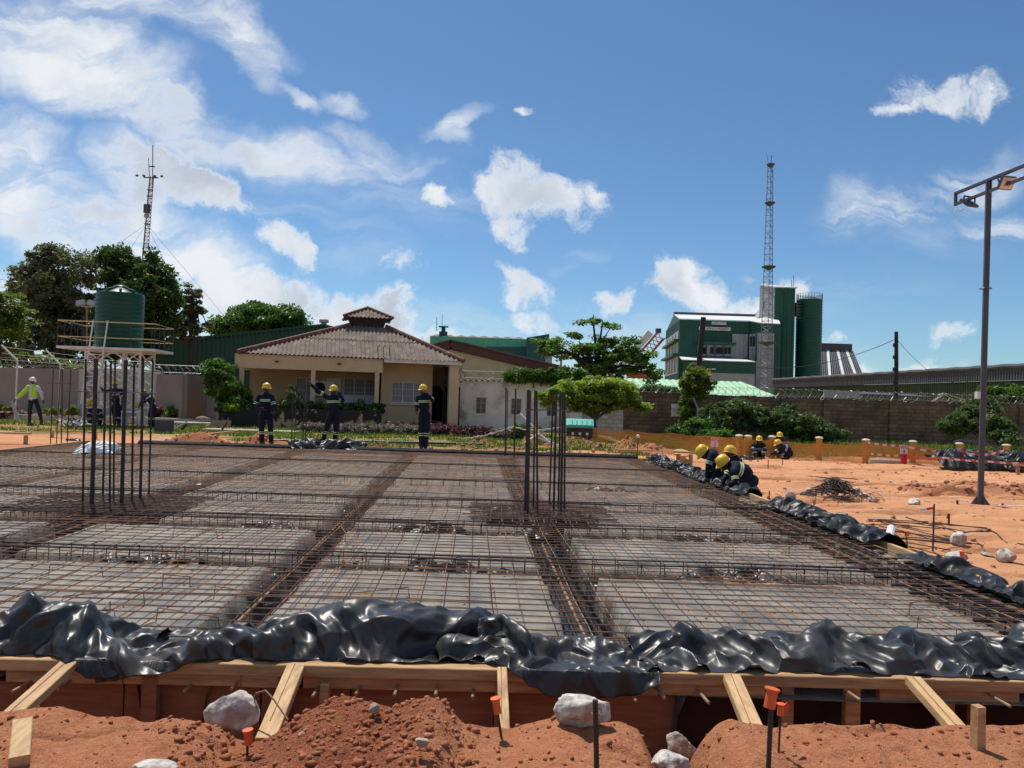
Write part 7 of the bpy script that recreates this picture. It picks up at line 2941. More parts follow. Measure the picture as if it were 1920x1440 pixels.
def net_material():
    m, nt, b = newmat('orange_safety_net')
    L = nt.links
    t = nt.nodes.new('ShaderNodeTexCoord')
    mp = nt.nodes.new('ShaderNodeMapping')
    mp.inputs['Scale'].default_value = (1, 1, 7)
    L.new(t.outputs['Object'], mp.inputs[0])
    nz = nt.nodes.new('ShaderNodeTexNoise')
    nz.inputs['Scale'].default_value = 2.2
    nz.inputs['Detail'].default_value = 6
    L.new(mp.outputs[0], nz.inputs['Vector'])
    r = nt.nodes.new('ShaderNodeMapRange')
    r.inputs['From Min'].default_value = .35
    r.inputs['From Max'].default_value = .7
    r.inputs['To Min'].default_value = .50
    r.inputs['To Max'].default_value = .86
    L.new(nz.outputs['Fac'], r.inputs['Value'])
    b.inputs['Base Color'].default_value = (.58, .235, .045, 1)
    b.inputs['Roughness'].default_value = .6
    tr = nt.nodes.new('ShaderNodeBsdfTransparent')
    mx = nt.nodes.new('ShaderNodeMixShader')
    L.new(r.outputs[0], mx.inputs[0])
    L.new(tr.outputs[0], mx.inputs[1])
    L.new(b.outputs[0], mx.inputs[2])
    L.new(mx.outputs[0], nt.nodes['Material Output'].inputs['Surface'])
    return m


M_net = net_material()


def net(label, pts, seed):
    """pts: (x, y, z bottom, z top)"""
    P = np.array(pts)
    nu, nv = 24 * (len(pts) - 1), 7
    s = np.linspace(0, len(pts) - 1, nu)
    X = np.interp(s, range(len(pts)), P[:, 0])
    Y = np.interp(s, range(len(pts)), P[:, 1])
    A = np.interp(s, range(len(pts)), P[:, 2])
    Bz = np.interp(s, range(len(pts)), P[:, 3])
    v_ = VN(seed)
    fr_ = s % 1
    sag = .06 * np.sin(fr_ * PI)
    V = []
    for j in range(nv):
        k = j / (nv - 1)
        z = A * (1 - k) + (Bz - sag) * k + .03 * v_.n(s * 6, s * 0 + k * 3)
        y = Y - .06 + .07 * v_.n(s * 5, s * 0 + k * 4) * (1 + (1 - k))
        V.append(np.stack([X, y, z], 1))
    V = np.concatenate(V)
    base = V.mean(0)
    o = np_mesh('safety_net', V - base, grid_faces(nu, nv), M_net, None, True)
    o.location = base
    return tag(o, label, 'safety net')


B = BOL
a0_ = at(1108, 800, 31)
a1_ = at(1180, 806, 30)
a2_ = at(1260, 812, 28.6)
a3_ = at(1330, 816, 27.4)
net('orange safety net sagging from the teal-lidded bin to the first bollard', [(a0_.x, 31, gz(a0_.x, 31) - .0, a0_.z), (a1_.x, 30, gz(a1_.x, 30), a1_.z), (a2_.x, 28.6, gz(a2_.x, 28.6), a2_.z), (a3_.x, 27.4, gz(a3_.x, 27.4), a3_.z), (B[0][0], 26.3, B[0][2], B[0][3] - .05)], 1)
net('orange safety net stretched behind the seated workers', [(B[0][0], 26.3, B[0][2], B[0][3] - .1), (B[2][0], 26.3, B[2][2], B[2][3] - .12), (B[3][0], 26.3, B[3][2], B[3][3] - .22), (B[4][0], 26.3, B[4][2], B[4][3] - .12)], 2)
net('orange safety net between the taped bollard and the tarpaulin pile', [(B[4][0], 26.3, B[4][2], B[4][3] - .15), (B[5][0], 26.3, B[5][2], B[5][3] - .12), (B[6][0], 26.3, B[6][2], B[6][3] - .25), (B[7][0], 26.3, B[7][2], B[7][3] - .35)], 3)


def tape_mat():
    m, nt, b = newmat('red_white_tape')
    L = nt.links
    t = nt.nodes.new('ShaderNodeTexCoord')
    w = nt.nodes.new('ShaderNodeTexWave')
    w.inputs['Scale'].default_value = 1.1
    w.bands_direction = 'X'
    L.new(t.outputs['Object'], w.inputs['Vector'])
    r = nt.nodes.new('ShaderNodeValToRGB')
    r.color_ramp.interpolation = 'CONSTANT'
    r.color_ramp.elements[0].color = (.65, .62, .60, 1)
    r.color_ramp.elements[1].position = .5
    r.color_ramp.elements[1].color = (.55, .05, .04, 1)
    L.new(w.outputs['Fac'], r.inputs[0])
    L.new(r.outputs[0], b.inputs['Base Color'])
    b.inputs['Roughness'].default_value = .5
    return m


M_tape = tape_mat()


def tape(label, pts, w=.06):
    m = MB()
    P = []
    for i in range(len(pts) - 1):
        a, b = Vector(pts[i]), Vector(pts[i + 1])
        for k in range(8):
            q = a.lerp(b, k / 8)
            q.z -= .05 * math.sin(PI * k / 8) * (a - b).length * .5
            P.append(q)
    P.append(Vector(pts[-1]))
    for a, b in zip(P[:-1], P[1:]):
        m.beam(a, b, .006, w)
    return solo('barrier_tape', m, M_tape, label, 'barrier tape', P[0])


tape('upper red and white barrier tape running right from the taped bollard', [at(1628, 830, 26), at(1695, 836, 26), at(1745, 846, 25.5), at(1800, 842, 25.5), at(1880, 846, 25), at(1940, 848, 25)])
tape('lower red and white barrier tape crossing in front of the tarpaulin piles', [at(1634, 851, 26), at(1700, 854, 26), at(1770, 858, 24), at(1850, 865, 23.6), at(1940, 868, 23)])
tape('slanting red and white barrier tape draped on the tarpaulin pile', [at(1790, 846, 24.6), at(1845, 853, 23.9), at(1885, 844, 24)])
tape('red and white barrier tape behind the vested worker', [at(-10, 772, 31), at(40, 770, 31), at(60, 776, 30.5), at(155, 779, 31)])


def sign(label, px, py, Yq, txt, red=False):
    c = at(px, py, Yq)
    t = thing('work_sign', label, 'sign', Vector((c.x, c.y, gz(c.x, c.y))))
    w_, h_ = 14 / FPX * Yq, 17 / FPX * Yq
    b = MB().box(c, (w_, .015, h_)).build('board', pm('pink_white_board', (.66, .50, .50), (.6, .44, .45), 3, .6), t)
    l0, l1 = txt.split('\n')
    base = c - t.location
    text(l0, h_ * .52, M_redink, b, base + Vector((0, -.012, h_ * .22)))
    text(l1, h_ * .50, M_blueink, b, base + Vector((0, -.012, -h_ * .24)))
    MB().tube([(c.x, c.y + .02, gz(c.x, c.y)), (c.x, c.y + .02, c.z)], .012, 5).build('stake', M_rustd, t)
    return t, c, w_, h_


sign('pale sign reading WG 3 on a stake behind the crouching workers', 1340, 829, 24.5, 'WG\n3')
t, c, w_, h_ = sign('pale sign reading WG 4 over a red post by the bollards', 1695, 843, 25.6, 'WG\n4')
MB().box((c.x, c.y, (gz(c.x, c.y) + c.z - h_ / 2) / 2), (.17, .10, c.z - h_ / 2 - gz(c.x, c.y))).build('red_post', pm('red_painted_post', (.50, .01, .015), (.42, .01, .015), 3, .5), t)


# ---- tarpaulin piles
def pile(label, px0, px1, Yq, h, seed, w=1.0, **kw):
    a, b = at(px0, 860, Yq), at(px1, 860, Yq)
    z0 = gz((a.x + b.x) / 2, Yq)
    fl = lambda x, y: np.full_like(x, z0 + .01)
    S = [(0, z0 + h * .6), (.12, z0 + h * 1.0), (.3, z0 + h * 1.1), (.6, z0 + h), (.85, z0 + h * .95), (1, z0 + h * .7)]
    return crumple('tarpaulin_pile', label, [(x, Yq) for x in np.linspace(a.x, b.x, 12)], [(0, -w / 2, z0), (1, -w / 2, z0)], [(0, w / 2, z0 + h * .7), (1, w / 2, z0 + h * .7)], S,
                   nu=30, nv=14, slack=1.15, slack_v=1.1, amp=.16, seed=seed, steps=60, relax=15, floor=fl, category='covered pile', pull=.09, mat=M_plast2)


pile('long stack of materials wrapped in glossy black plastic behind the lamp post', 1752, 1868, 24.6, .50, 5, 1.2)
pile('second heap wrapped in black plastic at the right margin', 1872, 1960, 24.4, .52, 6, 1.2)
pile('small black plastic bundle on the ground at the foot of the bright yellow bollard', 1392, 1412, 25.6, .16, 8, .5)
# silvery roll lying by the tape
p, q = at(1630, 863, 25.9), at(1688, 864, 25.9)
p.z = q.z = gz(p.x, p.y) + .1
solo('plastic_roll', MB().tube([p, p.lerp(q, .3), p.lerp(q, .6), q], [.09, .12, .10, .08], 10), pm('dirty_white_plastic', (.55, .45, .38), (.4, .3, .22), 5, .5, bump=.02, bscale=9), 'dirty white rolled plastic lying between the taped bollard and the WG 4 sign', 'plastic roll')
# bent blue-grey pipe over the pile
P = [at(1789, 850, 26.8), at(1790, 828, 26.8), at(1800, 826, 26.8), at(1830, 828, 26.8), at(1855, 834, 26.8), at(1880, 844, 26.8)]
solo('bent_pipe', MB().tube(P, .035, 8), pm('dark_blue_pipe', (.03, .05, .07), (.04, .05, .06), 4, .5), 'dark bent pipe frame standing behind the tarpaulin pile', 'pipe', P[0])


# ---- trestles
def trestle(label, px, py, w, h, d=.3, Yq=None, rz=0.0, mat=None, legs=2):
    g = GG(px, py)
    t = thing('trestle', label, 'trestle', g, rz)
    mt = mat or M_wood
    MB().box((0, 0, h), (w, .12, .04)).build('top', mt, t, world=False)
    for s in (-1, 1):
        MB().box((s * (w / 2 - .12), 0, h / 2 - .05), (.09, .06, h)).build('leg', mt, t, world=False)
    return t


trestle('low timber trestle at the left margin beyond the slab', 5, 832, 1.5, .30)
trestle('low timber trestle behind the thin far-left starter bars', 138, 822, 1.6, .22)
trestle('low timber profile board at the far right corner of the slab', 1190, 858, 1.0, .24, rz=.1)
trestle('timber profile board standing just behind the crouching workers', 1283, 884, .55, .48, rz=-.5)
trestle('timber trestle cut off by the right margin of the yard', 1922, 893, .7, .30)
g = GG(1276, 868)
t = thing('spool', 'pale wooden cable drum lying behind the timber profile board', 'cable drum', g)
MB().lathe([(.24, 0), (.24, .05), (.14, .06), (.14, .22), (.24, .23), (.24, .28)], (0, 0, 0), 20, Matrix.Rotation(R(20), 3, 'X')).build('flanges', pm('orange_ply', (.58, .30, .12), (.5, .25, .1), 5, .8), t, 'auto', world=False)

# ---- teal lidded bin
g = at(1086, 832, 27.5)
g.z = gz(g.x, g.y)
t = thing('site_bin', 'dark bin with a louvred teal lid and white tags by the netting', 'bin', g, R(-4))
MB().box((0, 0, .36), (.95, .6, .72), taper=1.0).build('body', pm('dark_maroon_box', (.06, .025, .02), (.035, .02, .018), 3, .7), t, world=False)
M_tl = pm('teal_lid', (.06, .42, .32), (.05, .36, .27), 3, .45)
m = MB()
for k in range(5):
    m.box((-.36 + .18 * k, -.18, .83 + .0), (.13, .46, .05), rot=Matrix.Rotation(R(28), 3, 'X'))
m.box((0, -.13, .79), (1.0, .6, .04), rot=Matrix.Rotation(R(28), 3, 'X'))
m.box((0, -.40, .70), (1.0, .03, .06))
m.build('lid', M_tl, t, world=False)
for k in range(3):
    MB().box((-.25 + .26 * k, -.305, .42), (.09, .02, .09)).build('tag', M_white, t, world=False)
    MB().box((-.25 + .26 * k, -.303, .25), (.06, .02, .2)).build('strap', M_redink, t, world=False)
# rope barrier
m = MB()
P = []
R0 = [at(868, 823, 26), at(915, 815, 26), at(945, 806, 26), at(963, 800, 26), at(985, 806, 26), at(1010, 807, 26), at(1040, 803, 26), at(1062, 800, 26)]
for a, b in zip(R0[:-1], R0[1:]):
    for k in range(8):
        P.append(a.lerp(b, k / 8))
m.tube([p + Vector((0, .015 * math.cos(i * 1.6), .015 * math.sin(i * 1.6))) for i, p in enumerate(P)], .022, 6)
solo('rope', m, pm('white_rope', (.66, .62, .56), (.55, .5, .45), 30, .9), 'thick white rope strung across the far strip by the earth heap', 'rope', R0[0])
# white A-frame of battens by the heap
t = thing('batten_frame', 'white battens leaning in an A over the red earth heap', 'timber frame', at(1010, 830, 25))
for a, b in [((975, 775), (1012, 812)), ((994, 815), (1050, 836)), ((1012, 812), (984, 830)), ((1012, 814), (1042, 838))]:
    MB().beam(at(*a, 25.2), at(*b, 25), .06, .04).build('batten', M_white, t)
# second bits on the far strip at left
a, b = at(205, 836, 23.6), at(450, 806, 27.5)
a.z, b.z = gz(a.x, a.y) + .05, gz(b.x, b.y) + .35
solo('plank', MB().beam(at(205, 833, 24), at(447, 808, 25.5), .22, .05), M_wood, 'long pale scaffold plank lying across the heaps right of the tank stand', 'plank')
c = at(308, 802, 27)
solo('metal_sheet', MB().box((c.x, c.y, c.z), (.68, .05, .56)), pm('slate_grey_board', (.045, .048, .06), (.04, .042, .052), 3, .6), 'square slate-grey board propped upright right of the tank stand', 'board')
MBp = [(295, 787, 372, 788), ]
for i, (x0, y0, x1, y1, Yq, r, mt, lab) in enumerate([(325, 792, 395, 794, 28.5, .03, M_steel, 'grey steel pipe lying level behind the earth heap'), (323, 806, 350, 792, 28, .035, M_steel, 'grey steel pipe leaning from the slate board'), (340, 806, 350, 793, 28.2, .06, M_black, 'short black tube leaning beside the steel pipe'), (416, 806, 427, 790, 29, .035, M_rustd, 'dark iron bar leaning over the lawn left of the planters'),
                                                     (290, 822, 370, 826, 24.5, .05, M_black, 'black hose lying beyond the far edge near the yellow tool'), (425, 825, 700, 828, 24.3, .04, M_black, 'long black hose behind the left pair of standing workers'), (700, 828, 905, 833, 24.3, .04, M_black, 'long black hose behind the third standing worker'), (395, 790, 350, 792, 29.5, .03, M_black, 'thin black pipe on the pale path slab')]):
    a, b = at(x0, y0, Yq), at(x1, y1, Yq)
    solo('pipe', MB().tube([a, a.lerp(b, .5) + Vector((0, .05, 0)), b], r, 8), mt, lab, 'pipe')
c = at(322, 829, 23)
m = MB().prism([c + Vector((-.17, 0, -.08)), c + Vector((.18, 0, -.08)), c + Vector((.12, .05, .08)), c + Vector((-.03, .1, .13)), c + Vector((-.1, .05, .03))], (0, .22, 0))
solo('yellow_casing', m, pm('yellow_plastic', (.60, .42, .04), (.5, .34, .03), 5, .5), 'yellow plastic casing lying at the far edge below the long plank', 'tool case')
g = at(380, 792, 31)
solo('boulder', rock(MB(), at(380, 786, 31), (.36, .2, .17), 71, 3), M_rockb, 'pale flat boulder lying on the lawn left of the planters', 'boulder', g)
for i, (a, b, Yq, w_, h_, mt, nm, lab) in enumerate([((150, 783), (360, 786), 33, .3, .3, M_concrete, 'kerb', 'low concrete ledge behind the tank workers'), ((385, 797), (560, 806), 29.5, .7, .08, M_concrete, 'path_slab', 'pale concrete path slabs in front of the black planters'), ((395, 785), (432, 786), 32, .2, .3, M_rockb, 'garden_wall', 'low stone edging left of the planters')]):
    p, q = at(a[0], a[1], Yq), at(b[0], b[1], Yq)
    p.z = q.z = gz(p.x, p.y) + h_ / 2
    solo(nm, MB().beam(p, q, w_, h_), mt, lab, 'kerb' if nm == 'kerb' else 'path' if nm == 'path_slab' else 'wall')
# pipe and bag litter by the left bars
m = MB()
c = at(142, 794, 28)
for k in range(26):
    a = c + Vector((rnd.uniform(-.45, .45), rnd.uniform(-.3, .3), rnd.uniform(-.1, .12)))
    b = a + Vector((rnd.uniform(-.35, .35), rnd.uniform(-.2, .2), rnd.uniform(-.12, .1)))
    m.tube([a, a.lerp(b, .5) + Vector((0, 0, .06)), b], .025, 5)
solo('scrap_bundle', m, M_white, 'tangle of white and grey tubes on the lawn left of the tank stand', 'scrap pile')
m = MB()
for k in range(14):
    a = c + Vector((rnd.uniform(-.3, .5), rnd.uniform(-.3, .3), rnd.uniform(-.1, .14)))
    b = a + Vector((rnd.uniform(-.35, .35), rnd.uniform(-.2, .2), rnd.uniform(-.12, .1)))
    m.tube([a, a.lerp(b, .5) + Vector((0, 0, .06)), b], .028, 5)
solo('hose_tangle', m, M_black, 'tangle of black hoses lying on the white tubes left of the tank stand', 'hose')
solo('tarp_scrap', rock(MB(), at(138, 826, 22.5), (.22, .14, .13), 88, 3, rough=.7), M_plast, 'small crumpled black plastic lump by the left trestle', 'plastic scrap')
g = at(30, 785, 29.8)
a, b = at(22, 752, 29.6), at(35, 790, 29.6)
solo('steel_post', MB().beam(b, a, .09, .09), M_grey, 'grey steel section held upright by the vested worker', 'steel post', b)

# ================================================================= PEOPLE


def remesh(mb, vox, smooth=3, noise=0.0, nf=14.0, seed=0):
    me = mb.mesh('tmp')
    o = bpy.data.objects.new('tmp', me)
    COL.objects.link(o)
    r = o.modifiers.new('r', 'REMESH')
    r.mode = 'VOXEL'
    r.voxel_size = vox
    s = o.modifiers.new('s', 'SMOOTH')
    s.iterations = smooth
    s.factor = .6
    bpy.context.view_layer.update()
    out = bpy.data.meshes.new_from_object(o.evaluated_get(bpy.context.evaluated_depsgraph_get()))
    bpy.data.objects.remove(o)
    if noise:
        n = len(out.vertices)
        co = np.empty(n * 3, dtype=np.float32)
        out.vertices.foreach_get('co', co)
        co = co.reshape(-1, 3)
        no = np.empty(n * 3, dtype=np.float32)
        out.vertices.foreach_get('normal', no)
        no = no.reshape(-1, 3)
        vn_ = VN(seed)
        d = vn_.fbm(co[:, 0] * nf + co[:, 1] * 5, co[:, 2] * nf * 1.4 + co[:, 1] * 7, 3)
        co = co + no * (noise * d)[:, None]
        out.vertices.foreach_set('co', co.ravel())
    out.polygons.foreach_set('use_smooth', [True] * len(out.polygons))
    return out


def addmesh(name, me, mat, parent):
    me.materials.clear()
    me.materials.append(mat)
    o = bpy.data.objects.new(name, me)
    COL.objects.link(o)
    o.parent = parent
    return o


def basis(zv, xv):
    z = Vector(zv).normalized()
    x = Vector(xv) - z * Vector(xv).dot(z)
    if x.length < 1e-3:
        x = z.orthogonal()
    x.normalize()
    y = z.cross(x)
    return Matrix((x, y, z)).transposed()


def ringband(mb, p0, p1, f, r, w=.05, th=.004, el=None):
    """flat band round the limb p0-p1 at fraction f; el = (rx, ry, Matrix) for the trunk"""
    p0, p1 = Vector(p0), Vector(p1)
    c = p0.lerp(p1, f)
    if el:
        rx, ry, M = el
    else:
        rx = ry = r
        M = basis(p1 - p0, (1, 0, 0) if abs((p1 - p0).normalized().x) < .9 else (0, 1, 0))
    n = 20
    vs = []
    for (z, o) in ((-w / 2, 0), (-w / 2, th), (w / 2, th), (w / 2, 0)):
        for k in range(n):
            a = 2 * PI * k / n
            vs.append(c + M @ Vector(((rx + o) * math.cos(a), (ry + o) * math.sin(a), z)))
    fs = []
    for i in range(4):
        for k in range(n):
            j = (i + 1) % 4
            fs.append((i * n + k, i * n + (k + 1) % n, j * n + (k + 1) % n, j * n + k))
    mb.add(vs, fs)


def person(label, d, base, J, face, group=None, top=None, legs=None, bands=True, helm=None, vest=None, gloves=None, vox=.013, k=1.0, head_tilt=None, band_mat=None, seed=0):
    """J: joints as (px, py, dy) seen in the photograph and the depth offset from d; L = viewer's left"""
    top = top or M_navy
    legs = legs or top
    helm = helm or M_helm
    b = at(base[0], base[1], d)
    b.z = gz(b.x, b.y) if b.y > YB + .2 or b.x > XR(b.y) else b.z
    t = thing('person', label, 'person', b, 0, group)
    P = {n_: at(v[0], v[1], d + (v[2] if len(v) > 2 else 0)) - b for n_, v in J.items()}
    low = min(P['anL'].z, P['anR'].z)
    dz = .085 - low
    if abs(dz) < .2:
        for n_ in ('anL', 'anR'):
            P[n_].z += dz
    fv = Vector(face).normalized()
    sh = P['shR'] - P['shL']
    sp = P['neck'] - P['pel']
    chest = P['pel'].lerp(P['neck'], .72)
    belly = P['pel'].lerp(P['neck'], .36)
    if 'back' in P:
        belly = P['back']
        chest = belly.lerp(P['neck'], .5)
    Mc = basis(P['neck'] - belly, sh)
    Mb = basis(chest - P['pel'], sh)
    # ---- body: one continuous surface
    m = MB()
    hv = Vector(head_tilt).normalized() if head_tilt else Vector((0, 0, 1))
    Mh = basis(hv, hv.cross(fv) * -1 if abs(hv.dot(fv)) < .98 else (1, 0, 0))
    hc = P['head']
    fy = -1 if (Mh @ Vector((0, 1, 0))).dot(fv) < 0 else 1
    m.ell(hc + Mh @ Vector((0, 0, .02)), (.076, .094, .105), Mh)
    m.ell(hc + Mh @ Vector((0, fy * .035, -.055)), (.055, .062, .062), Mh)
    m.ell(hc + Mh @ Vector((0, fy * .100, -.015)), (.014, .020, .026), Mh)
    m.ell(hc + Mh @ Vector((0, fy * .088, -.060)), (.024, .012, .010), Mh)
    m.ell(hc + Mh @ Vector((0, fy * .082, .022)), (.050, .014, .010), Mh)
    for s in (-1, 1):
        m.ell(hc + Mh @ Vector((s * .078, 0, -.01)), (.010, .020, .032), Mh)
    m.cap(hc - hv * .04, P['neck'] - (P['neck'] - chest).normalized() * .05, .056, .062)
    m.cap(P['neck'] - (P['neck'] - chest).normalized() * .05, P['pel'], .075, .085)
    for s in 'LR':
        m.cap(P['neck'].lerp(P['sh' + s], .4), P['sh' + s], .045, .045)
        m.cap(P['sh' + s], P['el' + s], .042, .036)
        m.cap(P['el' + s], P['wr' + s], .036, .026)
        hip = P['hip' + s]
        m.cap(P['pel'], hip, .08, .075)
        m.cap(hip, P['kn' + s], .070, .050)
        m.cap(P['kn' + s], P['an' + s], .050, .038)
        # palm
        hd = P.get('ha' + s)
        if hd is None:
            hd = P['wr' + s] + (P['wr' + s] - P['el' + s]).normalized() * .09
        dv = (hd - P['wr' + s]).normalized()
        P['hd' + s] = dv
        Mp = basis(dv, Vector((0, 1, .2)) if abs(dv.y) < .8 else (1, 0, 0))
        m.ell(P['wr' + s] + dv * .05, (.040, .018, .052), Mp)
    body = remesh(m, vox, 2)
    bo = addmesh('body', body, M_skin, t)
    # fingers joined into the body mesh
    hm = MB()
    for s in 'LR':
        dv = P['hd' + s]
        Mp = basis(dv, Vector((0, 1, .2)) if abs(dv.y) < .8 else (1, 0, 0))
        c = P['wr' + s] + dv * .085
        for i, ln in enumerate((.066, .076, .070, .054)):
            p0 = c + Mp @ Vector((-.028 + .019 * i, 0, -.005))
            cu = .55 + .12 * i
            p1 = p0 + Mp @ Vector((0, math.sin(cu * .5) * ln * .45, math.cos(cu * .5) * ln * .45))
            p2 = p1 + Mp @ Vector((0, math.sin(cu * 1.3) * ln * .55, math.cos(cu * 1.3) * ln * .55))
            hm.tube([p0, p1, p2], [.0095, .009, .007], 6)
        p0 = P['wr' + s] + dv * .035 + Mp @ Vector((-.034, 0, 0))
        p1 = p0 + Mp @ Vector((-.024, .012, .03))
        hm.tube([p0, p1, p1 + Mp @ Vector((-.004, .016, .026))], [.013, .011, .008], 6)
    me2 = hm.mesh('f')
    bm = bmesh.new()
    bm.from_mesh(body)
    bm.from_mesh(me2)
    bm.to_mesh(body)
    bm.free()
    body.polygons.foreach_set('use_smooth', [True] * len(body.polygons))
    # ---- clothes
    m = MB()
    m.ell(chest, (.185 * k, .125 * k, .19), Mc)
    m.ell(P['neck'] - (P['neck'] - chest).normalized() * .06, (.145 * k, .085, .07), Mc)
    m.ell(belly, (.165 * k, .128 * k, .17), Mb)
    m.ell(P['pel'] + (belly - P['pel']) * .15, (.172 * k, .13 * k, .13), basis(belly - P['pel'], P['hipR'] - P['hipL']))
    m.cap(P['neck'] - (P['neck'] - chest).normalized() * .02, P['neck'] + (P['head'] - P['neck']).normalized() * .025, .068, .066)
    for s in 'LR':
        m.cap(chest.lerp(P['sh' + s], .5) + (P['neck'] - chest) * .2, P['sh' + s], .085, .070)
        m.cap(P['sh' + s], P['el' + s], .072, .058)
        m.cap(P['el' + s], P['wr' + s] - P['hd' + s] * .012, .058, .044)
    if legs is top:
        for s in 'LR':
            m.cap(P['hip' + s], P['kn' + s], .105, .080)
            m.cap(P['kn' + s], P['an' + s] + Vector((0, 0, .06)), .080, .066)
        m.cap(P['hipL'], P['hipR'], .105, .105)
    cl = remesh(m, vox, 2, .016, 9, seed + 3)
    addmesh('overall' if legs is top else 'shirt', cl, top, t)
    if legs is not top:
        m = MB()
        m.ell(P['pel'], (.168 * k, .122 * k, .12), Mb)
        for s in 'LR':
            m.cap(P['hip' + s], P['kn' + s], .100, .074)
            m.cap(P['kn' + s], P['an' + s] + Vector((0, 0, .05)), .074, .056)
        addmesh('trousers', remesh(m, vox, 2, .014, 9, seed + 5), legs, t)
    if vest:
        m = MB()
        m.ell(chest, (.197 * k, .138 * k, .20), Mc)
        m.ell(belly, (.180 * k, .14 * k, .17), Mb)
        for s in 'L':
            m.cap(P['sh' + s], P['el' + s], .085, .078)
            m.cap(P['el' + s], P['el' + s].lerp(P['wr' + s], .6), .078, .058)
        v = remesh(m, vox, 1, .016, 9, seed + 7)
        bm = bmesh.new()
        bm.from_mesh(v)
        c0 = chest + Vector((-.06, 0, 0))
        kill = [f for f in bm.faces if abs(f.calc_center_median().x - c0.x) < .072 and f.calc_center_median().y < c0.y - .04]
        bmesh.ops.delete(bm, geom=kill, context='FACES')
        bm.to_mesh(v)
        bm.free()
        vo = addmesh('vest', v, vest, t)
    # boots
    for s in 'LR':
        m = MB()
        an = P['an' + s]
        fd = Vector((fv.x, fv.y, 0))
        fd = fd.normalized() if fd.length > .2 else Vector((0, -1, 0))
        m.cap(an + Vector((0, 0, .10)), an + Vector((0, 0, -.02)), .062, .058)
        m.cap(an + Vector((0, 0, -.035)) - fd * .03, an + fd * .15 + Vector((0, 0, -.045)), .048, .040)
        m.box(an + fd * .055 + Vector((0, 0, -.075)), (.085, .26, .022), rot=basis((0, 0, 1), fd.cross(Vector((0, 0, 1)))))
        addmesh('boot', remesh(m, vox, 1), M_boot, t)
    # hard hat
    Mh2 = Mh
    M3 = Mh2
    c = hc + Mh2 @ Vector((0, 0, .045))
    m = MB()
    n = 22
    prof = [(1.0, 0), (1.0, .018), (.985, .05), (.90, .095), (.72, .128), (.42, .150), (.12, .158), (.001, .159)]
    vs = []
    for (r, z) in prof:
        for q in range(n):
            a = 2 * PI * q / n
            rx, ry = .112 * r, .138 * r
            ridge = .010 * math.exp(-(math.cos(a) * rx / .022) ** 2) if .1 < r < .99 else 0
            vs.append(c + Mh2 @ Vector((rx * math.cos(a), ry * math.sin(a), z * .92 + ridge)))
    fs = []
    for i in range(len(prof) - 1):
        for q in range(n):
            fs.append((i * n + q, i * n + (q + 1) % n, (i + 1) * n + (q + 1) % n, (i + 1) * n + q))
    m.add(vs, fs)
    vs = []
    for (e, z) in ((0, .006), (1, -.006), (1, -.012), (0, -.004)):
        for q in range(n):
            a = 2 * PI * q / n
            fr_ = max(0, math.sin(a) * fy)
            ext = e * (.012 + .045 * fr_ ** 2)
            vs.append(c + Mh2 @ Vector(((.112 + ext * .6) * math.cos(a), (.138 + ext) * math.sin(a), z - .012 * e * fr_)))
    fs = []
    for i in range(4):
        for q in range(n):
            j = (i + 1) % 4
            fs.append((i * n + q, i * n + (q + 1) % n, j * n + (q + 1) % n, j * n + q))
    m.add(vs, fs)
    m.build('hard_hat', helm, t, smooth=True, world=False)
    # eyes
    m = MB()
    for s in (-1, 1):
        m.ell(hc + Mh @ Vector((s * .030, fy * .086, .008)), (.011, .008, .008), Mh, 8)
    m.build('eyes', M_white, t, smooth=True, world=False)
    if gloves:
        m = MB()
        for s in 'LR':
            dv = P['hd' + s]
            Mp = basis(dv, Vector((0, 1, .2)) if abs(dv.y) < .8 else (1, 0, 0))
            m.ell(P['wr' + s] + dv * .055, (.050, .028, .065), Mp)
            m.cap(P['wr' + s] - dv * .03, P['wr' + s] + dv * .02, .042, .038)
            for i in range(4):
                p0 = P['wr' + s] + dv * .09 + Mp @ Vector((-.03 + .02 * i, 0, 0))
                m.cap(p0, p0 + Mp @ Vector((0, .02, .05)), .013, .011, 8)
            p0 = P['wr' + s] + dv * .04 + Mp @ Vector((-.04, 0, 0))
            m.cap(p0, p0 + Mp @ Vector((-.025, .015, .045)), .015, .012, 8)
        addmesh('gloves', remesh(m, .009, 1), gloves, t)
    if bands:
        m = MB()
        bmz = band_mat or M_refl
        for s in 'LR':
            for off in (-.018, .018):
                ringband(m, P['sh' + s], P['el' + s], .78 + off / .28 * 1.4, .0665, .026)
                if bands != 'top':
                    ringband(m, P['kn' + s], P['an' + s], .22 + off / .42 * 1.4, .0795, .026)
        for off in (-.02, .02):
            cc = chest + Mc @ Vector((0, 0, -.035 + off))
            ringband(m, cc, cc + Mc @ Vector((0, 0, .01)), 0, 0, .028, el=(.186 * k, .128 * k, Mc))
        m.build('reflective_band', bmz, t, smooth='auto', world=False)
    return t


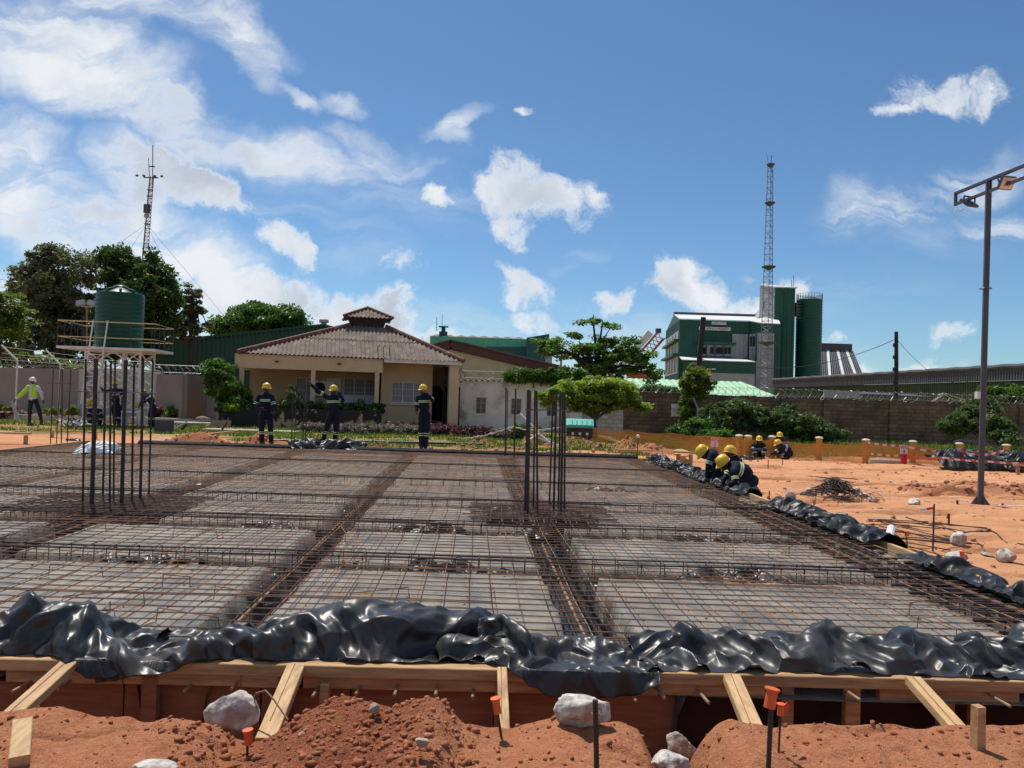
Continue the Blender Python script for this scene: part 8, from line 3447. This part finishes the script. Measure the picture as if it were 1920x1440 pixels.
_t = time.time()
CAMV = (0, -1, 0)
person('worker in navy and yellow helmet, leftmost of three standing, hands held at the waist', 21.7, (498, 838), dict(
    head=(499.5, 730), neck=(499, 738), shL=(486.5, 742.5), shR=(510, 743), elL=(479, 760, -.05), wrL=(494, 767, -.22), haL=(501, 770, -.27), elR=(513.5, 760, -.05), wrR=(509, 771, -.2), haR=(514, 775, -.26),
    pel=(498, 775), hipL=(492, 778), hipR=(505, 778), knL=(490.5, 805, -.04), knR=(507.5, 806, -.04), anL=(490.5, 832), anR=(508.5, 833)), (.75, -.6, -.15), k=.92, seed=1)
person('standing worker in navy stretching one arm out left, the other hand at his face', 21.7, (615, 839), dict(
    head=(625.5, 734), neck=(624.5, 741), shL=(612.5, 743), shR=(635, 744), elL=(600, 736, -.1), wrL=(584, 721, -.2), haL=(579.5, 712.5, -.25), elR=(643, 751, -.2), wrR=(635.5, 736.5, -.24), haR=(632, 731, -.24),
    pel=(625.5, 776), hipL=(620, 779), hipR=(631.5, 779), knL=(612, 805, -.08), knR=(630.5, 806, -.03), anL=(604, 833, -.1), anR=(626.5, 834)), (-.35, -.9, -.1), k=.95, seed=2)
person('worker in navy, rightmost of the three standing, one hand raised to his mouth', 21.7, (795, 841), dict(
    head=(793, 733), neck=(794.5, 740), shL=(784.5, 745), shR=(806, 744.5), elL=(781, 760, 0), wrL=(781, 771, -.12), elR=(811, 751, -.2), wrR=(798.5, 737, -.24), haR=(793.5, 733.5, -.22),
    pel=(796, 777), hipL=(791, 780), hipR=(801.5, 780), knL=(789.5, 807, -.03), knR=(800, 807, -.03), anL=(790, 834), anR=(798, 836)), (-.45, -.85, -.1), k=.95, seed=3)
person('worker in lime vest and white helmet holding a steel post on the lawn', 29.7, (62, 793), dict(
    head=(61, 716), neck=(61.5, 722), shL=(53.5, 725.5), shR=(70.5, 726), elL=(41, 739, -.05), wrL=(30.5, 748.5, -.1), elR=(77.5, 739), wrR=(80.5, 750),
    pel=(62, 749), hipL=(58, 751), hipR=(67, 751), knL=(56, 770, -.05), knR=(73.5, 770), anL=(55.5, 788), anR=(78, 789)), (.85, -.5, -.1), top=pm('white_cotton', (.62, .62, .62), (.5, .5, .52), 8, .85), legs=pm('black_trousers', (.012, .011, .013), (.02, .018, .02), 8, .85),
    bands=False, helm=pm('white_helmet_shell', (.75, .75, .73), (.66, .66, .64), 5, .35), vest=pm('lime_vest', (.50, .80, .02), (.42, .70, .02), 8, .6), gloves=pm('blue_gloves', (.06, .08, .28), (.04, .05, .2), 9, .8), seed=4, vox=.015)
BT = pm('dull_reflective_tape', (.40, .42, .40), (.35, .38, .36), 9, .5)
person('worker in dark navy squatting under the left leg of the tank stand', 29.6, (178, 798), dict(
    head=(178, 760.5), neck=(177, 767), shL=(168, 770), shR=(188, 770), elL=(166, 778, -.15), wrL=(176, 779, -.3), elR=(190, 778, -.15), wrR=(184, 781, -.3), back=(177, 778, .08), pel=(176, 788, .12), hipL=(172, 788, .1), hipR=(181, 788, .1),
    knL=(166, 780, -.32), knR=(190, 781, -.32), anL=(169, 794, -.2), anR=(187, 794, -.2)), (.1, -.9, -.3), k=.95, band_mat=BT, seed=5, vox=.016)
person('worker in navy standing inside the tank stand with one arm raised to the left', 29.9, (219, 799), dict(
    head=(215.5, 722), neck=(216, 729), shL=(207, 732.5), shR=(227, 732), elL=(196, 734, .1), wrL=(190, 728, .2), elR=(230, 745, .05), wrR=(229, 755, .1), pel=(218, 762), hipL=(213.5, 764), hipR=(223.5, 764),
    knL=(215, 780), knR=(223, 780), anL=(215, 796), anR=(223, 796)), (-.3, .9, 0), k=.98, band_mat=BT, seed=6, vox=.016)
person('worker in dark navy bending to the left at the right leg of the tank stand', 29.6, (284, 800), dict(
    head=(270, 737), neck=(274, 740), shL=(271, 743, -.15), shR=(281, 741, .12), elL=(266, 753, -.15), wrL=(262, 760, -.2), elR=(273, 752, .1), wrR=(266, 757, .1), back=(283, 750), pel=(287, 765), hipL=(285, 766, -.09), hipR=(288, 766, .09),
    knL=(281, 781, -.09), knR=(287, 781, .09), anL=(281, 797, -.09), anR=(288, 797, .1)), (-.9, -.2, -.35), k=.95, band_mat=BT, seed=7, head_tilt=(-.55, 0, .8), vox=.016)
# three at the right edge of the slab
D1 = 14.7
person('worker crouching with his yellow helmet bent far down, leftmost of the close group of three', D1 + .35, (1340, 914), dict(
    head=(1320.5, 850), neck=(1332, 848), shL=(1334, 853, -.19), shR=(1340, 849, .19), elL=(1328, 873, -.25), wrL=(1325, 893, -.25), elR=(1332, 872, .22), wrR=(1330, 892, .22), back=(1343, 866), pel=(1346, 890), hipL=(1344, 892, -.1), hipR=(1346, 890, .1),
    knL=(1330, 892, -.16), knR=(1331, 890, .16), anL=(1340, 909, -.12), anR=(1342, 908, .12)), (-.75, 0, -.65), k=1.0, head_tilt=(-.72, -.1, .62), band_mat=BT, seed=8, vox=.012)
person('worker in maroon trousers crouching in the middle of the close group of three', D1 + .25, (1372, 916), dict(
    head=(1368, 853), neck=(1374, 862), shL=(1362, 868, -.1), shR=(1385, 868, .1), elL=(1346, 880, -.15), wrL=(1335, 903, -.25), haL=(1331, 914, -.3), elR=(1385, 888, .1), wrR=(1372, 897, -.05), back=(1385, 880, .1), pel=(1386, 899, .12), hipL=(1378, 901, -.05), hipR=(1388, 900, .15),
    knL=(1345, 899, -.15), knR=(1356, 893, .2), anL=(1366, 912, -.1), anR=(1375, 910, .2)), (.72, .35, -.5), legs=pm('maroon_trousers', (.13, .012, .020), (.10, .010, .016), 8, .85), k=1.0, head_tilt=(.2, .1, .95), bands='top', seed=9,
    gloves=pm('cream_gloves', (.60, .50, .36), (.5, .42, .30), 9, .85), vox=.012)
person('crouching worker nearest the camera with lime reflective stripes, reaching down to the bars', D1 - .35, (1395, 921), dict(
    head=(1358, 870), neck=(1369, 874), shL=(1376, 883, -.20), shR=(1376, 871, .17), elL=(1379, 901, -.30), wrL=(1365, 910, -.38), haL=(1359, 916, -.42), elR=(1362, 893, .1), wrR=(1353, 906, .0), back=(1396, 884), pel=(1412, 906), hipL=(1408, 909, -.1), hipR=(1410, 905, .1),
    knL=(1377, 903, -.14), knR=(1380, 898, .2), anL=(1396, 917, -.12), anR=(1400, 914, .14)), (-.8, -.25, -.5), k=1.08, head_tilt=(-.55, -.15, .8), seed=10, vox=.012,
    band_mat=pm('lime_reflective_tape', (.50, .66, .22), (.60, .66, .50), 20, .5))
# three further off by the bollards
person('worker in navy sitting on the ground facing the camera between two yellow bollards', 26.2, (1423, 858), dict(
    head=(1423.5, 827), neck=(1423, 832.5), shL=(1414, 835), shR=(1432.5, 835), elL=(1412, 843, -.1), wrL=(1421, 844, -.3), elR=(1434, 843, -.1), wrR=(1426, 844, -.3), pel=(1423, 852, .1), hipL=(1419, 852, .08), hipR=(1428, 852, .08),
    knL=(1414, 846, -.38), knR=(1432, 846, -.38), anL=(1417, 856, -.45), anR=(1430, 856, -.45)), (-.1, -.95, -.15), k=.95, band_mat=BT, seed=11, vox=.016)
person('worker in navy squatting and reaching left to the ground, right of the seated one', 26.0, (1474, 859), dict(
    head=(1459.5, 834), neck=(1464, 837), shL=(1463, 840, -.15), shR=(1470, 838, .12), elL=(1454, 848, -.2), wrL=(1445, 852, -.22), elR=(1459, 848, .1), wrR=(1455, 851, -.1), back=(1476, 842), pel=(1481, 852), hipL=(1478, 853, -.09), hipR=(1480, 852, .1),
    knL=(1466, 848, -.14), knR=(1468, 847, .15), anL=(1473, 857, -.1), anR=(1476, 857, .12)), (-.85, -.3, -.35), k=1.0, head_tilt=(-.3, 0, .9), band_mat=BT, seed=12, vox=.016)
person('worker in navy squatting behind the reaching one by the bollards', 27.0, (1470, 857), dict(
    head=(1462, 819.5), neck=(1463, 825), shL=(1455, 828), shR=(1472, 828), elL=(1452, 838, -.1), wrL=(1458, 843, -.2), elR=(1475, 838, -.1), wrR=(1470, 843, -.2), pel=(1466, 846, .1), hipL=(1462, 847, .08), hipR=(1470, 847, .08),
    knL=(1456, 842, -.3), knR=(1474, 842, -.3), anL=(1459, 854, -.25), anR=(1473, 854, -.25)), (-.2, -.9, -.2), k=.95, band_mat=BT, seed=13, vox=.016)
# knotted yellow bundles hanging in the stand
for (px, py, lab) in [((168), 753, 'yellow bundle hanging in the tank stand above the squatting worker'), (257, 760, 'yellow bundle hanging in the tank stand by the bending worker')]:
    c = at(px, py, 30.2)
    solo('yellow_bundle', rock(MB(), c, (.22, .12, .13), px, 3, rough=.8), pm('yellow_plastic', (.60, .42, .04), (.5, .34, .03), 5, .5), lab, 'bundle', c, smooth='auto')
c = at(250, 782, 30)
t = thing('work_table', 'pale box table standing inside the tank stand', 'table', Vector((c.x, 30, gz(c.x, 30))))
MB().box((0, 0, .62), (.75, .5, .05)).build('top', M_white, t, world=False)
for sx in (-1, 1):
    for sy in (-1, 1):
        MB().box((sx * .34, sy * .2, .3), (.05, .05, .6)).build('leg', M_white, t, world=False)
print('PEOPLE', time.time() - _t)
